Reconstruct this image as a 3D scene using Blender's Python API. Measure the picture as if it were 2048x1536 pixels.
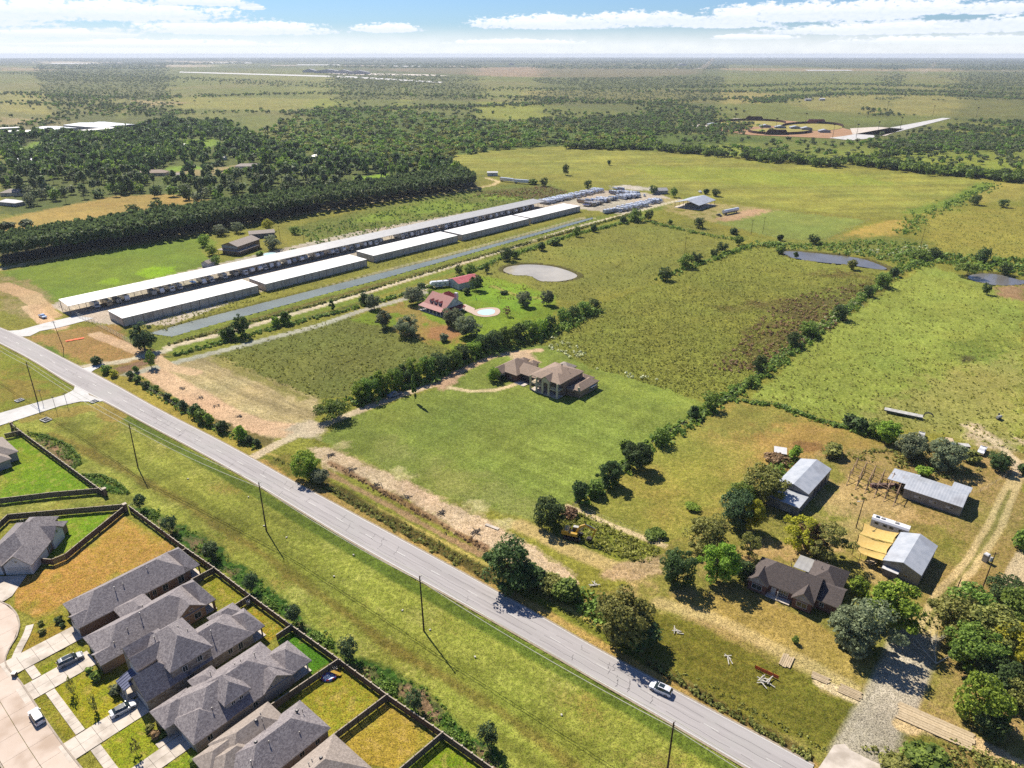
import bpy, math, random
import numpy as np
from mathutils import Vector, Matrix

# ------------------------------------------------------------------ camera, light, exposure
F = 1421.0                       # focal length in pixels of the 2048 px wide photograph
P = math.atan(660 / F)           # pitch below the horizon
H = 118.0                        # drone height in metres
SUN_EL, SUN_AZ = 47.5, math.degrees(math.atan2(0.83, -0.56))
SUN_POWER, SKY_POWER, EXPOSURE = 5.0, 0.086, 0.76

sc = bpy.context.scene
for o in list(bpy.data.objects):
    bpy.data.objects.remove(o)
C = sc.collection
cam = bpy.data.cameras.new('camera'); cam_o = bpy.data.objects.new('camera', cam); C.objects.link(cam_o)
cam_o.location = (0, 0, H); cam_o.rotation_euler = (math.pi / 2 - P, 0, 0)
cam.sensor_width = 36; cam.lens = F / 2048 * 36; cam.clip_start = 1; cam.clip_end = 90000
sc.camera = cam_o
sun = bpy.data.lights.new('sun', 'SUN'); sun_o = bpy.data.objects.new('sun', sun); C.objects.link(sun_o)
sun.energy = SUN_POWER; sun.angle = math.radians(0.53); sun.color = (1, .925, .80)
sd = Vector((math.cos(math.radians(SUN_EL)) * math.cos(math.radians(SUN_AZ)), math.cos(math.radians(SUN_EL)) * math.sin(math.radians(SUN_AZ)), math.sin(math.radians(SUN_EL))))
sun_o.rotation_euler = (-sd).to_track_quat('-Z', 'Y').to_euler(); sun_o.location = (-300, 400, 600)
vs = sc.view_settings
vs.view_transform = 'Standard'; vs.look = 'None'; vs.gamma = 1; vs.use_curve_mapping = False; vs.exposure = EXPOSURE
sc.cycles.max_bounces = 4; sc.cycles.diffuse_bounces = 2; sc.cycles.glossy_bounces = 2; sc.cycles.transmission_bounces = 3
sc.cycles.transparent_max_bounces = 4; sc.cycles.volume_bounces = 0
sc.cycles.use_denoising = False; sc.cycles.sample_clamp_indirect = 4

def rgb(r, g, b, k=1.95):
    "albedo from a sunlit sRGB tone: divide by what the daylight multiplies it by"
    f = lambda c: ((c / 255 + .055) / 1.055) ** 2.4 if c > 10 else c / 255 / 12.92
    return (min(.85, f(r) / k), min(.85, f(g) / k), min(.85, f(b) / k), 1)

def G(x, y, z=0.0):
    "ground point (at height z) seen at photo pixel x, y"
    v = y - 768; dz = F * math.sin(P) + v * math.cos(P); t = (H - z) / dz
    return Vector(((x - 1024) * t, (F * math.cos(P) - v * math.sin(P)) * t, z))

# ------------------------------------------------------------------ node helpers
class NT:
    def __init__(s, tree): s.t = tree; s.n = tree.nodes; s.l = tree.links
    def new(s, kind, **kw):
        n = s.n.new(kind)
        for k, v in kw.items():
            if k in ('operation', 'blend_type', 'data_type', 'noise_dimensions', 'attribute_name', 'feature', 'distance', 'sky_type', 'attribute_type', 'interpolation_type', 'wave_type', 'bands_direction', 'wave_profile', 'clamp', 'use_clamp'):
                setattr(n, k, v)
            else:
                n.inputs[k].default_value = v
        return n
    def link(s, a, b): s.l.new(a, b)
    def math(s, op, a, b=None, c=None, clamp=False):
        n = s.n.new('ShaderNodeMath'); n.operation = op; n.use_clamp = clamp
        for i, v in enumerate((a, b, c)):
            if v is None: continue
            if isinstance(v, (int, float)): n.inputs[i].default_value = v
            else: s.l.new(v, n.inputs[i])
        return n.outputs[0]
    def mix(s, f, a, b, blend='MIX'):
        n = s.n.new('ShaderNodeMix'); n.data_type = 'RGBA'; n.blend_type = blend
        for i, v in ((0, f), (6, a), (7, b)):
            if isinstance(v, (int, float)): n.inputs[i].default_value = v
            elif isinstance(v, tuple): n.inputs[i].default_value = v
            else: s.l.new(v, n.inputs[i])
        return n.outputs[2]
    def noise(s, vec, scale, detail=3, rough=.55, out=0):
        n = s.n.new('ShaderNodeTexNoise'); n.inputs['Scale'].default_value = scale; n.inputs['Detail'].default_value = detail; n.inputs['Roughness'].default_value = rough
        if vec is not None: s.l.new(vec, n.inputs['Vector'])
        return n.outputs[out]
    def ramp(s, v, lo, hi, a=0.0, b=1.0):
        n = s.n.new('ShaderNodeMapRange'); n.interpolation_type = 'SMOOTHSTEP'
        for i, q in enumerate((lo, hi, a, b)): n.inputs[i + 1].default_value = q
        s.l.new(v, n.inputs[0]); return n.outputs[0]
    def scale(s, vec, v3, rot=(0, 0, 0)):
        n = s.n.new('ShaderNodeMapping'); n.inputs['Scale'].default_value = v3; n.inputs['Rotation'].default_value = rot
        s.l.new(vec, n.inputs['Vector']); return n.outputs[0]

def principled(name):
    m = bpy.data.materials.new(name); m.use_nodes = True
    return m, NT(m.node_tree), m.node_tree.nodes['Principled BSDF']

MAT = {}
def surf(name, c1, c2=None, rough=.8, scale=1.0, stretch=(1, 1, 1), rot=0, c3=None, scale3=.15, bump=0, metal=0, spec=.35, detail=4, contrast=.22, coord='Object', objvar=0.0, coat=0):
    "two-tone mottled surface; optional broad third tone, relief, per-object tint"
    m, t, b = principled(name)
    vec = t.new('ShaderNodeNewGeometry').outputs['Position'] if coord == 'World' else t.new('ShaderNodeTexCoord').outputs[coord]
    v2 = t.scale(t.scale(vec, (1, 1, 1), (0, 0, rot)), stretch)
    if c2 is None: c2 = tuple(q * .86 for q in c1[:3]) + (1,)
    n = t.noise(v2, scale, detail)
    col = t.mix(t.ramp(n, .5 - contrast, .5 + contrast), c1, c2)
    if c3 is not None:
        n3 = t.noise(vec, scale3, 3); col = t.mix(t.ramp(n3, .45, .7, 0, .8), col, c3)
    if objvar:
        oi = t.new('ShaderNodeObjectInfo'); hs = t.new('ShaderNodeHueSaturation')
        t.link(t.math('MULTIPLY_ADD', oi.outputs['Random'], objvar, 1 - objvar / 2), hs.inputs['Value']); t.link(col, hs.inputs['Color']); col = hs.outputs[0]
    t.link(col, b.inputs['Base Color'])
    b.inputs['Roughness'].default_value = rough; b.inputs['Metallic'].default_value = metal; b.inputs['Specular IOR Level'].default_value = spec
    if coat: b.inputs['Coat Weight'].default_value = coat
    if bump:
        bn = t.new('ShaderNodeBump'); bn.inputs['Strength'].default_value = bump; bn.inputs['Distance'].default_value = .05
        t.link(n, bn.inputs['Height']); t.link(bn.outputs[0], b.inputs['Normal'])
    MAT[name] = m; return m

def plain(name, c, rough=.5, metal=0, spec=.4, coat=0, alpha=None):
    return surf(name, c, tuple(min(.95, q * 1.08) for q in c[:3]) + (1,), rough, 3.0, metal=metal, spec=spec, coat=coat)

def ribbed(name, c1, c2, rough=.4, metal=.3, pitch=.3, axis='X', stain=None, bump=.5):
    "metal sheet with raised ribs running along one local axis"
    m, t, b = principled(name)
    tc = t.new('ShaderNodeTexCoord')
    w = t.new('ShaderNodeTexWave', wave_type='BANDS', bands_direction=axis, wave_profile='SIN'); w.inputs['Scale'].default_value = .31416 / pitch
    t.link(tc.outputs['Object'], w.inputs['Vector'])
    n = t.noise(tc.outputs['Object'], .5, 4)
    col = t.mix(t.ramp(n, .35, .68), c1, c2)
    seam = t.ramp(w.outputs['Fac'], .9, 1.0); col = t.mix(t.math('MULTIPLY', seam, .25), col, tuple(q * .6 for q in c1[:3]) + (1,))
    if stain: col = t.mix(t.ramp(t.noise(tc.outputs['Object'], .13, 5), .55, .75, 0, .6), col, stain)
    t.link(col, b.inputs['Base Color'])
    bn = t.new('ShaderNodeBump'); bn.inputs['Strength'].default_value = bump; bn.inputs['Distance'].default_value = .03
    t.link(w.outputs['Fac'], bn.inputs['Height']); t.link(bn.outputs[0], b.inputs['Normal'])
    b.inputs['Roughness'].default_value = rough; b.inputs['Metallic'].default_value = metal
    MAT[name] = m; return m

def shingle(name, c1, c2, c3):
    "asphalt shingles: courses with staggered tabs of mixed tone"
    m, t, b = principled(name)
    tc = t.new('ShaderNodeTexCoord')
    vn = t.new('ShaderNodeTexVoronoi', feature='F1'); vn.inputs['Scale'].default_value = 3.2
    t.link(t.scale(tc.outputs['Object'], (1, 1, 1.6)), vn.inputs['Vector'])
    sx = t.new('ShaderNodeSeparateColor'); t.link(vn.outputs['Color'], sx.inputs[0])
    col = t.mix(sx.outputs[0], c1, c2)
    n = t.noise(tc.outputs['Object'], 9, 3); col = t.mix(t.ramp(n, .45, .8), col, c3)
    col = t.mix(t.ramp(t.noise(tc.outputs['Object'], .35, 4), .4, .75, 0, .35), col, c2)
    t.link(col, b.inputs['Base Color']); b.inputs['Roughness'].default_value = .8; b.inputs['Specular IOR Level'].default_value = .45
    bn = t.new('ShaderNodeBump'); bn.inputs['Strength'].default_value = .45; bn.inputs['Distance'].default_value = .04
    t.link(n, bn.inputs['Height']); t.link(bn.outputs[0], b.inputs['Normal'])
    MAT[name] = m; return m

def masonry(name, c1, c2, mortar, bw=.4, bh=.15, bump=.6):
    m, t, b = principled(name)
    tc = t.new('ShaderNodeTexCoord'); g = t.new('ShaderNodeNewGeometry')
    sx = t.new('ShaderNodeSeparateXYZ'); t.link(tc.outputs['Object'], sx.inputs[0])
    s = t.math('ADD', sx.outputs[0], sx.outputs[1])
    cx = t.new('ShaderNodeCombineXYZ'); t.link(s, cx.inputs[0]); t.link(sx.outputs[2], cx.inputs[1])
    br = t.n.new('ShaderNodeTexBrick'); br.inputs['Scale'].default_value = 1; br.inputs['Brick Width'].default_value = bw; br.inputs['Row Height'].default_value = bh
    br.inputs['Mortar Size'].default_value = .012; br.inputs['Color1'].default_value = c1; br.inputs['Color2'].default_value = c2; br.inputs['Mortar'].default_value = mortar
    t.link(cx.outputs[0], br.inputs['Vector'])
    n = t.noise(tc.outputs['Object'], 1.3, 4); col = t.mix(t.ramp(n, .4, .75, 0, .5), br.outputs['Color'], c2)
    t.link(col, b.inputs['Base Color']); b.inputs['Roughness'].default_value = .88
    MAT[name] = m; return m

# ------------------------------------------------------------------ object helpers
def setp(o, label=None, cat=None, group=None, kind=None):
    if label: o['label'] = label
    if cat: o['category'] = cat
    if group: o['group'] = group
    if kind: o['kind'] = kind
    return o

def thing(name, label, cat, loc=(0, 0, 0), rz=0, group=None):
    o = bpy.data.objects.new(name, None); C.objects.link(o); o.empty_display_size = .5
    o.location = loc; o.rotation_euler = (0, 0, rz)
    return setp(o, label, cat, group)

def copy_tree(o, parent=None):
    c = o.copy(); C.objects.link(c); c.parent = parent
    for ch in KIDS.get(o.name, ()):
        k = copy_tree(ch, c)
    return c
KIDS = {}

class MB:
    "collects polygons, then links them as one mesh object"
    def __init__(s): s.v = []; s.f = []; s.mi = []
    def add(s, vs, fs, mi=0):
        n = len(s.v); s.v += [tuple(v) for v in vs]; s.f += [tuple(i + n for i in f) for f in fs]; s.mi += [mi] * len(fs); return s
    def box(s, c, d, rz=0, mi=0, taper=1.0):
        ca, sa = math.cos(rz), math.sin(rz); vs = []
        for z in (-.5, .5):
            k = taper if z > 0 else 1
            for x, y in ((-.5, -.5), (.5, -.5), (.5, .5), (-.5, .5)):
                X, Y = x * d[0] * k, y * d[1] * k; vs.append((c[0] + X * ca - Y * sa, c[1] + X * sa + Y * ca, c[2] + z * d[2]))
        return s.add(vs, [(0, 3, 2, 1), (4, 5, 6, 7), (0, 1, 5, 4), (1, 2, 6, 5), (2, 3, 7, 6), (3, 0, 4, 7)], mi)
    def b2(s, x0, x1, y0, y1, z0, z1, mi=0): return s.box(((x0 + x1) / 2, (y0 + y1) / 2, (z0 + z1) / 2), (abs(x1 - x0), abs(y1 - y0), abs(z1 - z0)), 0, mi)
    def tube(s, p, q, r0, r1=None, n=6, mi=0, cap=True):
        p, q = Vector(p), Vector(q); r1 = r0 if r1 is None else r1
        d = (q - p).normalized(); u = d.orthogonal().normalized(); w = d.cross(u)
        vs = []
        for c, r in ((p, r0), (q, r1)):
            for i in range(n):
                a = 2 * math.pi * i / n; vs.append(c + (u * math.cos(a) + w * math.sin(a)) * r)
        fs = [(i, (i + 1) % n, n + (i + 1) % n, n + i) for i in range(n)]
        if cap: fs += [tuple(range(n - 1, -1, -1)), tuple(range(n, 2 * n))]
        return s.add(vs, fs, mi)
    def beam(s, p, q, w, h, mi=0):
        p, q = Vector(p), Vector(q); d = (q - p).normalized(); u = Vector((-d.y, d.x, 0)); u = u.normalized() if u.length > 1e-4 else Vector((1, 0, 0)); k = d.cross(u)
        vs = [c + u * a * w / 2 + k * b * h / 2 for c in (p, q) for a, b in ((-1, -1), (1, -1), (1, 1), (-1, 1))]
        return s.add(vs, [(0, 1, 2, 3), (7, 6, 5, 4), (0, 4, 5, 1), (1, 5, 6, 2), (2, 6, 7, 3), (3, 7, 4, 0)], mi)
    def prism(s, pts, z0, z1, mi=0, axis='z'):
        n = len(pts); vs = []
        for z in (z0, z1):
            for a, b in pts: vs.append((a, b, z) if axis == 'z' else ((a, z, b) if axis == 'y' else (z, a, b)))
        return s.add(vs, [tuple(range(n - 1, -1, -1)), tuple(range(n, 2 * n))] + [(i, (i + 1) % n, n + (i + 1) % n, n + i) for i in range(n)], mi)
    def mesh(s, name, mats):
        me = bpy.data.meshes.new(name); me.from_pydata(s.v, [], s.f)
        for m in (mats if isinstance(mats, (list, tuple)) else [mats]): me.materials.append(MAT[m] if isinstance(m, str) else m)
        if any(s.mi): me.polygons.foreach_set('material_index', s.mi)
        me.update(); return me
    def build(s, name, mats, parent=None, loc=None, rz=None):
        return link(name, s.mesh(name, mats), parent, loc, rz)

def link(name, me, parent=None, loc=None, rz=None):
    o = bpy.data.objects.new(name, me); C.objects.link(o)
    if loc is not None: o.location = loc
    if rz is not None: o.rotation_euler = (0, 0, rz)
    if parent is not None: o.parent = parent; KIDS.setdefault(parent.name, []).append(o)
    return o

def np_mesh(name, V, Fq, mats, smooth=False):
    me = bpy.data.meshes.new(name); V = np.asarray(V, np.float32); Fq = np.asarray(Fq, np.int32); k = Fq.shape[1]
    me.vertices.add(len(V)); me.vertices.foreach_set('co', V.ravel())
    me.loops.add(Fq.size); me.loops.foreach_set('vertex_index', Fq.ravel())
    me.polygons.add(len(Fq)); me.polygons.foreach_set('loop_start', np.arange(0, Fq.size, k, dtype=np.int32))
    if smooth: me.polygons.foreach_set('use_smooth', np.ones(len(Fq), bool))
    for m in (mats if isinstance(mats, (list, tuple)) else [mats]): me.materials.append(MAT[m] if isinstance(m, str) else m)
    me.update(calc_edges=True); return me

# ------------------------------------------------------------------ numpy noise
def _h(ix, iy, s):
    n = (ix.astype(np.int64) * 374761393 + iy.astype(np.int64) * 668265263 + s * 982451653) & 0x7fffffff
    n = ((n ^ (n >> 13)) * 1274126177) & 0x7fffffff
    return ((n ^ (n >> 16)) & 0xffff) / 65535.0
def vnoise(x, y, s=0):
    xi = np.floor(x); yi = np.floor(y); fx = x - xi; fy = y - yi; fx = fx * fx * (3 - 2 * fx); fy = fy * fy * (3 - 2 * fy)
    a = _h(xi, yi, s); b = _h(xi + 1, yi, s); c = _h(xi, yi + 1, s); d = _h(xi + 1, yi + 1, s)
    return (a * (1 - fx) + b * fx) * (1 - fy) + (c * (1 - fx) + d * fx) * fy
def fbm(x, y, s=0, o=4):
    r = 0; a = .5; t = 0
    for i in range(o):
        r = r + a * vnoise(x, y, s + i * 17); t += a; a *= .5; x = x * 2.03 + 11; y = y * 2.03 + 7
    return r / t
# ------------------------------------------------------------------ world: sky with fair-weather clouds
w = bpy.data.worlds.new('World'); sc.world = w; w.use_nodes = True
t = NT(w.node_tree); t.n.clear()
sky = t.new('ShaderNodeTexSky', sky_type='NISHITA'); sky.sun_disc = False
sky.sun_elevation = math.radians(SUN_EL); sky.sun_rotation = math.atan2(sd.x, sd.y); sky.altitude = 100; sky.air_density = 1.0; sky.dust_density = .25; sky.ozone_density = 1.6
tc = t.new('ShaderNodeTexCoord'); sx = t.new('ShaderNodeSeparateXYZ'); t.link(tc.outputs['Generated'], sx.inputs[0])
az = t.math('MULTIPLY', t.math('ARCTAN2', sx.outputs[0], sx.outputs[1]), 57.2958)
el = t.math('MULTIPLY', t.math('ARCSINE', sx.outputs[2]), 57.2958)
cb = t.new('ShaderNodeCombineXYZ'); t.link(az, cb.inputs[0]); t.link(t.math('MULTIPLY', el, 2.3), cb.inputs[1])
n1 = t.noise(cb.outputs[0], .55, 5, .6); n2 = t.noise(cb.outputs[0], .16, 4, .5); n3 = t.noise(cb.outputs[0], 2.2, 4, .6)
wob = t.math('MULTIPLY_ADD', n1, 2.6, -1.3); wob3 = t.math('MULTIPLY_ADD', n3, 1.5, -.75)
def px2sky(x, y):
    v = Vector((x - 1024, F * math.cos(P) - (y - 768) * math.sin(P), -(F * math.sin(P) + (y - 768) * math.cos(P)))).normalized()
    return math.degrees(math.atan2(v.x, v.y)), math.degrees(math.asin(v.z))
clouds = [(110, 66, 160, 9), (470, 56, 190, 15), (40, 20, 180, 22), (230, 22, 210, 20), (400, 2, 90, 10), (775, 56, 75, 10), (1120, 45, 190, 15), (1290, 38, 120, 15), (1455, 44, 120, 13), (1600, 28, 220, 19), (1770, 18, 170, 16), (1985, 16, 66, 12),
          (1800, 56, 230, 13), (2040, 50, 180, 11), (505, 14, 26, 6), (1500, 74, 90, 5), (1950, 80, 220, 8), (1030, 85, 150, 7), (300, 88, 260, 8), (-260, 30, 260, 22), (2330, 30, 240, 20), (2500, 66, 300, 12), (-400, 70, 300, 12)]
mask = None; low = None
for (x, y, rx, ry) in clouds:
    a0, e0 = px2sky(x, y + ry * .45); ra = rx / 1421 * 57.3 * .92; re = ry / 1421 * 57.3 * 1.0
    de = t.math('SUBTRACT', el, e0)
    up = t.math('DIVIDE', t.math('MAXIMUM', de, 0), re * 1.35); dn = t.math('DIVIDE', t.math('MINIMUM', de, 0), re * .42)
    dv = t.math('ADD', up, dn); dh = t.math('DIVIDE', t.math('SUBTRACT', az, a0), ra)
    r2 = t.math('ADD', t.math('MULTIPLY', dv, dv), t.math('MULTIPLY', dh, dh))
    k = t.math('SUBTRACT', 1.0, r2); mask = k if mask is None else t.math('MAXIMUM', mask, k)
    sh = t.math('MULTIPLY', t.math('SUBTRACT', .55, up, clamp=True), t.math('GREATER_THAN', k, -.6)); low = sh if low is None else t.math('MAXIMUM', low, sh)
m1 = t.math('ADD', mask, t.math('ADD', t.math('MULTIPLY', wob, .8), wob3))
hi = t.ramp(t.math('ADD', t.math('MULTIPLY', n2, .75), t.math('MULTIPLY', n1, .25)), .56, .72)          # scattered cloud elsewhere in the sky
hi = t.math('MULTIPLY', hi, t.math('MAXIMUM', t.ramp(el, 4.2, 7), t.ramp(t.math('ABSOLUTE', az), 52, 62)))
cm = t.math('MAXIMUM', t.ramp(m1, -.1, .5), hi)
cm = t.math('MULTIPLY', cm, t.math('MULTIPLY_ADD', t.ramp(n3, .2, .7), .2, .8))
veil = t.math('MULTIPLY', t.ramp(el, 2.1, .3), t.math('MULTIPLY_ADD', n1, .5, .55), clamp=True)                        # milky air low down
ccol = t.mix(t.math('MULTIPLY', low, .75), (7.5, 7.7, 8.0, 1), (4.5, 5.3, 7.0, 1))  # blue grey tint paints the shade on the cloud undersides
skc = t.mix(1.0, sky.outputs[0], (.38, .53, .80, 1), 'MULTIPLY')
base = t.mix(t.math('MULTIPLY', veil, .95), skc, (7.4, 7.6, 7.9, 1))
col = t.mix(cm, base, ccol)
bg = t.new('ShaderNodeBackground'); bg.inputs['Strength'].default_value = SKY_POWER; t.link(col, bg.inputs['Color'])
out = t.new('ShaderNodeOutputWorld'); t.link(bg.outputs[0], out.inputs['Surface'])
# ------------------------------------------------------------------ ground: one sheet from below the drone to the horizon
rows = [1560 + i * 14 for i in range(60, 0, -1)]
yy = 1560.0
while yy > 116.2:
    rows.append(yy); yy -= 2.35 if yy > 420 else (2.0 if yy > 200 else 1.4)
rad = []
for y in rows: rad.append(G(1024, y).y)
rad = [0.5, 12, 24, 34] + [r for r in rad if r > 38]
rad = np.array(rad + [30000.0])
fine = np.radians(np.linspace(-52, 52, 1130)); coarse = np.radians(np.arange(60, 301, 8))
azs = np.concatenate([fine, coarse]); NA = len(azs); NR = len(rad)
A, R = np.meshgrid(azs, rad)
GX = (np.sin(A) * R).ravel(); GY = (np.cos(A) * R).ravel(); N = GX.size

def to_px(X, Y):
    d = Y * math.cos(P) + H * math.sin(P); up = Y * math.sin(P) - H * math.cos(P); d = np.where(d > 5, d, 5)
    return 1024 + F * X / d, np.where(Y > -20, 768 - F * up / d, 9999)
PX, PY = to_px(GX, GY)
jx = (fbm(GX / 4, GY / 4, 5, 3) - .5) * 2; jy = (fbm(GX / 4, GY / 4, 91, 3) - .5) * 2
a1 = 1.1 + np.abs(GY) / 170; a2 = 3.5 + np.abs(GY) / 55
ex_ = (fbm(GX / .7, GY / .7, 15, 2) - .5) * 1.6; ey_ = (fbm(GX / .7, GY / .7, 19, 2) - .5) * 1.6
LAY = {0: [to_px(GX + dx, GY + dy) for dx, dy in ((0, 0), (.16, .1), (-.14, .16))],
       1: [to_px(GX + jx * a1 + ex_ * a1 * .35 + dx * a1, GY + jy * a1 + ey_ * a1 * .35 + dy * a1) for dx, dy in ((0, .3), (.35, -.2), (-.35, -.2))],
       2: [to_px(GX + jx * a2 + ex_ * a1 + dx * a2, GY + jy * a2 + ey_ * a1 + dy * a2) for dx, dy in ((0, .3), (.35, -.2), (-.35, -.2))]}
f1 = (fbm(GX / 1.4, GY / 1.4, 3, 3) - .5) * 2; f2 = (fbm(GX / 7, GY / 7, 31, 4) - .5) * 2; f3 = (fbm(GX / 38, GY / 38, 77, 4) - .5) * 2; f4 = (fbm(GX / 400, GY / 700, 177, 4) - .5) * 2

CA = np.zeros((N, 3), np.float32); CB = np.zeros((N, 3), np.float32); RG = np.zeros(N, np.float32); ZZ = np.zeros(N, np.float32)
def inside(poly, X, Y):
    p = np.array(poly, float); m = (X >= p[:, 0].min()) & (X <= p[:, 0].max()) & (Y >= p[:, 1].min()) & (Y <= p[:, 1].max())
    idx = np.nonzero(m)[0]; x = X[idx]; y = Y[idx]; c = np.zeros(len(idx), bool); n = len(p)
    for i in range(n):
        x1, y1 = p[i]; x2, y2 = p[i - 1]
        if y1 == y2: continue
        cc = ((y1 > y) != (y2 > y)) & (x < (x2 - x1) * (y - y1) / (y2 - y1) + x1); c ^= cc
    return idx[c]
def apply(idx, ca, cb, rough, alpha):
    if np.isscalar(alpha): alpha = np.full(len(idx), alpha)
    a = alpha[:, None]
    if ca is not None: CA[idx] = CA[idx] * (1 - a) + np.array(ca[:3]) * a
    cb2 = cb if cb is not None else tuple(q * .72 for q in ca[:3]); CB[idx] = CB[idx] * (1 - a) + np.array(cb2[:3]) * a
    if rough is not None: RG[idx] = RG[idx] * (1 - alpha) + rough * alpha
def paint(poly, ca, cb=None, rough=.3, j=1, alpha=1.0, patch=None):
    "ground cover inside an outline; j picks how ragged its edge is; patch=(noise, threshold) leaves islands"
    cov = np.zeros(N, np.float32)
    for X, Y in LAY[j]: cov[inside(poly, X, Y)] += 1 / 3
    idx = np.nonzero(cov)[0]; al = cov[idx] * alpha
    if patch is not None: al = al * np.clip((patch[0][idx] - patch[1]) * 4 + .5, 0, 1)
    apply(idx, ca, cb, rough, al); return idx
def line_dist(pts):
    W = [G(*q) for q in pts]; D2 = np.full(N, 1e9, np.float32); SD = np.full(N, 1e9, np.float32)
    for a, b in zip(W[:-1], W[1:]):
        m = (GX > min(a.x, b.x) - 30) & (GX < max(a.x, b.x) + 30) & (GY > min(a.y, b.y) - 30) & (GY < max(a.y, b.y) + 30); idx = np.nonzero(m)[0]
        if not len(idx): continue
        dx, dy = b.x - a.x, b.y - a.y; L2 = dx * dx + dy * dy; tt = np.clip(((GX[idx] - a.x) * dx + (GY[idx] - a.y) * dy) / L2, 0, 1)
        ex = GX[idx] - a.x - tt * dx; ey = GY[idx] - a.y - tt * dy; d = np.hypot(ex, ey); sgn = np.sign(dx * ey - dy * ex)
        up = d < D2[idx]; D2[idx[up]] = d[up]; SD[idx[up]] = (d * sgn)[up]
    return D2, SD
def lane(pts, width, ca, cb=None, rough=.2, ragged=.8, alpha=1.0, soft=.5, off=0.0, z=None):
    if sum(ca[:3]) > .62: ca = tuple(min(.62, q * 1.22) for q in ca[:3]) + (1,); cb = tuple(q * .86 for q in ca[:3]) + (1,); ragged *= .6
    D2, SD = line_dist(pts); d = np.abs(SD - off) + f2 * ragged + f1 * ragged * .5
    al = np.clip((width / 2 - d) / soft + .5, 0, 1) * alpha; idx = np.nonzero(al > .01)[0]
    apply(idx, ca, cb, rough, al[idx].astype(np.float32))
    if z is not None: ZZ[idx] += z * al[idx]
def streaks(poly, deg, period, amount, j=1, mottled=.6, lift=None):
    "mowing or tyre lines: albedo bands along one direction"
    X, Y = LAY[j][0]; idx = inside(poly, X, Y); a = math.radians(deg)
    u = -GX[idx] * math.sin(a) + GY[idx] * math.cos(a); v = GX[idx] * math.cos(a) + GY[idx] * math.sin(a)
    s = (fbm(u / period, v / (period * 14), 9, 3) - .5) * 2.4
    k = (1 + amount * s * (1 - mottled + mottled * (f3[idx] + .8)))[:, None]; CA[idx] *= k; CB[idx] *= k

# --- base tones by distance
near_a, near_b = rgb(168, 164, 72), rgb(128, 128, 48)
apply(np.arange(N), near_a, near_b, .5, 1.0)
far = np.clip((GY - 700) / 700, 0, 1); a = far[:, None]
CA = CA * (1 - a) + np.array(rgb(148, 150, 78)[:3]) * a; CB = CB * (1 - a) + np.array(rgb(112, 122, 58)[:3]) * a
dry = np.clip(f4 * 2.2, 0, 1)[:, None] * a; CA = CA * (1 - dry * .7) + np.array(rgb(176, 158, 108)[:3]) * dry * .7
vf = np.clip((GY - 4200) / 3000, 0, 1)[:, None]; wd = np.clip(fbm(GX / 900, GY / 2600, 12, 4) * 3 - 1.0, 0, 1)[:, None] * vf
CA = CA * (1 - wd) + np.array(rgb(84, 98, 62)[:3]) * wd; CB = CB * (1 - wd) + np.array(rgb(66, 82, 50)[:3]) * wd
fo = np.clip((GY - 9500) / 2500, 0, 1)[:, None]; CA = CA * (1 - fo) + np.array(rgb(74, 90, 52)[:3]) * fo; CB = CB * (1 - fo) + np.array(rgb(60, 76, 42)[:3]) * fo

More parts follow.
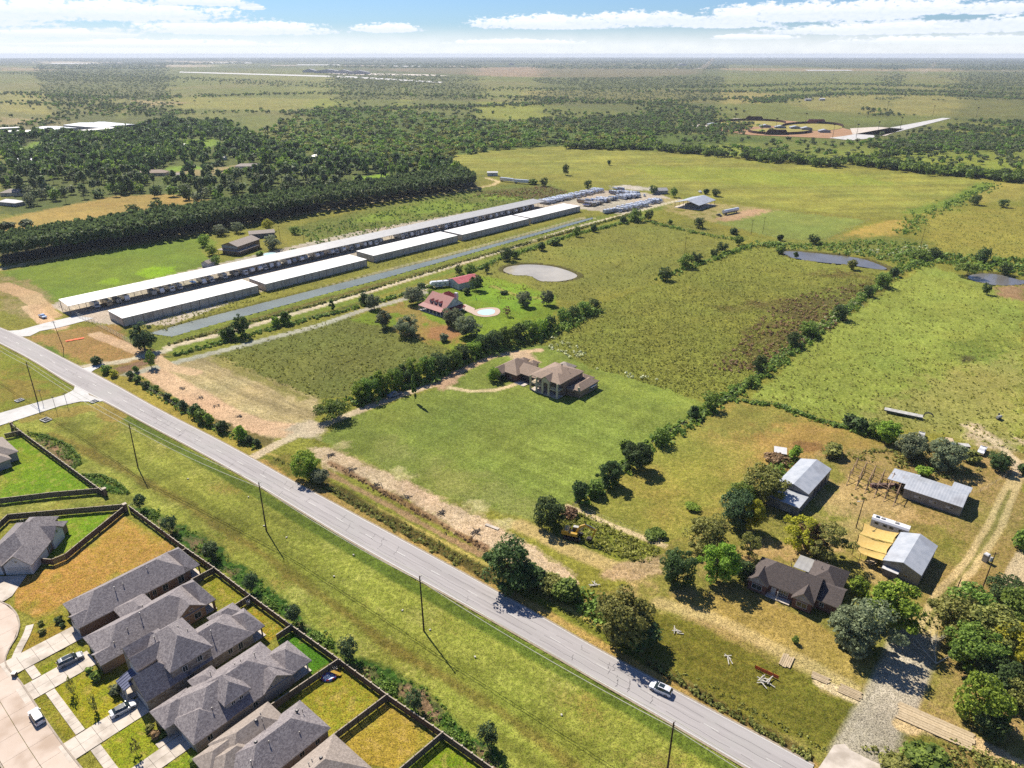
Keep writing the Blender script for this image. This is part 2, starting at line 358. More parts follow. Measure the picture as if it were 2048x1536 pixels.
# --- far country
TAN = rgb(186, 164, 126); TAN2 = rgb(158, 140, 98)
for poly, c, c2 in [
    ([(700, 138), (1060, 134), (1400, 138), (1400, 148), (1240, 156), (1000, 153), (880, 147)], rgb(186, 160, 130), rgb(160, 138, 104)),
    ([(1380, 136), (2048, 138), (2048, 143), (1500, 142)], rgb(184, 164, 128), TAN2),
    ([(80, 122), (200, 124), (190, 129), (80, 127)], rgb(226, 216, 196), TAN), ([(270, 130), (420, 129), (420, 134), (290, 134)], rgb(216, 206, 186), TAN), ([(320, 121), (500, 124), (400, 127)], rgb(214, 204, 188), TAN),
    ([(0, 135), (150, 138), (100, 143), (0, 141)], TAN, TAN2), ([(1100, 127), (1300, 127), (1300, 130), (1100, 130)], rgb(190, 176, 150), TAN2),
    ([(360, 150), (900, 156), (1000, 162), (880, 170), (520, 158)], rgb(160, 158, 90), rgb(132, 136, 70)),
    ([(0, 180), (330, 205), (330, 222), (120, 232), (0, 222)], rgb(178, 168, 96), rgb(150, 148, 78)),
    ([(290, 195), (520, 195), (700, 200), (560, 222), (330, 215)], rgb(172, 166, 90), rgb(146, 146, 74)),
    ([(560, 175), (1030, 178), (1330, 182), (1270, 200), (900, 196), (600, 192)], rgb(158, 158, 88), rgb(132, 138, 70)),
    ([(640, 196), (1050, 205), (1330, 232), (1320, 250), (1000, 238), (760, 224), (600, 214)], rgb(172, 172, 78), rgb(136, 146, 60)),
    ([(1040, 182), (1420, 178), (1560, 188), (1500, 208), (1300, 205), (1060, 195)], rgb(182, 166, 100), rgb(152, 146, 80)),
    ([(1360, 182), (1520, 186), (1510, 206), (1300, 200)], rgb(184, 168, 100), rgb(158, 150, 84)),
    ([(1570, 205), (1640, 190), (1830, 189), (2048, 198), (2048, 240), (1900, 233), (1640, 222)], rgb(172, 162, 96), rgb(146, 144, 78)),
    ([(1600, 228), (1880, 236), (1800, 252), (1700, 250)], rgb(140, 146, 76), rgb(116, 126, 60)),
    ([(1300, 272), (1560, 270), (1800, 278), (2048, 290), (2048, 345), (1700, 325), (1300, 300)], rgb(170, 176, 72), rgb(132, 148, 56)),
    ([(0, 235), (130, 240), (240, 262), (80, 268), (0, 262)], rgb(196, 176, 136), rgb(170, 150, 104)),
    ([(0, 268), (80, 262), (200, 262), (340, 235), (480, 245), (560, 300), (900, 330), (960, 352), (700, 400), (500, 425), (0, 430)], rgb(120, 128, 62), rgb(88, 104, 44))]:
    paint(poly, c, c2, .6, 2)

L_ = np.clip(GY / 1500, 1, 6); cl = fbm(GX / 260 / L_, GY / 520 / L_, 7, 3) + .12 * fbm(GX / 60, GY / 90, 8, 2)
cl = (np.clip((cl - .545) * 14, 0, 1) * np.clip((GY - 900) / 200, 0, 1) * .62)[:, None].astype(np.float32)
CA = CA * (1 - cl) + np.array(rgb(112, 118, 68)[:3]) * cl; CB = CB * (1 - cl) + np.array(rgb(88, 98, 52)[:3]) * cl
# --- middle distance fields
paint([(560, 300), (640, 214), (900, 232), (1320, 262), (1560, 280), (1320, 300), (1130, 292), (870, 318)], rgb(116, 132, 58), rgb(84, 104, 40), 1, 2)
M1 = [(860, 318), (1000, 298), (1130, 292), (1300, 304), (1500, 318), (1700, 335), (1990, 362), (1955, 385), (1835, 428), (1735, 436), (1530, 408), (1420, 395), (1300, 375), (1200, 362), (1080, 362), (1000, 352), (945, 345)]
paint(M1, rgb(178, 174, 82), rgb(148, 150, 64), .7, 1); streaks(M1, 5, 9, .34); streaks(M1, 52, 14, .14)
paint([(1250, 330), (1700, 345), (1800, 370), (1500, 372), (1300, 350)], rgb(176, 184, 72), rgb(146, 160, 56), .6, 2, .7)
paint([(1985, 366), (2048, 362), (2048, 400), (1960, 405), (1920, 392)], rgb(182, 172, 84), None, .6, 1)
paint([(1840, 428), (1930, 402), (1990, 366), (1960, 364), (1900, 395), (1800, 425)], rgb(150, 168, 64), rgb(116, 138, 48), 1, 1)
M2 = [(1850, 428), (2048, 412), (2048, 530), (1960, 520), (1880, 500), (1855, 470)]
paint(M2, rgb(182, 170, 80), rgb(150, 148, 62), .8, 1)
paint([(1645, 480), (1780, 440), (1835, 442), (1790, 470), (1740, 494), (1690, 500)], rgb(206, 176, 92), rgb(180, 158, 78), .5, 1)
M4 = [(1430, 446), (1480, 425), (1540, 420), (1740, 440), (1640, 482), (1560, 478)]
paint(M4, rgb(156, 166, 82), rgb(136, 148, 70), .3, 1); streaks(M4, 50, 5, .08)
paint([(1480, 470), (1560, 482), (1760, 470), (1850, 480), (1830, 530), (1700, 505), (1570, 495)], rgb(158, 160, 76), rgb(116, 128, 54), 1, 2)
M5 = [(950, 520), (1130, 470), (1290, 440), (1420, 455), (1490, 478), (1440, 512), (1330, 560), (1180, 600), (1000, 600), (960, 560)]
paint(M5, rgb(158, 158, 74), rgb(132, 134, 58), .9, 1)
M6 = [(1110, 640), (1330, 560), (1490, 494), (1570, 496), (1700, 512), (1760, 540), (1790, 548), (1600, 680), (1440, 800), (1400, 800), (1190, 735), (1095, 690)]
paint(M6, rgb(166, 168, 76), rgb(124, 130, 52), 1, 1)
paint([(1430, 600), (1560, 560), (1700, 540), (1740, 560), (1600, 660), (1480, 740), (1330, 745), (1200, 700), (1260, 650)], rgb(128, 108, 62), rgb(96, 84, 46), 1, 2, .9, (f3, .12))
paint([(1560, 600), (1740, 560), (1790, 550), (1620, 680), (1500, 740), (1440, 730)], rgb(120, 104, 62), rgb(88, 82, 44), 1, 2, .75, (f2, -.25))
M7 = [(1610, 690), (1770, 580), (1850, 528), (1960, 560), (2048, 600), (2048, 905), (1900, 868), (1800, 856), (1690, 846), (1500, 795)]
paint(M7, rgb(176, 186, 90), rgb(142, 156, 62), .8, 1)
paint([(1850, 760), (2048, 700), (2048, 905), (1900, 868), (1700, 845)], rgb(184, 176, 104), rgb(156, 152, 78), .6, 2, .8)
paint([(1900, 690), (2010, 660), (1990, 720), (1910, 720)], rgb(140, 158, 66), rgb(104, 126, 48), 1, 2, .7)
paint([(1917, 712), (1942, 708), (1948, 722), (1922, 724)], rgb(112, 104, 62), rgb(86, 84, 48), 1, 1, .9)
paint([(1990, 575), (2048, 570), (2048, 602), (2000, 592)], rgb(196, 158, 118), None, .4, 1)
paint([(1945, 845), (2010, 860), (2048, 880), (2048, 905), (1960, 900), (1930, 870)], rgb(226, 202, 170), rgb(196, 176, 132), .4, 1, 1, (f2, -.15))

# mansion lawn, mown in diagonal stripes
M8 = [(640, 880), (690, 838), (830, 786), (900, 770), (960, 700), (1000, 690), (1095, 690), (1190, 735), (1400, 800), (1422, 815), (1300, 888), (1200, 960), (1150, 1000), (1095, 1045), (960, 1010), (850, 985), (760, 935)]
paint(M8, rgb(150, 163, 78), rgb(126, 142, 58), .35, 1); streaks(M8, -38, 2.2, .2); streaks(M8, 52, 2.4, .14)
paint([(1180, 740), (1400, 800), (1410, 815), (1250, 800)], rgb(170, 182, 84), rgb(150, 164, 66), .35, 2, .8)
paint([(640, 880), (760, 870), (900, 930), (1090, 1000), (1095, 1045), (960, 1010), (850, 985), (760, 935)], rgb(168, 170, 100), rgb(138, 146, 72), .4, 2, .7, (f3, -.2))
for q in ([(775, 938), (800, 934), (828, 952), (822, 962), (790, 956)], [(928, 1005), (950, 1000), (980, 1008), (968, 1024), (945, 1020)], [(985, 1045), (1020, 1035), (1048, 1050), (1020, 1062)], [(668, 885), (700, 882), (695, 900), (676, 898)]):
    paint(q, rgb(214, 204, 150), rgb(188, 180, 118), .4, 1)
# pasture to the south-east
M9 = [(1460, 797), (1560, 812), (1640, 842), (1790, 880), (1800, 905), (1700, 930), (1560, 960), (1530, 1000), (1480, 1030), (1400, 1060), (1330, 1092), (1240, 1055), (1155, 1012), (1190, 980), (1300, 900), (1420, 822)]
paint(M9, rgb(192, 166, 92), rgb(156, 146, 68), .5, 1); paint(M9, rgb(158, 160, 72), rgb(130, 138, 54), .5, 1, .75, (f3, .15))
paint([(1490, 850), (1640, 850), (1760, 890), (1690, 930), (1560, 950), (1520, 900)], rgb(204, 166, 100), rgb(182, 150, 80), .5, 2, .85, (f3, -.35))
paint([(1500, 800), (1600, 830), (1520, 870), (1420, 860), (1380, 860)], rgb(160, 164, 78), None, .5, 2, .6)
paint([(1580, 885), (1640, 880), (1650, 905), (1590, 905)], rgb(150, 104, 74), None, .5, 1, .6)
streaks(M9, 42, 3, .14)
# fields by the road, left
M17 = [(425, 712), (560, 668), (690, 634), (760, 640), (900, 700), (760, 770), (700, 790), (640, 800)]
paint(M17, rgb(138, 142, 72), rgb(108, 114, 50), .9, 1)
M16 = [(285, 742), (330, 725), (425, 712), (520, 750), (640, 800), (640, 832), (600, 850), (570, 860), (540, 890), (430, 835)]
paint(M16, rgb(204, 184, 140), rgb(178, 160, 112), .5, 1); streaks(M16, -37, 1.5, .34, mottled=.2)
paint([(430, 712), (500, 742), (622, 796), (600, 800), (470, 745), (420, 720)], rgb(168, 160, 92), None, .5, 1)
lane([(300, 740), (420, 812), (500, 850), (590, 862)], 10, rgb(222, 186, 152), rgb(196, 160, 122), .6, 1.5, 1, 1.5)
lane([(245, 745), (330, 800), (430, 850), (520, 885)], 6, rgb(150, 134, 84), rgb(116, 108, 56), 1, 2)
# farmhouse grounds
FH = [(700, 640), (760, 610), (850, 580), (930, 545), (1010, 560), (1110, 588), (1110, 640), (1000, 690), (900, 700), (860, 670), (760, 650)]
paint(FH, rgb(150, 170, 54), rgb(122, 146, 40), .3, 1)
paint([(930, 580), (1000, 566), (1090, 592), (1040, 630), (960, 600)], rgb(148, 182, 56), rgb(124, 158, 44), .3, 2)
lane([(985, 572), (1010, 582), (1040, 592), (1080, 596)], 3, rgb(186, 176, 96), None, .3, 1, .8, 1)
paint([(740, 622), (820, 598), (860, 640), (910, 660), (930, 690), (880, 690), (800, 665), (760, 640)], rgb(182, 146, 88), rgb(150, 130, 64), .4, 1, .9, (f2, -.2))
paint([(850, 655), (900, 650), (925, 672), (880, 682), (845, 672)], rgb(186, 138, 92), None, .4, 1)
# left: weeds between pine belt lane and canopy, mown field, orange field
M19 = [(575, 455), (700, 425), (850, 395), (1000, 370), (1100, 368), (1140, 382), (1090, 400), (900, 430), (760, 465), (640, 492)]
paint(M19, rgb(146, 152, 70), rgb(104, 118, 48), 1, 1)
paint([(640, 455), (850, 405), (1000, 385), (1040, 400), (800, 440)], rgb(154, 178, 64), rgb(124, 146, 46), 1, 2, .8, (f3, -.1))
paint([(930, 385), (1090, 370), (1140, 384), (1085, 398)], rgb(124, 112, 66), rgb(92, 96, 44), 1, 1, .8)
M15 = [(0, 545), (180, 508), (405, 470), (470, 500), (560, 500), (620, 480), (640, 495), (400, 548), (115, 603), (60, 590)]
paint(M15, rgb(138, 158, 54), rgb(116, 138, 42), .3, 1)
paint([(0, 548), (60, 560), (110, 600), (60, 640), (0, 620)], rgb(186, 160, 116), rgb(138, 134, 74), .5, 1, .9, (f2, -.3))
paint([(268, 548), (300, 534), (345, 536), (352, 548), (310, 556)], rgb(166, 204, 34), None, .2, 1); paint([(190, 566), (222, 556), (250, 560), (235, 572)], rgb(160, 196, 40), None, .2, 1, .8)
paint([(402, 500), (480, 470), (600, 470), (640, 492), (560, 515), (480, 530), (430, 536)], rgb(166, 156, 70), rgb(138, 138, 54), .4, 1, .8)
paint([(0, 440), (60, 425), (230, 392), (340, 388), (420, 400), (300, 420), (160, 442), (110, 455), (0, 500)], rgb(200, 168, 98), rgb(170, 148, 76), .5, 1)
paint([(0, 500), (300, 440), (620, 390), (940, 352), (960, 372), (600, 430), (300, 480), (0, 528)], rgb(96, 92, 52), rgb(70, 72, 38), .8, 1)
paint([(710, 355), (775, 346), (782, 352), (745, 364), (712, 363)], rgb(160, 198, 54), None, .2, 1)
for q in ([(60, 285), (85, 282), (88, 304), (60, 310), (40, 305)], [(340, 332), (420, 334), (430, 350), (330, 350)], [(355, 282), (430, 275), (445, 290), (370, 298)]):
    paint(q, rgb(150, 180, 62), None, .3, 1)
for q in ([(255, 200), (390, 205), (300, 212)], [(270, 352), (480, 330), (520, 345), (420, 352)]):
    paint(q, rgb(190, 172, 120), None, .3, 1)

# canal banks, gravel yard, lane verges
paint([(215, 655), (320, 668), (700, 560), (1150, 436), (1250, 425), (1390, 392), (1400, 400), (1000, 495), (540, 640), (320, 712), (255, 700)], rgb(150, 160, 62), rgb(112, 126, 46), .8, 1)
lane([(330, 672), (560, 612), (760, 555), (960, 502), (1120, 458), (1180, 440)], 3.5, rgb(196, 186, 150), rgb(128, 126, 66), .6, 1.2, .8, 1, 9.5)
lane([(350, 684), (560, 622), (760, 566), (960, 512), (1160, 456)], 4, rgb(140, 118, 62), rgb(108, 100, 48), 1, 1, .9, 1, -1)
lane([(350, 700), (720, 598), (1000, 512), (1290, 430)], 6, rgb(144, 160, 62), rgb(118, 138, 46), .5, 1, .9)
paint([(100, 612), (118, 602), (700, 465), (1085, 398), (1180, 378), (1320, 388), (1350, 400), (1250, 428), (1180, 420), (1160, 418), (720, 510), (340, 650), (215, 648), (160, 640)], rgb(222, 208, 192), rgb(200, 186, 168), .25, 0)
paint([(1222, 372), (1260, 370), (1310, 376), (1320, 382), (1270, 380), (1226, 377)], rgb(236, 228, 214), None, .2, 1)
paint([(1320, 396), (1370, 398), (1440, 408), (1520, 415), (1560, 420), (1500, 434), (1440, 446), (1390, 438), (1330, 420)], rgb(206, 180, 132), rgb(160, 154, 84), .5, 1, .9, (f2, -.2)); paint([(1430, 436), (1500, 418), (1545, 421), (1500, 432), (1450, 444)], rgb(220, 180, 142), None, .3, 1)
lane([(335, 694), (455, 665), (700, 595), (960, 515), (1150, 455), (1290, 418), (1365, 398)], 4.4, rgb(218, 204, 176), rgb(196, 182, 150), .2, .4)
lane([(250, 750), (480, 692), (640, 650), (720, 622), (800, 600), (850, 585)], 4.6, rgb(186, 182, 166), rgb(168, 162, 144), .2, .25)
lane([(815, 588), (850, 574), (890, 566)], 7, rgb(214, 204, 190), rgb(196, 186, 170), .2, .5)
lane([(345, 705), (500, 660), (720, 600)], 3, rgb(98, 108, 46), rgb(80, 92, 38), 1, 1, .9, 1, -4.5)
lane([(0, 538), (180, 500), (420, 458), (600, 428), (760, 402), (900, 385), (985, 370), (998, 363), (975, 356)], 5, rgb(218, 196, 148), rgb(196, 172, 124), .2, .5)
# dirt by the storage entrance
paint([(50, 672), (100, 668), (150, 655), (235, 650), (260, 690), (330, 710), (300, 722), (190, 732), (150, 715), (90, 692)], rgb(196, 152, 98), rgb(160, 138, 76), .5, 1)
paint([(50, 680), (120, 700), (150, 735), (185, 742), (150, 740), (60, 695)], rgb(126, 148, 56), rgb(100, 124, 42), .6, 1)
lane([(60, 612), (90, 640), (120, 655)], 8, rgb(216, 184, 148), None, .3, 1.5); lane([(0, 570), (60, 590), (100, 632)], 10, rgb(214, 178, 140), rgb(170, 144, 100), .4, 2, .8)
lane([(190, 668), (260, 695), (310, 715), (340, 735), (390, 745)], 6, rgb(216, 184, 148), rgb(192, 160, 122), .4, 1.2)
lane([(150, 735), (245, 722), (335, 700)], 4.5, rgb(214, 204, 180), None, .2, .4)
paint([(225, 735), (270, 722), (300, 715), (310, 722), (270, 738), (235, 744)], rgb(168, 132, 104), None, .6, 1)

# verge between road and subdivision
V0 = [(0, 690), (80, 728), (150, 775), (0, 820)]
paint(V0, rgb(156, 160, 58), rgb(128, 138, 44), .4, 1); paint([(0, 730), (60, 760), (110, 785), (60, 800), (0, 800)], rgb(176, 144, 74), None, .4, 2, .7)
V1 = [(0, 860), (60, 820), (208, 801), (410, 909), (567, 1000), (829, 1154), (1000, 1251), (1246, 1391), (1500, 1536), (985, 1536), (680, 1320), (500, 1200), (240, 1012), (0, 1060)]
paint(V1, rgb(172, 174, 80), rgb(136, 144, 56), .45, 0)
streaks(V1, -37.5, 3.5, .38, 0, .5)
idx = inside(V1, PX, PY)
wisp = np.clip((fbm(GX[idx] / 9, GY[idx] / 9, 41, 4) - .56) * 6, 0, 1).astype(np.float32) * .7
CA[idx] = CA[idx] * (1 - wisp[:, None]) + np.array(rgb(206, 200, 112)[:3]) * wisp[:, None]
wisp = np.clip((fbm(GX[idx] / 14, GY[idx] / 14, 141, 4) - .56) * 6, 0, 1).astype(np.float32) * .7
CA[idx] = CA[idx] * (1 - wisp[:, None]) + np.array(rgb(168, 142, 74)[:3]) * wisp[:, None]
lane([(215, 815), (410, 925), (567, 1018), (829, 1172), (1000, 1268), (1246, 1408), (1480, 1550)], 3.6, rgb(106, 128, 44), rgb(84, 106, 34), .5, .5, .85, 1)
lane([(100, 868), (230, 930), (380, 1010), (560, 1130), (780, 1290), (1000, 1420), (1150, 1536)], 3.2, rgb(142, 120, 58), rgb(112, 100, 44), .6, 1, .7, 1.5)
lane([(130, 850), (300, 940), (520, 1080), (760, 1245), (980, 1380), (1180, 1510)], 4.5, rgb(122, 128, 46), None, .6, 1.2, .5, 2)
lane([(60, 835), (200, 812), (235, 835)], 8, rgb(184, 156, 84), None, .4, 2, .7)
# verge on the far side of the road: grass, ditch, brushy spoil bank, bare dirt
far_edge = [(219, 763), (309, 815), (421, 872), (487, 905)]
edge2 = [(520, 927), (661, 1003), (864, 1112), (1000, 1186), (1191, 1295), (1290, 1355), (1394, 1400), (1500, 1462), (1634, 1536)]
lane(far_edge, 7, rgb(190, 170, 80), rgb(160, 148, 60), .6, .8, 1, 1, 3)
lane(edge2, 3.2, rgb(206, 168, 104), rgb(176, 150, 80), .4, .8, 1, 1, 1.5)
lane(edge2, 4.5, rgb(146, 146, 58), rgb(112, 120, 42), .7, .8, .95, 1, 5.2)
lane(edge2, 1.4, rgb(206, 184, 104), None, .5, .4, .8, .5, 6.2)
lane([(640, 958), (760, 1028), (900, 1108), (1000, 1158)], 4.0, rgb(116, 98, 54), rgb(84, 82, 38), 1, .8, .95, 1, 0, -.35)
paint([(612, 893), (662, 893), (760, 940), (860, 985), (960, 1030), (1040, 1075), (1110, 1125), (1160, 1160), (1140, 1175), (1050, 1130), (960, 1095), (860, 1030), (740, 960), (650, 935)], rgb(234, 208, 176), rgb(206, 180, 146), .4, 1)
lane([(660, 925), (760, 978), (870, 1040), (970, 1096)], 2.4, rgb(176, 136, 102), rgb(140, 106, 76), 1, .8, .8, .8, 0, .2)
lane([(648, 942), (740, 990), (850, 1050), (960, 1108)], 2.2, rgb(196, 158, 120), None, .8, .8, .9, .8)
paint([(560, 905), (640, 930), (600, 960), (540, 925)], rgb(150, 136, 66), rgb(112, 116, 44), .8, 1)
lane([(505, 915), (560, 885), (625, 858), (700, 828), (800, 790), (880, 765), (915, 750)], 3.8, rgb(214, 194, 164), rgb(192, 172, 138), .25, .5)
paint([(560, 862), (625, 838), (650, 850), (640, 878), (600, 872)], rgb(226, 206, 178), None, .3, 1)
lane([(870, 770), (900, 752), (935, 735), (985, 712), (1030, 705), (1080, 700)], 3.8, rgb(222, 190, 156), rgb(204, 170, 134), .25, .5)
paint([(865, 776), (905, 745), (925, 752), (905, 768), (880, 782)], rgb(216, 180, 148), None, .25, 1)
lane([(900, 775), (940, 782), (990, 780), (1020, 772), (1046, 762)], 2.3, rgb(226, 206, 164), None, .2, .25)
paint([(1010, 705), (1050, 700), (1085, 726), (1070, 732), (1040, 722)], rgb(222, 190, 160), rgb(206, 180, 150), .25, 1)
# works area around the excavator
paint([(1110, 1012), (1150, 1012), (1230, 1050), (1320, 1095), (1300, 1130), (1240, 1120), (1130, 1075), (1090, 1050)], rgb(158, 158, 66), rgb(120, 130, 46), .9, 1)
lane([(1040, 1050), (1130, 1095), (1230, 1135), (1330, 1180), (1480, 1260), (1600, 1320), (1700, 1380), (1740, 1395)], 5, rgb(206, 180, 126), rgb(176, 158, 98), .4, 1, .8, 1.5)
lane([(1135, 1012), (1180, 1030), (1230, 1052), (1330, 1092)], 1.8, rgb(224, 200, 158), None, .3, .5)
paint([(1250, 1120), (1325, 1108), (1330, 1150), (1330, 1190), (1290, 1205), (1250, 1165), (1200, 1150)], rgb(214, 184, 144), rgb(182, 154, 114), .6, 1, .95)
# ranch yard
RY = [(1330, 1092), (1480, 1030), (1530, 1000), (1640, 905), (1700, 905), (1800, 880), (2048, 905), (2048, 1560), (1640, 1536), (1330, 1340), (1150, 1200), (1330, 1150)]
paint(RY, rgb(190, 160, 104), rgb(158, 142, 76), .5, 1)
paint(RY, rgb(160, 156, 74), rgb(128, 132, 54), .5, 1, .8, (f3, .1)); paint(RY, rgb(206, 174, 126), rgb(184, 154, 104), .4, 1, .6, (f2, .3))
paint([(1640, 1010), (1680, 960), (1760, 960), (1800, 1000), (1860, 1030), (1760, 1040), (1700, 1040)], rgb(218, 188, 132), rgb(196, 166, 110), .4, 2, .95)
paint([(1620, 1030), (1720, 1035), (1900, 1060), (1950, 1075), (1900, 1110), (1860, 1080), (1740, 1030), (1620, 1040)], rgb(150, 148, 66), rgb(120, 126, 48), .5, 2, .8)
paint([(1380, 1120), (1500, 1080), (1660, 1080), (1700, 1100), (1640, 1110), (1500, 1130), (1420, 1150)], rgb(206, 172, 120), rgb(176, 148, 96), .4, 2, .9)
paint([(1330, 1190), (1500, 1190), (1640, 1250), (1760, 1330), (1720, 1370), (1560, 1300), (1400, 1230)], rgb(196, 168, 96), rgb(170, 146, 74), .4, 1, .9)
M11 = [(1290, 1225), (1350, 1232), (1480, 1290), (1620, 1360), (1720, 1410), (1700, 1450), (1660, 1500), (1560, 1470), (1420, 1390), (1290, 1310)]
paint(M11, rgb(144, 136, 56), rgb(112, 114, 40), .45, 1); streaks(M11, -37, 2.5, .2)
lane([(1320, 1205), (1430, 1235), (1560, 1300), (1700, 1375)], 4, rgb(210, 186, 132), rgb(180, 160, 100), .4, 1, .7, 1.5)
lane([(1640, 1366), (1720, 1402)], 3, rgb(224, 200, 160), None, .3, 1.2)
lane([(1300, 1325), (1420, 1400), (1560, 1480), (1620, 1515)], 2.2, rgb(120, 100, 58), rgb(92, 84, 42), 1, .7, .85, .6, 0, -.2)
paint([(1690, 1490), (1735, 1400), (1770, 1330), (1800, 1270), (1850, 1262), (1862, 1300), (1850, 1370), (1830, 1430), (1800, 1480), (1770, 1536), (1690, 1536)], rgb(200, 184, 162, 2.0), rgb(182, 164, 142, 2.0), .25, 0)
lane([(1715, 1520), (1750, 1460), (1785, 1390), (1812, 1330), (1832, 1270)], 9.5, rgb(206, 192, 174, 2.3), rgb(190, 174, 154, 2.3), .2, .8, .9, 1.2)
lane([(1805, 1450), (1880, 1460), (1960, 1490), (2060, 1545)], 3.6, rgb(222, 192, 146), None, .4, .8)
lane([(1850, 1260), (1880, 1200), (1940, 1130), (1985, 1060), (2020, 980), (2048, 925)], 4.2, rgb(206, 184, 134), rgb(176, 158, 104), .4, .8)
lane([(1850, 1260), (1880, 1200), (1940, 1130), (1985, 1060), (2020, 980)], 1.0, rgb(142, 142, 62), None, .5, .4, .8)
lane([(2060, 1110), (2030, 1160), (2048, 1200)], 5, rgb(216, 196, 160), None, .3, 1)
lane([(1930, 850), (1990, 880), (2030, 920), (2035, 950)], 3, rgb(226, 204, 170), None, .4, 1.2, .9, 1)
paint([(1690, 1530), (1800, 1460), (1900, 1480), (2048, 1536), (2048, 1570), (1700, 1570)], rgb(150, 146, 62), rgb(112, 118, 44), .8, 1, .85, (f2, -.3))
# subdivision lawns
LAWN = rgb(140, 172, 36), rgb(112, 148, 28)
DRYL = rgb(198, 158, 74), rgb(176, 142, 54)
VG = lambda q: q
for q, (c1, c2), j in [([(0, 890), (40, 868), (205, 985), (0, 1012)], LAWN, 1), ([(40, 1060), (60, 1035), (225, 1022), (160, 1090), (90, 1120), (100, 1060)], LAWN, 0),
    ([(240, 1028), (352, 1092), (330, 1110), (120, 1210), (90, 1245), (30, 1215), (30, 1160), (100, 1135), (170, 1090)], (rgb(206, 156, 88), rgb(182, 150, 62)), 0),
    ([(350, 1100), (410, 1140), (385, 1160), (335, 1110)], (rgb(160, 160, 52), rgb(132, 146, 34)), 0), ([(400, 1165), (425, 1150), (495, 1195), (470, 1225)], (rgb(176, 160, 54), rgb(142, 146, 40)), 0),
    ([(460, 1230), (495, 1208), (570, 1255), (530, 1290), (500, 1290)], (rgb(146, 158, 40), rgb(176, 142, 48)), 0), ([(555, 1280), (580, 1262), (665, 1320), (620, 1350)], (rgb(96, 148, 34), rgb(82, 130, 28)), 0),
    ([(560, 1400), (680, 1325), (765, 1390), (655, 1480), (640, 1450)], (rgb(186, 164, 60), rgb(150, 154, 46)), 0), ([(660, 1490), (770, 1400), (875, 1468), (790, 1536), (690, 1520)], (rgb(196, 168, 76), rgb(172, 152, 54)), 0),
    ([(800, 1540), (885, 1478), (970, 1540), (900, 1620)], (rgb(146, 156, 40), rgb(112, 142, 30)), 0),
    ([(30, 1300), (60, 1245), (120, 1215), (150, 1260), (60, 1325)], (rgb(176, 146, 62), rgb(146, 138, 46)), 0), ([(60, 1345), (160, 1290), (180, 1310), (90, 1370)], (rgb(166, 160, 50), rgb(132, 146, 36)), 0),
    ([(100, 1380), (180, 1335), (240, 1350), (250, 1410), (180, 1460)], (rgb(176, 164, 46), rgb(150, 156, 36)), 0), ([(195, 1480), (290, 1430), (340, 1480), (270, 1540), (220, 1536)], (rgb(160, 162, 44), rgb(130, 150, 34)), 0),
    ([(70, 1400), (85, 1388), (160, 1470), (150, 1480), (130, 1475)], (rgb(158, 146, 52), rgb(136, 140, 40)), 0), ([(340, 1520), (400, 1490), (420, 1536), (330, 1540)], (rgb(150, 160, 44), rgb(120, 148, 34)), 0)]:
    paint(q, c1, c2, .3, j, 1); paint(q, rgb(148, 152, 52), rgb(120, 136, 38), .3, j, .55, (f2, .25)); paint(q, rgb(200, 170, 112), rgb(176, 148, 84), .3, j, .35, (f1, .3))
# landscape beds along the back fence: creeping ground cover and bark mulch
BEDS = [[(55, 866), (90, 872), (140, 893), (158, 915), (160, 930), (150, 938)], [(160, 948), (200, 950), (235, 968), (258, 988), (215, 988)], [(262, 1012), (290, 1015), (310, 1025), (345, 1048), (375, 1052), (400, 1068), (440, 1095), (470, 1130), (520, 1155), (560, 1190), (600, 1235), (640, 1270), (680, 1300), (720, 1320), (770, 1338), (840, 1368), (880, 1400), (900, 1435), (950, 1475), (1000, 1510), (1020, 1545), (985, 1536), (885, 1462), (775, 1385), (680, 1312), (500, 1192), (377, 1098)]]
for q in BEDS: paint(q, rgb(78, 116, 40), rgb(56, 92, 32), .8, 1)
for q in [[(75, 875), (120, 890), (150, 925), (140, 930)], [(300, 1030), (330, 1045), (350, 1065), (345, 1075)], [(375, 1070), (412, 1085), (418, 1105), (395, 1098)], [(440, 1135), (470, 1150), (462, 1160)], [(700, 1330), (745, 1345), (760, 1365), (720, 1345)], [(800, 1365), (860, 1385), (890, 1430), (880, 1450), (830, 1410), (790, 1385)], [(930, 1480), (990, 1520), (1000, 1545), (960, 1520)], [(590, 1235), (620, 1262), (600, 1255)]]:
    paint(q, rgb(168, 140, 110), rgb(134, 108, 82), .6, 1)
# broad natural variation of every sward
k = (1.04 + .22 * f3 + .22 * f2 + .14 * f1)[:, None]; CA *= k; CB *= k
CA[:, 0] *= 1.0; CB[:, 0] *= 1.0; CA[:, 2] *= .95; CB[:, 2] *= .9; CB *= .88
hue = (1 + .09 * (fbm(GX / 23, GY / 23, 301, 3) - .5) * 2); CA[:, 0] *= hue; CB[:, 0] *= hue
tuft = np.clip(fbm(GX / .9, GY / .9, 61, 2) * 1.6 - .4, 0, 1)
ZZ -= RG * (tuft * .42 + .1) * np.clip(GY / 120, .5, 1.0)                 # rough growth stands proud of its hollows

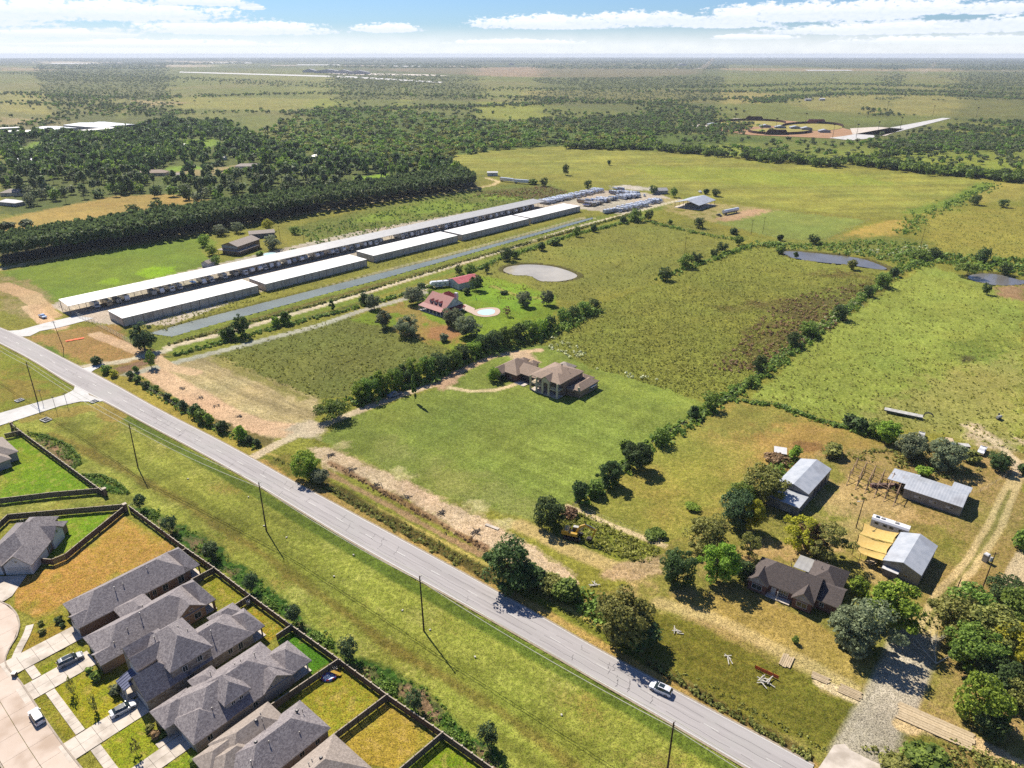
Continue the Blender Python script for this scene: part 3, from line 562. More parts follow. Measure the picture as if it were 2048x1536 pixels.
# ------------------------------------------------------------------ water bodies cut into the ground
def smooth_poly(pts, n=6):
    W = [G(*q) for q in pts]; out = []; m = len(W)
    for i in range(m):
        p0, p1, p2, p3 = W[i - 1], W[i], W[(i + 1) % m], W[(i + 2) % m]
        for k in range(n):
            t_ = k / n; out.append(.5 * ((2 * p1) + (-p0 + p2) * t_ + (2 * p0 - 5 * p1 + 4 * p2 - p3) * t_ ** 2 + (-p0 + 3 * p1 - 3 * p2 + p3) * t_ ** 3))
    return out
def world_inside(W, grow=0.0):
    c = sum(W, Vector()) / len(W); p = [(c.x + (q.x - c.x) * (1 + grow), c.y + (q.y - c.y) * (1 + grow)) for q in W]
    return inside(p, GX + jx * .6, GY + jy * .6)
POND1 = smooth_poly([(1010, 540), (1020, 532), (1060, 528), (1110, 533), (1150, 548), (1130, 558), (1085, 560), (1060, 550), (1030, 548)])
POND2 = smooth_poly([(1572, 503), (1600, 502), (1660, 508), (1720, 516), (1765, 532), (1755, 536), (1700, 528), (1640, 522), (1590, 514)])
POND3 = smooth_poly([(1940, 552), (1965, 546), (2000, 548), (2030, 556), (2048, 560), (2040, 566), (2000, 568), (1960, 562)])
POND4 = smooth_poly([(2008, 560), (2030, 558), (2055, 560), (2055, 568), (2030, 568)])
CAN_O, CAN_A = Vector((-197.85, 328.37, 0)), math.radians(48.3)
def can(a_, b_): return Vector((CAN_O.x + a_ * math.cos(CAN_A) - b_ * math.sin(CAN_A), CAN_O.y + a_ * math.sin(CAN_A) + b_ * math.cos(CAN_A), 0))
CANAL = [can(*q) for q in [(6, -32), (11, -44.5), (40, -43.6), (90, -43.2), (140, -43.5), (200, -41.5), (250, -40.5), (300, -39.5), (352, -37.5), (356, -34), (330, -33.5), (270, -35), (200, -35.5), (130, -33), (70, -31.5), (30, -31)]]
for W, gr in ((POND1, .06), (POND2, .08), (POND3, .1), (CANAL, 0.0)):
    if gr:
        idx = world_inside(W, .22); apply(idx, rgb(112, 96, 60), rgb(78, 80, 40), 1, .8)
    idx = world_inside(W, gr); ZZ[idx] = -1.6; CA[idx] = rgb(96, 84, 56)[:3]; CB[idx] = rgb(70, 66, 42)[:3]; RG[idx] = .2

# a few metres of real relief are cut flat where paving sheets lie (z stays at or below 0)
ZZ = np.minimum(ZZ, .3)
V = np.stack([GX, GY, ZZ], 1)
ii = np.arange(NR - 1)[:, None] * NA + np.arange(NA)[None, :]; jj = np.arange(NR - 1)[:, None] * NA + (np.arange(NA)[None, :] + 1) % NA
Q = np.stack([ii, ii + NA, jj + NA, jj], -1).reshape(-1, 4)[:, ::-1]
mg, t, b = principled('ground_cover')
aa = t.new('ShaderNodeAttribute', attribute_name='ca'); ab = t.new('ShaderNodeAttribute', attribute_name='cb'); ar = t.new('ShaderNodeAttribute', attribute_name='rough_growth')
tc = t.new('ShaderNodeTexCoord'); ov = tc.outputs['Object']
s1 = t.noise(ov, .9, 3, .6); s2 = t.noise(ov, 3.4, 2, .6); s3 = t.noise(ov, .22, 4, .6); s4 = t.noise(ov, 9, 1, .5)
mx = t.math('ADD', t.math('ADD', t.math('MULTIPLY', s1, .42), t.math('MULTIPLY', s2, .28)), t.math('ADD', t.math('MULTIPLY', s3, .18), t.math('MULTIPLY', s4, .12)))
col = t.mix(t.ramp(mx, .40, .60), aa.outputs['Color'], ab.outputs['Color'])
br = t.math('MULTIPLY_ADD', t.math('ADD', s2, s4), 3.6, -2.6, clamp=False); br = t.math('MINIMUM', t.math('MAXIMUM', br, .28), 1.7); bc = t.new('ShaderNodeCombineColor')
for i in range(3): t.link(br, bc.inputs[i])
col = t.mix(1.0, col, bc.outputs[0], 'MULTIPLY')
t.link(col, b.inputs['Base Color']); b.inputs['Roughness'].default_value = .95; b.inputs['Specular IOR Level'].default_value = .1
bn = t.new('ShaderNodeBump'); bn.inputs['Distance'].default_value = .35
t.link(t.math('MULTIPLY_ADD', ar.outputs['Fac'], .75, .12), bn.inputs['Strength']); t.link(mx, bn.inputs['Height']); t.link(bn.outputs[0], b.inputs['Normal'])
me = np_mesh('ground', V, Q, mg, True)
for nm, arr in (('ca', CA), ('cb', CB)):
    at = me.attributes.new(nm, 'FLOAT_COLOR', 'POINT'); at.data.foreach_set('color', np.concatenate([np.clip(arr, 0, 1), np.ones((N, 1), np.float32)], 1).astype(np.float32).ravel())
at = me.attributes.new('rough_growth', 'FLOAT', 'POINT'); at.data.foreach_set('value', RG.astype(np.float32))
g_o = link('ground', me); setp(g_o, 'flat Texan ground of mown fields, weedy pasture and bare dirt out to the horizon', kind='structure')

# water
def water(name, c, rough, glint, label, W, z, bumps=.25, scale=.35):
    m, t, b = principled(name); tc = t.new('ShaderNodeTexCoord'); n = t.noise(tc.outputs['Object'], .05, 4)
    t.link(t.mix(t.ramp(n, .35, .7), c, tuple(q * .75 for q in c[:3]) + (1,)), b.inputs['Base Color']); b.inputs['Roughness'].default_value = rough; b.inputs['IOR'].default_value = 1.33
    b.inputs['Specular IOR Level'].default_value = glint
    bn = t.new('ShaderNodeBump'); bn.inputs['Strength'].default_value = bumps; bn.inputs['Distance'].default_value = .12; t.link(t.noise(tc.outputs['Object'], scale, 4, .65), bn.inputs['Height']); t.link(bn.outputs[0], b.inputs['Normal'])
    MAT[name] = m; cx = sum(W, Vector()) / len(W)
    mb = MB(); mb.add([(cx.x + (q.x - cx.x) * 1.0, cx.y + (q.y - cx.y) * 1.0, z) for q in W], [tuple(range(len(W)))]); mb.add([(q.x, q.y, z - .3) for q in W], [tuple(range(len(W)))][::-1])
    o = mb.build(name, name); setp(o, label, kind='structure'); return o
def grow(W, k): c = sum(W, Vector()) / len(W); return [c + (q - c) * k for q in W]
water('pond_water', rgb(214, 204, 182, 1.7), .15, .5, 'milky round stock pond beside the farmhouse pasture', grow(POND1, 1.05), -.55, .1)  # bright sky reflection is put into this pond's base colour
water('stream_water', rgb(150, 146, 140, 2.2), .2, .6, 'long narrow pond in the weedy field', grow(POND2, 1.06), -.55, .1)
water('pool_of_standing_water', rgb(150, 146, 140, 2.2), .2, .6, 'dark pond ringed by trees at the field corner', grow(POND3, 1.08), -.55, .1)
water('canal_water', rgb(150, 160, 150, 2.0), .3, .45, 'blue grey drainage canal beside the storage buildings', CANAL, -.5, .9, .9)
# ------------------------------------------------------------------ materials
ASPH = surf('asphalt', rgb(206, 200, 198, 1.75), rgb(182, 176, 174, 1.75), .9, .9, (.04, 1, 1), math.radians(36.9), c3=rgb(204, 200, 196), scale3=.08, spec=.2, detail=6)
surf('shoulder_gravel', rgb(206, 190, 168), rgb(176, 158, 130), .95, 1.5)
surf('road_paint', rgb(236, 234, 228, 1.6), rgb(214, 212, 206, 1.6), .6, 2)
surf('tar', rgb(110, 106, 108), rgb(90, 88, 90), .8, 2)
surf('concrete', rgb(226, 214, 200, 1.45), rgb(212, 200, 184, 1.45), .85, .6, c3=rgb(200, 186, 168), scale3=.25, objvar=.08, coord='World')
surf('new_concrete', rgb(240, 238, 234, 1.8), rgb(226, 224, 220, 1.8), .85, .5, c3=rgb(214, 210, 202), scale3=.1, objvar=.06, coord='World')
surf('street_concrete', rgb(226, 208, 192, 1.5), rgb(216, 196, 178, 1.5), .85, .25, c3=rgb(206, 180, 156), scale3=.12, objvar=.05, coord='World')
surf('kerb_concrete', rgb(214, 198, 180), rgb(190, 174, 156), .85, 1)
surf('raw_timber', rgb(222, 200, 164, 1.7), rgb(196, 174, 138, 1.7), .9, 3, objvar=.3)
surf('white_timber', rgb(232, 226, 212, 1.7), rgb(204, 196, 180), .8, 3, objvar=.15)
surf('orange_mesh', rgb(250, 120, 66, 1.3), rgb(236, 96, 50, 1.3), .8, 4)
MAT['dirty_white'] = surf('dirty_white', rgb(228, 226, 220, 1.8), rgb(196, 192, 182), .7, .8)

def strip(U, L, t0, t1, z, n=3):
    "ribbon between two edges given as ground points (same count)"
    vs = []; fs = []
    for u, l in zip(U, L):
        a = u.lerp(l, t0); b_ = u.lerp(l, t1); vs += [(a.x, a.y, z), (b_.x, b_.y, z)]
    m = len(vs) // 2
    fs = [(2 * i, 2 * i + 1, 2 * i + 3, 2 * i + 2) for i in range(m - 1)]
    return vs, fs
UP = [(-60, 640), (0, 654), (44, 673), (109, 708), (161, 734), (219, 763), (309, 815), (421, 872), (487, 905), (520, 927), (661, 1003), (864, 1112), (1000, 1186), (1191, 1295), (1290, 1355), (1394, 1400), (1500, 1461), (1634, 1536), (1760, 1612)]
LO = [(-60, 658), (0, 686), (40, 706), (82, 730), (150, 774), (208, 801), (273, 837), (410, 909), (455, 934), (520, 972), (567, 1000), (703, 1084), (829, 1154), (1000, 1247), (1109, 1312), (1246, 1391), (1372, 1462), (1490, 1532), (1600, 1600)]
def resample(pts, n):
    W = [G(*q) for q in pts]; d = [0]
    for a, b_ in zip(W[:-1], W[1:]): d.append(d[-1] + (b_ - a).length)
    out = []
    for i in range(n):
        s = d[-1] * i / (n - 1); k = max(j for j in range(len(d)) if d[j] <= s + 1e-6); k = min(k, len(W) - 2)
        out.append(W[k].lerp(W[k + 1], (s - d[k]) / (d[k + 1] - d[k])))
    return out
# straighten the carriageway: fit both edges at common stations along its axis
ang = math.radians(-36.9); ax = Vector((math.cos(ang), math.sin(ang), 0)); nx = Vector((-math.sin(ang), math.cos(ang), 0)); R0 = G(864, 1140)
def prof(pts):
    q = sorted(((G(*p) - R0).dot(ax), (G(*p) - R0).dot(nx)) for p in pts); return np.array(q)
pu, pl = prof(UP), prof(LO); S = np.linspace(max(pu[0, 0], pl[0, 0]), min(pu[-1, 0], pl[-1, 0]), 90)
def sm(v):
    k = np.ones(9) / 9; return np.convolve(np.pad(v, 4, 'edge'), k, 'valid')
nu, nl = sm(np.interp(S, pu[:, 0], pu[:, 1])), sm(np.interp(S, pl[:, 0], pl[:, 1]))
RU = [R0 + ax * float(s) + nx * float(n) for s, n in zip(S, nu)]; RL = [R0 + ax * float(s) + nx * float(n) for s, n in zip(S, nl)]
mb = MB(); mb.add(*strip(RU, RL, -.055, 1.055, .02)); o = mb.build('road_shoulder', 'shoulder_gravel'); setp(o, 'pale gravel edge along the country road', kind='structure')
mb = MB(); mb.add(*strip(RU, RL, 0, 1, .035)); road = mb.build('road', 'asphalt'); setp(road, 'long straight pale grey two lane country road', kind='structure')
for t0, t1 in ((.012, .03), (.965, .985)):
    mb = MB(); mb.add(*strip(RU, RL, t0, t1, .045)); mb.build('edge_line', 'road_paint', road)
mb = MB(); s_ = S[0]
def at_s(s, t0, z=.047):
    u = float(np.interp(s, S, nu)); l = float(np.interp(s, S, nl)); n = u * (1 - t0) + l * t0; q = R0 + ax * s + nx * n; return (q.x, q.y, z)
dash = []
k = 0
while s_ < S[-1] - 4:
    vs = [at_s(s_, .488), at_s(s_ + 3, .488), at_s(s_ + 3, .504), at_s(s_, .504)]; m_ = MB(); m_.add(vs, [(0, 1, 2, 3)]); m_.build('lane_dash', 'road_paint', road); s_ += 12.2
rnd = random.Random(4); mb = MB()
for i in range(46):
    s0 = rnd.uniform(S[20], S[-1]); t0 = rnd.uniform(.04, .7); n_ = rnd.randint(4, 9); pts = []
    for j in range(n_ + 1): pts.append(at_s(s0 + rnd.uniform(-.3, .3) + j * .15, min(.98, t0 + j * rnd.uniform(.03, .05)), .04))
    for p_, q_ in zip(pts[:-1], pts[1:]):
        wv = ax * .05; mb.add([(p_[0] - wv.x, p_[1] - wv.y, .04), (p_[0] + wv.x, p_[1] + wv.y, .04), (q_[0] + wv.x, q_[1] + wv.y, .04), (q_[0] - wv.x, q_[1] - wv.y, .04)], [(0, 1, 2, 3)])
for i in range(3):
    pts = [at_s(float(s), .32 + .22 * i + .012 * math.sin(s * .9 + i), .04) for s in np.arange(S[30], S[-1], 2.2)]
    for p_, q_ in zip(pts[:-1], pts[1:]):
        if rnd.random() < .8: wv = nx * .03; mb.add([(p_[0] - wv.x, p_[1] - wv.y, .041), (p_[0] + wv.x, p_[1] + wv.y, .041), (q_[0] + wv.x, q_[1] + wv.y, .041), (q_[0] - wv.x, q_[1] - wv.y, .041)], [(0, 1, 2, 3)])
o = mb.build('tar_seal', 'tar', road); setp(o, kind='stuff')

def sheet(name, pts, mat, z, label, smooth=0, kind='structure', parent=None, thick=0.0):
    W = smooth_poly(pts, smooth) if smooth else [G(*q) for q in pts]
    import bmesh
    bm = bmesh.new(); vs = [bm.verts.new((q.x, q.y, z)) for q in W]; f = bm.faces.new(vs)
    if f.normal.z < 0 or f.calc_area() < 0: f.normal_flip()
    f.normal_update()
    if f.normal.z < 0: f.normal_flip()
    bmesh.ops.triangulate(bm, faces=[f])
    if thick:
        r = bmesh.ops.extrude_face_region(bm, geom=list(bm.faces)); bmesh.ops.translate(bm, verts=[v for v in r['geom'] if isinstance(v, bmesh.types.BMVert)], vec=(0, 0, -thick))
        bmesh.ops.recalc_face_normals(bm, faces=bm.faces)
    me = bpy.data.meshes.new(name); bm.to_mesh(me); bm.free(); me.materials.append(MAT[mat] if isinstance(mat, str) else mat)
    o = link(name, me, parent); setp(o, label, kind=kind); return o
# side street mouth, concrete entrances
sheet('side_road', [(150, 772), (166, 764), (178, 790), (208, 801), (200, 803), (160, 803), (120, 812), (0, 851), (-120, 900), (-120, 862), (0, 826), (70, 806), (128, 790), (147, 780)], 'new_concrete', .028, 'pale concrete side street joining the country road')
sheet('storage_driveway', [(12, 662), (44, 673), (60, 672), (80, 662), (118, 655), (172, 641), (188, 636), (150, 632), (90, 646), (40, 660)], 'new_concrete', .03, 'concrete entrance drive to the storage yard gate')
sheet('lane_apron', [(160, 738), (181, 745), (188, 740), (206, 731), (208, 727), (195, 727), (178, 734)], 'new_concrete', .03, 'concrete apron where the gravel lane meets the road')
sheet('ranch_apron', [(1618, 1560), (1640, 1532), (1656, 1508), (1668, 1490), (1690, 1488), (1700, 1500), (1740, 1520), (1762, 1530), (1768, 1560)], 'concrete', .05, 'concrete apron at the foot of the ranch driveway')
# ------------------------------------------------------------------ subdivision paving, in the lot frame
LA = math.radians(50); LO_ = Vector((-62.43, 131.87, 0)); le = Vector((math.cos(LA), math.sin(LA), 0)); lf = Vector((-math.sin(LA), math.cos(LA), 0))
def lot(a, b_, z=0): return LO_ + le * a + lf * b_ + Vector((0, 0, z))
def lotpx(x, y): q = G(x, y) - LO_; return q.dot(le), q.dot(lf)
def slab_row(parent, a0, a1, b0, b1, na, nb, mat, z0=.0, z1=.07, gap=.05, name='slab', jit=0):
    "rectangle in the lot frame laid as separate concrete panels"
    da, db = (a1 - a0) / na, (b1 - b0) / nb; me = MB().b2(-da / 2 + gap / 2, da / 2 - gap / 2, -abs(db) / 2 + gap / 2, abs(db) / 2 - gap / 2, z0, z1).mesh(name, mat)
    for i in range(na):
        for j in range(nb):
            q = lot(a0 + da * (i + .5), b0 + db * (j + .5)); link(name, me, parent, (q.x, q.y, 0), LA)
sub = thing('street', None, None); setp(sub, 'pinkish concrete residential street in big panels with kerb', kind='structure')
E = [(-14, 1190), (0, 1203), (20, 1212), (34, 1228), (40, 1248), (34, 1272), (18, 1298), (9, 1318), (14, 1335), (40, 1362), (60, 1392), (98, 1450), (130, 1495), (170, 1545), (230, 1610)]
LA_pts = [lotpx(*q) for q in E]
# panels: sweep along the street on the near side of its kerb line
KL = [lot(*q) for q in LA_pts]
for i in range(6, len(KL) - 1):
    pass
sd_dir = le * -1
kb = resample(E, 44)
for i in range(43):
    a, b_ = kb[i], kb[i + 1]
    if i % 3 == 0: anchor = a
    if i % 3 == 2:
        for (w0, w1) in ((.05, 4.4), (4.45, 8.8)):
            q = [anchor + sd_dir * w0, b_ + sd_dir * w0, b_ + sd_dir * w1, anchor + sd_dir * w1]
            c_ = sum(q, Vector()) / 4; mb = MB(); vs = [tuple(p_ + (c_ - p_).normalized() * .03 - c_ + Vector((0, 0, z))) for z in (.0, .05) for p_ in q]
            mb.add(vs, [(0, 1, 2, 3), (7, 6, 5, 4), (0, 4, 5, 1), (1, 5, 6, 2), (2, 6, 7, 3), (3, 7, 4, 0)]); mb.build('slab', 'street_concrete', sub, (c_.x, c_.y, 0))
mb = MB()
for a, b_ in zip(kb[:-1], kb[1:]): mb.beam(a + Vector((0, 0, .06)), b_ + (b_ - a) * .02 + Vector((0, 0, .06)), .3, .17)
mb.build('kerb', 'kerb_concrete', sub)
mb = MB(); w2 = [p_ + sd_dir * 9.0 for p_ in kb]
for a, b_ in zip(w2[:-1], w2[1:]): mb.beam(a + Vector((0, 0, .06)), b_ + (b_ - a) * .02 + Vector((0, 0, .06)), .3, .17)
mb.build('kerb', 'kerb_concrete', sub)
side = thing('sidewalk', None, None); setp(side, 'narrow concrete sidewalk of square slabs across the front lawns', kind='structure')
slab_row(side, -42.2, -40.5, 17.4, 13.2, 1, 3, 'concrete'); slab_row(side, -41.8, -40.1, 7.3, -7.8, 1, 10, 'concrete'); slab_row(side, -41.4, -39.6, -13.5, -22.8, 1, 6, 'concrete'); slab_row(side, -41.2, -39.4, -27.4, -36.4, 1, 6, 'concrete')
for i, (x, y) in enumerate([(35, 1318), (47, 1300), (57, 1283), (66, 1268), (70, 1252)]):
    pass
walk = [(31, 1316), (38, 1298), (47, 1282), (55, 1266), (60, 1250)]; wk = resample(walk, 7)
for a, b_ in zip(wk[:-1], wk[1:]):
    d_ = (b_ - a); n_ = Vector((-d_.y, d_.x, 0)).normalized() * .8; c_ = (a + b_) / 2; mb = MB()
    q = [a - n_, a + n_, b_ + n_, b_ - n_]; vs = [tuple(p_ + (c_ - p_) * .03 - c_ + Vector((0, 0, z))) for z in (0, .07) for p_ in q]
    mb.add(vs, [(0, 1, 2, 3), (7, 6, 5, 4), (0, 4, 5, 1), (1, 5, 6, 2), (2, 6, 7, 3), (3, 7, 4, 0)]); mb.build('slab', 'concrete', side, (c_.x, c_.y, 0))
def driveway(a0, a1, b0, b1, label, na=4, extra=()):
    d = thing('driveway', None, None); setp(d, label, kind='structure')
    slab_row(d, a0, a1, b0, b1, na, 2, 'concrete', 0, .06)
    for e in extra: slab_row(d, *e)
    return d
driveway(-45.2, -30.2, 23.2, 17.6, 'empty driveway in front of the first dark hipped house', 5, [(-30.2, -29.2, 22, 18, 1, 1, 'concrete', 0, .06)])
driveway(-45.4, -31.6, 13.0, 7.5, 'driveway holding the silver and black parked car', 5)
driveway(-45.0, -30.2, -8.0, -13.3, 'driveway holding the white hatchback', 5)
driveway(-45.0, -28.6, -23.0, -27.2, 'driveway of the third house, bare and sunlit', 5, [(-33, -28.4, -21.4, -22.9, 1, 1, 'concrete', 0, .06)])
sheet('driveway', [(0, 1153), (54, 1150), (34, 1178), (24, 1192), (8, 1202), (-30, 1204), (-60, 1160)], 'concrete', .05, 'white driveway in front of the corner house garage')
driveway(-44, -30.5, -36.5, -41.5, 'driveway by the bottom edge house', 4)
# ------------------------------------------------------------------ building materials
shingle('grey_shingle', rgb(200, 190, 188), rgb(140, 131, 134), rgb(84, 78, 86))
shingle('brown_shingle', rgb(184, 158, 136, 1.6), rgb(152, 130, 112, 1.6), rgb(112, 94, 82, 1.6))
shingle('dark_shingle', rgb(120, 106, 100), rgb(92, 82, 80), rgb(70, 62, 62))
shingle('light_shingle', rgb(212, 196, 182), rgb(170, 156, 144), rgb(124, 114, 108))
masonry('tan_brick', rgb(198, 160, 122), rgb(168, 130, 98), rgb(190, 170, 150), .3, .1)
masonry('brown_brick', rgb(176, 140, 112), rgb(146, 112, 92), rgb(160, 140, 124), .3, .1)
masonry('red_brick', rgb(148, 96, 82), rgb(112, 70, 62), rgb(150, 124, 112), .3, .1)
masonry('pale_brick', rgb(216, 200, 182), rgb(186, 168, 148), rgb(206, 196, 182), .3, .1)
masonry('rubble_stone', rgb(226, 216, 200), rgb(150, 132, 116), rgb(214, 204, 190), .62, .27)
surf('cream_stucco', rgb(230, 212, 182, 1.4), rgb(214, 196, 164, 1.4), .9, 1)
surf('siding', rgb(206, 200, 196), rgb(186, 182, 180), .8, 1)
surf('white_trim', rgb(238, 234, 226, 1.5), rgb(222, 218, 210, 1.5), .6, 1)
surf('white_siding', rgb(238, 236, 234, 1.6), rgb(218, 218, 220, 1.6), .6, 1)
surf('eave_trim', rgb(206, 190, 168), rgb(190, 172, 150), .7, 1)
surf('pilaster_tan', rgb(176, 160, 144, 1.5), rgb(160, 144, 128, 1.5), .8, 1); surf('brown_trim', rgb(128, 104, 84), rgb(110, 90, 72), .7, 1)
surf('garage_white', rgb(222, 220, 216, 1.7), rgb(204, 202, 200, 1.7), .5, 2)
surf('door_dark', rgb(86, 66, 54), rgb(70, 54, 46), .5, 2)
surf('vent_metal', rgb(120, 118, 118), rgb(88, 86, 88), .5, 3, metal=.5)
surf('vent_lead', rgb(216, 212, 206), rgb(190, 186, 182), .5, 3, metal=.2)
ribbed('red_metal', rgb(166, 36, 34), rgb(146, 26, 26), .6, .0, .45, 'X')
ribbed('faded_red_metal', rgb(236, 128, 128), rgb(222, 104, 104), .45, .1, .5, 'X')
ribbed('galvanised', rgb(222, 226, 232, 1.8), rgb(202, 208, 216, 1.8), .42, .1, .8, 'X', rgb(190, 190, 194))
ribbed('galvanised_wall', rgb(176, 178, 182), rgb(150, 152, 158), .5, .3, .6, 'X', rgb(140, 126, 112))
ribbed('white_membrane', rgb(252, 250, 246, 1.35), rgb(238, 236, 232, 1.35), .6, 0, 3.0, 'X', bump=.05)
ribbed('canopy_metal', rgb(214, 212, 208), rgb(198, 196, 194), .5, .2, 1.2, 'X')
ribbed('beige_panel', rgb(206, 192, 176, 1.15), rgb(190, 176, 160, 1.15), .7, 0, .6, 'X', rgb(176, 160, 142))
ribbed('blue_metal', rgb(120, 126, 156), rgb(96, 102, 134), .4, .3, .4, 'Y')
mgl, t, b = principled('window_glass'); b.inputs['Base Color'].default_value = (.02, .03, .035, 1); b.inputs['Roughness'].default_value = .08; b.inputs['Specular IOR Level'].default_value = .7; MAT['window_glass'] = mgl
surf('dark_interior', (.03, .03, .035, 1), (.02, .02, .02, 1), .9, 1)

def roof_mesh(x0, x1, y0, y1, ze, pitch, hipa, hipb, over=.45, axis='x', th=.2, ge=.35):
    "gable or hip roof over a rectangle; returns top surfaces and rim as separate lists, and the ridge height"
    if axis == 'y': X0, X1, Y0, Y1 = y0, y1, x0, x1
    else: X0, X1, Y0, Y1 = x0, x1, y0, y1
    a0 = X0 - (over if hipa else ge); a1 = X1 + (over if hipb else ge); b0 = Y0 - over; b1 = Y1 + over
    hw = (b1 - b0) / 2; zr = ze + pitch * hw; ym = (b0 + b1) / 2
    r0 = a0 + (hw if hipa else 0); r1 = a1 - (hw if hipb else 0)
    if r0 > r1: r0 = r1 = (r0 + r1) / 2
    v = [(a0, b0, ze), (a1, b0, ze), (a1, b1, ze), (a0, b1, ze), (r0, ym, zr), (r1, ym, zr)]
    f = [(0, 1, 5, 4), (2, 3, 4, 5)]
    if hipa: f.append((3, 0, 4))
    if hipb: f.append((1, 2, 5))
    v2 = [(x, y, z - th) for x, y, z in v]; n = 6
    fb = [tuple(i + n for i in reversed(q)) for q in f]
    rim = [(0, 1), (2, 3)]
    rim += [(3, 0)] if hipa else [(3, 4), (4, 0)]
    rim += [(1, 2)] if hipb else [(1, 5), (5, 2)]
    fr = [(b_, a_, a_ + n, b_ + n) for a_, b_ in rim]
    sw = (lambda p: (p[1], p[0], p[2])) if axis == 'y' else (lambda p: p)
    fl = (lambda q: tuple(reversed(q))) if axis == 'y' else (lambda q: q)
    V_ = [sw(p) for p in v + v2]
    return V_, [fl(q) for q in f + fb], [fl(q) for q in fr], zr

def wing(par, x0, x1, y0, y1, ze, pitch, hip='hh', axis='x', roof='grey_shingle', wall='tan_brick', trim='eave_trim', over=.45, z0=0.0, gable=None, ge=.35, walls=True):
    V_, top, rim, zr = roof_mesh(x0, x1, y0, y1, ze, pitch, hip[0] == 'h', hip[1] == 'h', over, axis, ge=ge)
    m = MB(); m.add(V_, top); m.build('roof', roof, par)
    m = MB(); m.add([(p[0], p[1], p[2] + (0 if i < 6 else -.02)) for i, p in enumerate(V_)], rim); m.build('eave_trim', trim, par)
    if walls:
        m = MB(); m.b2(x0, x1, y0, y1, z0, ze - .12 + min(over, .45) * pitch * .5); w_ = m.build('wall', wall, par)
        g = MB(); any_ = False
        for e, k in ((0, hip[0]), (1, hip[1])):
            if k == 'g':
                any_ = True
                if axis == 'x':
                    xx = (x0, x1)[e]; s = -1 if e == 0 else 1; pts = [(y0, ze - .12), (y1, ze - .12), ((y0 + y1) / 2, zr - .25)]; g.prism(pts, xx - .12 * s, xx + .012 * s, 0, 'x')
                else:
                    yy_ = (y0, y1)[e]; s = -1 if e == 0 else 1; pts = [(x0, ze - .12), (x1, ze - .12), ((x0 + x1) / 2, zr - .25)]; g.prism(pts, yy_ - .12 * s, yy_ + .012 * s, 0, 'y')
        if any_: g.build('gable_wall', gable or wall, par)
    return zr

def win(par, x, y, z, w, h, face, mat='window_glass', frame='white_trim', name='window', mull=1):
    "window or door let into a wall: face is '+x','-x','+y','-y'"
    s = 1 if face[0] == '+' else -1; ax_ = face[1]
    f = MB(); g = MB()
    def bx(mb_, u0, u1, z_0, z_1, d0, d1):
        if ax_ == 'y': mb_.b2(x + u0, x + u1, y + s * d0, y + s * d1, z_0, z_1)
        else: mb_.b2(x + s * d0, x + s * d1, y + u0, y + u1, z_0, z_1)
    bx(g, -w / 2 + .06, w / 2 - .06, z + .06, z + h - .06, -.03, .03)
    bx(f, -w / 2, -w / 2 + .08, z, z + h, -.03, .06); bx(f, w / 2 - .08, w / 2, z, z + h, -.03, .06); bx(f, -w / 2 + .08, w / 2 - .08, z, z + .08, -.03, .06); bx(f, -w / 2 + .08, w / 2 - .08, z + h - .08, z + h, -.03, .06)
    for i in range(mull):
        u = -w / 2 + w * (i + 1) / (mull + 1); bx(f, u - .03, u + .03, z + .08, z + h - .08, -.02, .05)
    o = f.build(name, frame, par); g.build('pane', mat, o); return o

def garage(par, x, y, w, face='-x', h=2.2):
    s = 1 if face[0] == '+' else -1; o = thing('garage_door', None, None); o.parent = par; KIDS.setdefault(par.name, []).append(o)
    for i in range(4):
        m = MB(); z = .05 + i * h / 4
        if face[1] == 'x': m.b2(x + s * .0, x + s * .05, y - w / 2, y + w / 2, z, z + h / 4 - .03)
        else: m.b2(x - w / 2, x + w / 2, y, y + s * .05, z, z + h / 4 - .03)
        m.build('door_panel', 'garage_white', o)
def vents(par, pts):
    for (x, y, z, kind) in pts:
        m = MB()
        if kind == 'p': m.tube((x, y, z - .35), (x, y, z + .5), .07, .07, 8); m.tube((x, y, z + .5), (x, y, z + .6), .14, .12, 8)
        elif kind == 't': m.tube((x, y, z - .4), (x, y, z + 1.1), .09, .09, 8); m.tube((x, y, z + 1.1), (x, y, z + 1.25), .17, .1, 8)
        else: m.tube((x, y, z - .3), (x, y, z + .12), .16, .16, 10); m.tube((x, y, z + .12), (x, y, z + .35), .36, .2, 12)
        m.build('roof_vent', 'vent_lead' if kind == 't' else 'vent_metal', par)
def posts(par, pts, z0, z1, r=.12, mat='white_trim', name='column'):
    for (x, y) in pts: MB().b2(x - r, x + r, y - r, y + r, z0, z1).build(name, mat, par)
def lot_house(name, label, a, b_, group=None):
    q = lot(a, b_); return thing(name, label, 'house', q, LA, group)

# Local frame of the subdivision houses: +x to the back fence, +y to the north-west neighbour.
SUBG = 'new houses backing onto the long fence'
h = lot_house('house', 'long single storey house with plain dark hipped roof beside the vacant lot', -30, 17.5, SUBG)
zr = wing(h, .4, 25, .5, 10.8, 2.9, .62, 'hh', wall='brown_brick'); wing(h, -.6, 4.5, .6, 5.4, 2.85, .62, 'gh', wall='brown_brick', gable='siding')
win(h, 14.4, .5, .7, 1.0, 1.6, '-y'); win(h, 16.0, .5, .7, 1.0, 1.6, '-y'); win(h, 18.6, .5, .4, 1.4, 2.0, '-y'); win(h, 22.5, .5, .3, 1.6, 2.2, '-y'); garage(h, -.62, 3.0, 4.4); win(h, .38, 7.4, .1, 1.1, 2.2, '-x', 'door_dark', name='front_door', mull=0)
vents(h, [(9, 3.6, 5.0, 't'), (11, 3.9, 5.2, 'p'), (17, 4.6, 5.6, 'p')]); posts(h, [(27.1, .2), (27.1, 10.6)], 0, 2.75, .14, 'brown_trim')
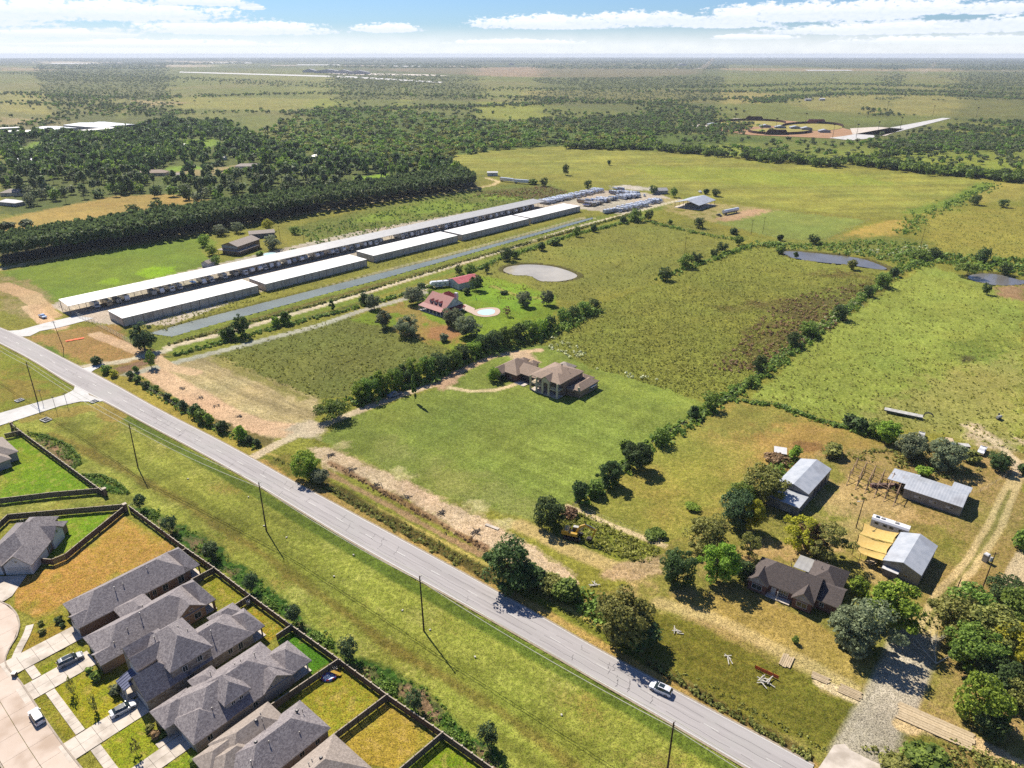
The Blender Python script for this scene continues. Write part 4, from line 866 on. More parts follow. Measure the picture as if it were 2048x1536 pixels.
m = MB(); m.b2(25, 27.4, .3, 10.6, 0, .1); m.build('patio', 'concrete', h); wing(h, 24, 27.0, .5, 10.6, 2.9, .62, 'hh', walls=False)
h = lot_house('house', 'single storey tan brick house with a gabled rear wing, behind the silver and black car', -31.5, 3.0, SUBG)
wing(h, .6, 22.4, .4, 10.6, 2.9, .62, 'hh', wall='tan_brick'); wing(h, 8.6, 14.8, 6, 14.8, 2.85, .6, 'hh', 'y', wall='tan_brick'); wing(h, 15.9, 22.3, .2, 6.8, 2.95, .72, 'gh', 'y', wall='tan_brick', over=.35)
wing(h, -.4, 5, .3, 4.2, 2.85, .62, 'gh', wall='tan_brick'); wing(h, 22, 24.6, .5, 10.5, 2.9, .62, 'hh', walls=False)
posts(h, [(24.5, .4), (24.5, 10.5)], 0, 2.75, .22, 'brown_trim'); m = MB(); m.b2(22.4, 25, .3, 10.6, 0, .1); m.build('patio', 'concrete', h)
win(h, 18, .2, .9, .9, .5, '-y', mull=0); win(h, 20.4, .2, .5, 1.6, 1.6, '-y'); win(h, 19.2, .2, 3.4, 1.0, .5, '-y', mull=0); garage(h, .58, 7.2, 4.6); win(h, -.42, 2.2, .8, 1.5, 1.5, '-x')
vents(h, [(12.2, 8.0, 4.9, 'p'), (10.2, 4.4, 5.6, 't'), (5.0, 5.0, 4.9, 'p'), (3.4, 2.4, 4.2, 'p'), (6.8, 3.4, 4.9, 'p')])
h = lot_house('house', 'two storey house with pale rubble stone side wall and blue grey metal porch roof', -30.5, -17.5, SUBG)
wing(h, 9.6, 23.6, 4.6, 14.8, 2.9, .66, 'hh', wall='rubble_stone'); wing(h, 6.1, 14.4, 4.7, 17, 5.9, .8, 'hh', 'y', wall='rubble_stone')
wing(h, 2.3, 9.6, 14.4, 17.9, 5.8, .85, 'gh', wall='rubble_stone', gable='rubble_stone'); wing(h, 1.9, 9.6, 10.4, 14.2, 5.75, .85, 'gh', wall='white_siding', gable='rubble_stone'); wing(h, .4, 8.6, 4.3, 11.4, 3.0, 1.0, 'gh', wall='rubble_stone', gable='rubble_stone')
wing(h, 20, 25.6, 12, 16.2, 2.85, .62, 'hh', wall='tan_brick'); wing(h, 23, 26.2, 4.8, 12.6, 2.9, .62, 'hh', walls=False)
m = MB(); V_ = [(-1.4, 10.2, 2.7), (-1.4, 14.2, 2.7), (2.2, 14.2, 3.7), (2.2, 10.2, 3.7)]; m.add(V_ + [(x, y, z - .12) for x, y, z in V_], [(0, 3, 2, 1), (4, 5, 6, 7), (0, 1, 5, 4), (3, 7, 6, 2), (1, 2, 6, 5), (0, 4, 7, 3)]); pr = m.build('porch_roof', 'blue_metal', h)
for i in range(6): y = 10.35 + i * .74; MB().beam((-1.4, y, 2.74), (2.2, y, 3.74), .06, .08).build('seam_rib', 'blue_metal', pr)
posts(h, [(-1.2, 10.4), (-1.2, 12.2), (-1.2, 14.0)], 0, 2.65, .13); m = MB(); m.b2(-1.7, 2, 10, 14.4, 0, .15); m.build('porch_floor', 'concrete', h)
for x, z in ((8.6, 3.9), (11.8, 4.2), (5.6, 1.0), (9.5, 1.0), (18.2, 1.2), (20.6, .6)): win(h, x, (4.4 if x < 14 else 4.6), z, 1.1, 1.5 if x < 20 else 2.0, '-y')
win(h, 2.0, 13.4, 3.9, 1.4, 1.3, '-x'); win(h, 1.98, 12.2, .15, 1.1, 2.2, '-x', 'door_dark', name='front_door', mull=0); garage(h, .38, 6.8, 4.6)
vents(h, [(7.5, 14, 7.5, 'p'), (12, 12.6, 7.9, 'p'), (13, 10.8, 7.4, 'p'), (17.6, 11.8, 4.9, 'p'), (18.8, 11.4, 5.0, 'p'), (16.5, 8, 5.6, 't')])
posts(h, [(26.0, 5.0)], 0, 2.75, .12, 'brown_trim'); m = MB(); m.b2(23.6, 26.6, 4.6, 12.4, 0, .1); m.build('patio', 'concrete', h)
h = lot_house('house', 'sprawling house with several hipped dormers, west of the toy strewn back yard', -30, -29.8, SUBG)
wing(h, 1.6, 22.4, .6, 12.8, 2.95, .62, 'hh', wall='pale_brick'); wing(h, -.6, 6, 7.8, 13.2, 2.9, .6, 'hh', wall='pale_brick'); wing(h, 21, 26.4, .8, 8.6, 2.9, .62, 'hh', walls=False); wing(h, 1.2, 8, .5, 8.0, 2.9, .66, 'hh', wall='pale_brick')
wing(h, 8.5, 13.3, 1.8, 9, 5.3, .8, 'hh', 'y', wall='siding', z0=2.5); wing(h, 12.4, 17.4, 4.2, 9.4, 5.0, .7, 'hh', 'x', wall='siding', z0=2.5); wing(h, 15.6, 21.6, .4, 6, 3.0, .8, 'gh', 'y', wall='pale_brick', over=.3); wing(h, 7.6, 12, 9, 14.2, 3.5, .55, 'hh', 'y', wall='siding')
win(h, 10.0, 1.8, 3.9, .9, 1.1, '-y'); win(h, 11.7, 1.8, 3.9, .9, 1.1, '-y'); win(h, 17.3, .4, 3.2, .7, .5, '-y', mull=0); win(h, 20, .4, 3.2, .7, .5, '-y', mull=0)
for x in (4, 13.6, 16, 19.5): win(h, x, .5 if x < 8 else .6, .9, 1.1, 1.4, '-y')
garage(h, 1.18, 3.8, 4.6); win(h, -.62, 10.6, .8, 1.6, 1.4, '-x'); posts(h, [(26, 1.0), (26, 8.4)], 0, 2.75, .12, 'white_trim'); m = MB(); m.b2(22.4, 26.6, .6, 8.6, 0, .1); m.build('patio', 'concrete', h)
vents(h, [(14.6, 8.6, 5.8, 'p'), (15.8, 8.4, 6.0, 'p'), (18.6, 7.8, 6.0, 'p'), (10.6, 11.2, 4.9, 'p'), (12.6, 2.6, 4.2, 'p'), (13.4, 2.8, 4.2, 'p'), (6.4, 3, 4.8, 'p')])
h = lot_house('house', 'house with light grey hipped roofs and white gutters near the bottom edge', -30, -46, SUBG)
wing(h, 3, 14.6, 7, 14.0, 2.9, .66, 'hh', wall='pale_brick', roof='light_shingle', trim='white_trim'); wing(h, 2.6, 18.8, .5, 9.4, 2.95, .66, 'hh', wall='pale_brick', trim='white_trim'); wing(h, -.4, 9, 8.6, 13.4, 2.9, .62, 'hh', wall='pale_brick', roof='light_shingle', trim='white_trim'); wing(h, .2, 8, 5.5, 11.4, 2.85, .62, 'hh', wall='pale_brick', roof='light_shingle', trim='white_trim')
for x in (8.5, 13, 16.4): win(h, x, .5, .9, 1.1, 1.3, '-y')
vents(h, [(16.4, 6.2, 5.2, 'c'), (17.2, 5.6, 4.9, 'p'), (10.2, 10.2, 5.2, 'c'), (11, 9.4, 5.3, 'p'), (7.4, 5.6, 5.9, 'c'), (9, 4, 5.5, 'p'), (11.6, 11.0, 5.0, 'p'), (14.2, 2.4, 4.2, 'p'), (4.8, 3, 4.8, 't')])
h = lot_house('house', 'house with pale hipped roof cut by the bottom edge beside the dry yard', -30, -59.6, SUBG)
wing(h, 2, 18.4, 1.4, 11.8, 2.9, .62, 'hh', wall='tan_brick', roof='light_shingle'); vents(h, [(13, 7.6, 5.9, 'c'), (11, 8.4, 5.5, 'p'), (9, 9.5, 4.6, 'p'), (12, 9, 5, 'p')])
win(h, 9, 1.4, .9, 1.1, 1.3, '-y')
# the corner house and its neighbour across the green strip use a direction of their own
cq = G(65, 1127, 2.9); h = thing('house', 'corner house with white garage door and steep gables in the wedge shaped lot', 'house', (cq.x, cq.y, 0), math.radians(94))
wing(h, .5, 17.4, .4, 13, 2.95, .7, 'hh', wall='brown_brick'); wing(h, -.4, 7, .3, 6.8, 2.9, .8, 'gh', wall='white_siding'); wing(h, 9.4, 14.6, -.1, 6, 3.1, .85, 'gh', 'y', wall='white_siding', over=.3); wing(h, 12, 20, 4, 11, 2.9, .66, 'hh', wall='brown_brick'); wing(h, -.2, 6, 7.6, 12.6, 2.9, .85, 'gh', wall='white_siding')
garage(h, -.42, 3.5, 5.2); win(h, 12, -.1, 3.3, .8, 1.0, '-y', mull=0); win(h, 5, .4, .9, 1.1, 1.3, '-y'); win(h, 8.2, .4, .9, 1.1, 1.3, '-y'); vents(h, [(13, 8, 6.6, 'p'), (13.5, 9, 6.2, 'p')]); win(h, -.4, 3.5, 3.6, .7, .6, '-x', mull=0)
cq = G(33, 903, 3.0); h = thing('house', 'grey roofed house at the left edge behind the triangular green lawn', 'house', (cq.x, cq.y, 0), math.radians(50))
wing(h, -9, 0, 0, 14, 3.0, .6, 'hh', 'y', wall='siding', roof='light_shingle'); wing(h, -11, -3, -3.2, 5, 2.9, .6, 'hh', 'y', wall='siding', roof='light_shingle'); win(h, 0, 3, .8, 1.4, 1.4, '+x')

# ------------------------------------------------------------------ the mansion on the mown lawn
q = G(1100, 790); MA = math.radians(-40); h = thing('mansion', 'large brown roofed brick mansion with two storey columned balcony alone on a mown lawn', 'house', q, MA)
B_, R_ = 'brown_brick', 'brown_shingle'
wing(h, -8.8, 4.6, 2.4, 14.8, 6.2, .38, 'hh', 'x', roof=R_, wall=B_); V_, top, rim, zr = roof_mesh(-8.8, 4.6, -.3, 8, 6.15, .42, True, True, .5)
m = MB(); m.add(V_, top); m.build('roof', R_, h); m = MB(); m.add(V_, rim); m.build('eave_trim', 'eave_trim', h)
wing(h, -3.4, .6, -1.3, 5, 6.2, .75, 'gh', 'y', roof=R_, wall=B_, walls=False, over=.3)
m = MB(); m.prism([(-3.2, 6.05), (.4, 6.05), (-1.4, 7.7)], -1.35, -1.05, 0, 'y'); m.b2(-3.2, -2.5, -1.3, -.7, 0, 6.0); m.b2(-.3, .4, -1.3, -.7, 0, 6.0); m.b2(-2.5, -.3, -1.3, -.9, 5.3, 6.1); m.build('entrance_portico', 'cream_stucco', h)
for sx_ in (-2.35, -.45): MB().tube((sx_, -1.0, 4.9), (-1.4, -1.0, 5.45), .2, .2, 6).build('arch', 'cream_stucco', h)
for x in (-8.9, -5.9, 3.9): MB().b2(x - .28, x + .28, -1.1, -.5, 0, 6.1).build('column', 'cream_stucco', h)
MB().b2(-9, -3.2, -1.1, 2.4, 2.9, 3.2).build('balcony_floor', 'cream_stucco', h); MB().b2(.4, 4.3, -1.1, 2.4, 2.9, 3.2).build('balcony_floor', 'cream_stucco', h); MB().b2(-9, 4.4, -1.2, 2.4, 0, .2).build('porch_floor', 'concrete', h)
for x0, x1 in ((-8.6, -6.2), (-5.6, -3.3), (.5, 3.6)):
    r_ = MB().b2(x0, x1, -.95, -.87, 4.1, 4.2).build('balustrade', 'cream_stucco', h); bb = MB()
    for i in range(9): u = x0 + (x1 - x0) * (i + .5) / 9; bb.b2(u - .04, u + .04, -.94, -.88, 3.2, 4.1)
    bb.build('baluster_row', 'cream_stucco', r_)
for x in (-7.2, -4.6, 2.2): win(h, x, 2.4, 3.4, 1.3, 2.1, '-y'); win(h, x, 2.4, .5, 1.3, 2.1, '-y')
win(h, -1.4, 2.4, .2, 1.6, 3.0, '-y', 'door_dark', name='front_door'); win(h, -1.4, 2.4, 3.8, 1.4, 1.6, '-y')
wing(h, 4.62, 7.6, 4.2, 12, 3.0, .5, 'hh', 'y', roof=R_, wall=B_); wing(h, 5.6, 10.2, 5.0, 17.2, 3.0, .55, 'hh', 'y', roof=R_, wall='tan_brick'); win(h, 10.2, 13, .6, 3.0, 1.4, '+x', mull=3); MB().b2(10.25, 11.2, 11, 15, 2.3, 2.42).build('window_awning', 'white_trim', h); m = MB(); m.b2(9.4, 10.1, 4.7, 5.2, 2.9, 4.4); m.build('chimney', 'cream_stucco', h)
wing(h, -18.6, -7, 3.2, 11.4, 3.3, .58, 'gg', 'x', roof=R_, wall='brown_brick'); wing(h, -28.2, -17.2, .8, 13.6, 3.1, .6, 'hh', 'y', roof=R_, wall='red_brick'); wing(h, -27.9, -23.2, -1.2, 5, 2.95, .7, 'gh', 'y', roof=R_, wall='cream_stucco'); win(h, -25.5, -1.2, .4, 2.2, 2.0, '-y'); win(h, -20.4, .8, .9, .8, 1.0, '-y')
wing(h, -26, -23, 12.4, 15.6, 3.4, .6, 'hh', 'y', roof=R_, wall='tan_brick'); wing(h, -21, -18, 12.4, 15.8, 3.4, .6, 'hh', 'y', roof=R_, wall='tan_brick'); wing(h, 1, 7, 13, 19, 2.9, .5, 'hh', 'x', roof=R_, wall='tan_brick'); wing(h, -7, -1, 13, 18, 5.8, .5, 'hh', 'y', roof='light_shingle', wall='tan_brick')
MB().b2(-17, -9.2, 3.0, 3.18, .0, 2.7).build('breezeway', 'dark_interior', h); MB().b2(-17.4, -12.5, -.6, 3.0, 0, .1).build('patio', 'concrete', h); posts(h, [(-12.2, 3.1), (-9.6, 3.1)], 0, 2.9, .2, 'cream_stucco')
vents(h, [(-2, 10, 8.6, 'c'), (1.6, 9, 8.2, 'p')])

# ------------------------------------------------------------------ farmhouse with the red metal roof
q = G(880, 620); h = thing('farmhouse', 'white farmhouse with bright red metal roof, three dormers and wraparound porch', 'house', q, math.radians(-43))
wing(h, -7.6, 8.0, -3.4, 8.4, 3.3, .72, 'gg', 'x', roof='red_metal', wall='white_siding', trim='white_trim'); wing(h, -9.2, -2.5, 5, 15, 3.2, .78, 'hh', 'y', roof='red_metal', wall='white_siding', trim='white_trim')
m = MB(); V_ = [(-8.4, -7.2, 2.5), (8.6, -7.2, 2.5), (8.6, -3.5, 3.4), (-8.4, -3.5, 3.4)]; m.add(V_ + [(x, y, z - .15) for x, y, z in V_], [(0, 1, 2, 3), (7, 6, 5, 4), (0, 4, 5, 1), (1, 5, 6, 2), (3, 7, 4, 0), (2, 6, 7, 3)]); m.build('porch_roof', 'red_metal', h)
m = MB(); V_ = [(8.1, -6, 2.5), (10.8, -6, 2.4), (10.8, 8, 2.4), (8.1, 8, 3.2)]; V_[0] = (8.1, -6, 3.2); m.add(V_ + [(x, y, z - .15) for x, y, z in V_], [(0, 1, 2, 3), (7, 6, 5, 4), (0, 4, 5, 1), (1, 5, 6, 2), (3, 7, 4, 0), (2, 6, 7, 3)]); m.build('porch_roof', 'red_metal', h)
posts(h, [(x, -6.9) for x in (-8, -5.3, -2.6, 0, 2.7, 5.4, 8.2)], 0, 2.4, .13); posts(h, [(10.5, -5), (10.5, -1), (10.5, 3), (10.5, 7)], 0, 2.4, .13); MB().b2(-8.4, 8.6, -7.2, -3.4, 0, .3).build('porch_floor', 'dirty_white', h)
for x in (-3.4, -.2, 3.0):
    wing(h, x - .8, x + .8, -2.9, 1, 5.0, .7, 'gh', 'y', roof='red_metal', wall='white_siding', trim='white_trim', over=.25, z0=3.4, ge=.2); win(h, x, -2.9, 4.0, .9, .95, '-y', mull=0)
for x in (-6, -3.5, .8, 3.6, 6.6): win(h, x, -3.4, .7, 1.0, 1.7, '-y')
win(h, -1.3, -3.4, .3, 1.1, 2.1, '-y', 'door_dark', name='front_door', mull=0); win(h, 8.0, .6, 4.4, 1.0, 1.2, '+x'); win(h, 8.0, 4.4, 4.4, 1.0, 1.2, '+x')
MB().b2(1.8, 3.4, 8.45, 9.7, 0, 7.6).build('chimney', 'white_siding', h)
q0, q1, q2 = G(895, 571), G(918, 580), G(949, 566); h = thing('workshop', 'white metal workshop with faded pinkish red roof behind the farmhouse', 'barn', q0, math.atan2(q1.y - q0.y, q1.x - q0.x))
wing(h, 0, 11, 0, 15, 3.6, .3, 'gg', 'y', roof='faded_red_metal', wall='white_siding', trim='white_trim', over=.3); win(h, 2.6, 0, 0, 3.2, 3.0, '-y', 'garage_white', name='roller_door', mull=0); win(h, 7.4, 0, 0, 3.4, 3.0, '-y', 'garage_white', name='roller_door', mull=0)

# ------------------------------------------------------------------ ranch: brick house, barns
q = G(1600, 1200); h = thing('ranch_house', 'low brick ranch house with dark brown gabled roof and two steep front gables', 'house', q, math.radians(-36))
RB = 'dark_shingle'
wing(h, -11.3, 3.2, -1.9, 6.6, 2.8, .78, 'hg', 'x', roof=RB, wall='red_brick', trim='eave_trim', over=.5)
for x0 in (-11.9, -1.4): wing(h, x0 + .3, x0 + 4.6, -3.4, 3, 2.7, .95, 'gh', 'y', roof=RB, wall='red_brick', gable='siding', over=.35); win(h, x0 + 2.45, -3.4, .8, 2.4, 1.5, '-y', mull=1); win(h, x0 + 2.45, -3.42, 3.0, .5, .6, '-y', 'siding', mull=0, name='gable_vent')
wing(h, 3.2, 8.3, -.6, 6.4, 2.75, .6, 'gg', 'x', roof=RB, wall='red_brick', trim='eave_trim'); wing(h, -.2, 7.2, 4, 13.4, 2.8, .66, 'hh', 'y', roof=RB, wall='red_brick', trim='white_trim')
m = MB(); V_ = [(-4.2, 7.3, 3.1), (-.5, 7.3, 3.1), (-.5, 13.6, 2.7), (-4.2, 13.6, 2.7)]; m.add(V_ + [(x, y, z - .1) for x, y, z in V_], [(0, 1, 2, 3), (7, 6, 5, 4), (0, 4, 5, 1), (1, 5, 6, 2), (3, 7, 4, 0), (2, 6, 7, 3)]); m.build('patio_roof', 'canopy_metal', h); posts(h, [(-4.1, 13.4), (-.7, 13.5), (-4.1, 8)], 0, 2.6, .07)
win(h, -5.9, -1.9, 0, 1.1, 2.1, '-y', 'garage_white', name='front_door', mull=0); win(h, -3.6, -1.9, .6, 2.2, 1.6, '-y', mull=3); MB().b2(-7.2, -1.6, -3.6, -1.9, 0, .18).build('porch_floor', 'concrete', h); posts(h, [(-4.6, -3.3)], 0, 2.4, .08); win(h, 4.8, -.6, .9, 1.1, 1.2, '-y'); vents(h, [(-4, 3.4, 6.0, 'p'), (2, 8.4, 4.8, 'p'), (2.6, 11, 4.6, 'p')])

def barn_from(p0, p1, p2, z, name, label, pitch=.3, **kw):
    a_, b2_, c_ = G(*p0, z), G(*p1, z), G(*p2, z); an = math.atan2(b2_.y - a_.y, b2_.x - a_.x); L = (b2_ - a_).length
    d = c_ - a_; Wd = -d.x * math.sin(an) + d.y * math.cos(an); o = thing(name, label, 'barn', (a_.x, a_.y, 0), an); return o, L, Wd
h, L, Wd = barn_from((1617, 988), (1662, 938), (1553, 967), 4, 'barn', 'tall galvanised metal barn with a lower lean-to in front, north of the brick house')
wing(h, 0, L, 0, Wd, 4.0, .32, 'gg', 'x', roof='galvanised', wall='galvanised_wall', trim='vent_lead', over=.15, ge=.15)
m = MB(); V_ = [(-7.0, -.3, 2.9), (-.1, -.3, 3.3), (-.1, Wd + .2, 3.3), (-7.0, Wd + .2, 2.9)]; m.add(V_ + [(x, y, z - .1) for x, y, z in V_], [(0, 1, 2, 3), (7, 6, 5, 4), (0, 4, 5, 1), (1, 5, 6, 2), (3, 7, 4, 0), (2, 6, 7, 3)]); m.build('lean_to_roof', 'galvanised', h); MB().b2(-6.8, -.02, 0, Wd, 0, 2.8).build('lean_to_wall', 'galvanised_wall', h)
for i in range(4):
    x = L * (.3 + .16 * i); win(h, x, 0, .1, 2.3, 3.2, '-y', 'dark_interior', 'vent_lead', 'bay_opening', 0)
for i in range(5):
    for j in range(3): MB().b2(-6.93, -6.83, 2 + i * .62, 2.5 + i * .62, .3 + j * .55, .75 + j * .55).build('glass_block', 'dirty_white', h)
win(h, -6.8, 5.8, 0, .9, 2.0, '-x', 'galvanised_wall', 'vent_lead', 'door', 0)
h, L, Wd = barn_from((1809, 976), (1925, 1014), (1830 - 8, 950), 3.2, 'barn', 'long low galvanised barn with small windows beside the timber corral')
wing(h, 0, L, 0, 9.6, 3.2, .22, 'gg', 'x', roof='galvanised', wall='galvanised_wall', trim='vent_lead', over=.25, ge=.15)
m = MB(); V_ = [(-5.2, 2.2, 3.2), (2, 2.2, 3.5), (2, 10.5, 3.3), (-5.2, 10.5, 2.9)]; m.add(V_ + [(x, y, z - .1) for x, y, z in V_], [(0, 1, 2, 3), (7, 6, 5, 4), (0, 4, 5, 1), (1, 5, 6, 2), (3, 7, 4, 0), (2, 6, 7, 3)]); m.build('side_roof', 'galvanised', h); posts(h, [(-5, 2.4), (-5, 10.3), (-5, 6.3), (-2, 2.4)], 0, 2.9, .1, 'brown_trim', 'post')
m = MB(); V_ = [(L - 4.5, 9.4, 3.3), (L + .3, 9.4, 3.2), (L + .3, 13.6, 2.9), (L - 4.5, 13.6, 3.0)]; m.add(V_ + [(x, y, z - .1) for x, y, z in V_], [(0, 1, 2, 3), (7, 6, 5, 4), (0, 4, 5, 1), (1, 5, 6, 2), (3, 7, 4, 0), (2, 6, 7, 3)]); m.build('rear_roof', 'galvanised', h); MB().b2(L - 4.3, L, 9.6, 13.4, 0, 2.85).build('rear_wall', 'galvanised_wall', h)
for x in (.24, .5, .78): win(h, L * x + .9, 0, 1.3, .9, .8, '-y', 'window_glass', 'white_trim', mull=0); MB().b2(L * x - .7, L * x + .4, -.06, 0, 1.3, 2.1).build('shutter', 'dirty_white', h)
h, L, Wd = barn_from((1842, 1150), (1874, 1092), (1767, 1121), 3.5, 'workshop', 'square metal workshop with a wide grey gabled roof next to the yellow shade sails')
wing(h, 0, L, 0, Wd, 3.5, .36, 'gg', 'x', roof='galvanised', wall='galvanised_wall', trim='white_trim', over=.2, ge=.2)
m = MB(); m.b2(-1.5, -.05, Wd - 4, Wd - .2, 2.0, 2.1); m.build('door_canopy', 'white_siding', h); m = MB(); m.b2(-1.3, -.1, Wd - 3.8, Wd - .6, 0, 1.9); m.build('shed', 'blue_metal', h); win(h, 0, 3, 1.0, 1.0, .9, '-x')
h, L, Wd = barn_from((1548, 905), (1574, 909), (1552, 894), 2.0, 'shelter', 'small white roofed animal shelter overgrown with brambles', )
m = MB(); V_ = [(0, 0, 2.0), (L, 0, 2.0), (L, Wd, 2.3), (0, Wd, 2.3)]; m.add(V_ + [(x, y, z - .06) for x, y, z in V_], [(0, 1, 2, 3), (7, 6, 5, 4), (0, 4, 5, 1), (1, 5, 6, 2), (3, 7, 4, 0), (2, 6, 7, 3)]); m.build('roof', 'white_siding', h)
posts(h, [(.1, .1), (L - .1, .1), (L - .1, Wd - .1), (.1, Wd - .1)], 0, 2.0, .06, 'brown_trim', 'post'); MB().b2(.1, L - .1, Wd - .15, Wd - .05, 0, 2).build('back_wall', 'galvanised_wall', h)

# ------------------------------------------------------------------ storage yard
KA = math.radians(48.3); cO = Vector((-197.85, 328.37, 0))
def ky(a, b_): return Vector((cO.x + a * math.cos(KA) - b_ * math.sin(KA), cO.y + a * math.sin(KA) + b_ * math.cos(KA), 0))
ordn = ['first and nearest', 'second', 'third', 'fourth', 'fifth and farthest']
for i, (a0, a1, b0, b1) in enumerate([(1.6, 72.5, -15.8, .8), (76.6, 145.2, -16.6, .6), (153.6, 226.4, -12.8, 4.6), (230.2, 301.6, -13.6, 4.6), (304.4, 367, -13.2, 4.2)]):
    o = thing('storage_building', 'long white flat roofed storage building, %s from the road' % ordn[i], 'building', ky(a0, b0), KA, 'flat roofed storage buildings beside the canal'); L, Wd = a1 - a0, b1 - b0
    MB().b2(0, L, 0, Wd, 0, 4.05).build('wall', 'beige_panel', o); MB().b2(-.15, L + .15, -.15, Wd + .15, 4.06, 4.25).build('roof', 'white_membrane', o)
    me = MB().b2(-.14, .14, -.1, 0, 0, 4.0).mesh('pilaster', 'pilaster_tan')
    n_ = int(L / 4.6)
    for k in range(n_ + 1): link('pilaster', me, o, (k * L / n_, 0, 0))
    md = MB().b2(-1.6, 1.6, 0, .06, 0, 3.6).mesh('roller_door', 'garage_white')
    for k in range(n_): link('roller_door', md, o, ((k + .5) * L / n_, Wd, 0))
    if i == 0: win(o, 0, 6, 0, 1.0, 2.1, '-x', 'garage_white', name='office_door', mull=0)
o = thing('vehicle_canopy', 'very long open sided white canopy sheltering parked motorhomes', 'canopy', ky(-9.5, 20.5), KA - .004); L = 370
MB().add([(0, 0, 4.9), (L, 0, 4.9), (L, 13.2, 5.6), (0, 13.2, 5.6), (0, 0, 4.7), (L, 0, 4.7), (L, 13.2, 5.4), (0, 13.2, 5.4)], [(0, 1, 2, 3), (7, 6, 5, 4), (0, 4, 5, 1), (1, 5, 6, 2), (3, 7, 4, 0), (2, 6, 7, 3)]).build('roof', 'canopy_metal', o)
mp = MB().b2(-.1, .1, -.1, .1, 0, 4.8).mesh('post', 'vent_metal')
for k in range(48):
    x = .3 + k * (L - .6) / 47; link('post', mp, o, (x, .6, 0)); link('post', mp, o, (x, 12.6, 0))
o = link('gravel_yard_wall', MB().b2(0, 1, 0, 1, 0, 1).mesh('x', 'beige_panel')) if False else None
# tan two storey barn style house, sheds
q = G(446, 507); h = thing('barn_house', 'tan two storey barn style house with a wide veranda, behind the long canopy', 'house', q, math.radians(-20))
wing(h, 0, 12.4, 0, 22, 5.6, .34, 'gg', 'y', roof='light_shingle', wall='tan_brick', trim='eave_trim'); wing(h, -2.6, 15, -2.0, 18, 2.8, .18, 'hh', 'y', roof='light_shingle', wall='brown_brick', walls=False, over=.1); posts(h, [(x, -1.6) for x in (-2.3, 2, 6.2, 10.4, 14.8)], 0, 2.7, .12, 'brown_trim', 'post')
m = MB(); m.b2(-.05, 12.45, -.05, .0, 4.0, 5.6); m.build('gable_board', 'siding', h); win(h, 3, 0, .4, 1.6, 1.8, '-y'); win(h, 8.5, 0, .4, 2.4, 1.8, '-y')
q = G(404, 534); h = thing('shed', 'small white garden shed with shingled roof near the canopy edge', 'shed', q, math.radians(-20)); wing(h, 0, 5.4, 0, 6.5, 2.6, .5, 'gg', 'y', roof='light_shingle', wall='white_siding', over=.2); win(h, 2.7, 0, 0, 1.6, 2, '-y', 'garage_white', name='door', mull=0)
q = G(500, 478); h = thing('garage_building', 'green grey outbuilding with pale roof under the trees', 'shed', q, math.radians(22)); wing(h, 0, 17, 0, 9, 3.2, .32, 'gg', 'x', roof='light_shingle', wall='blue_metal', over=.3)
for x in (3, 8, 13): win(h, x, 0, .6, 1.0, 1.3, '-y')
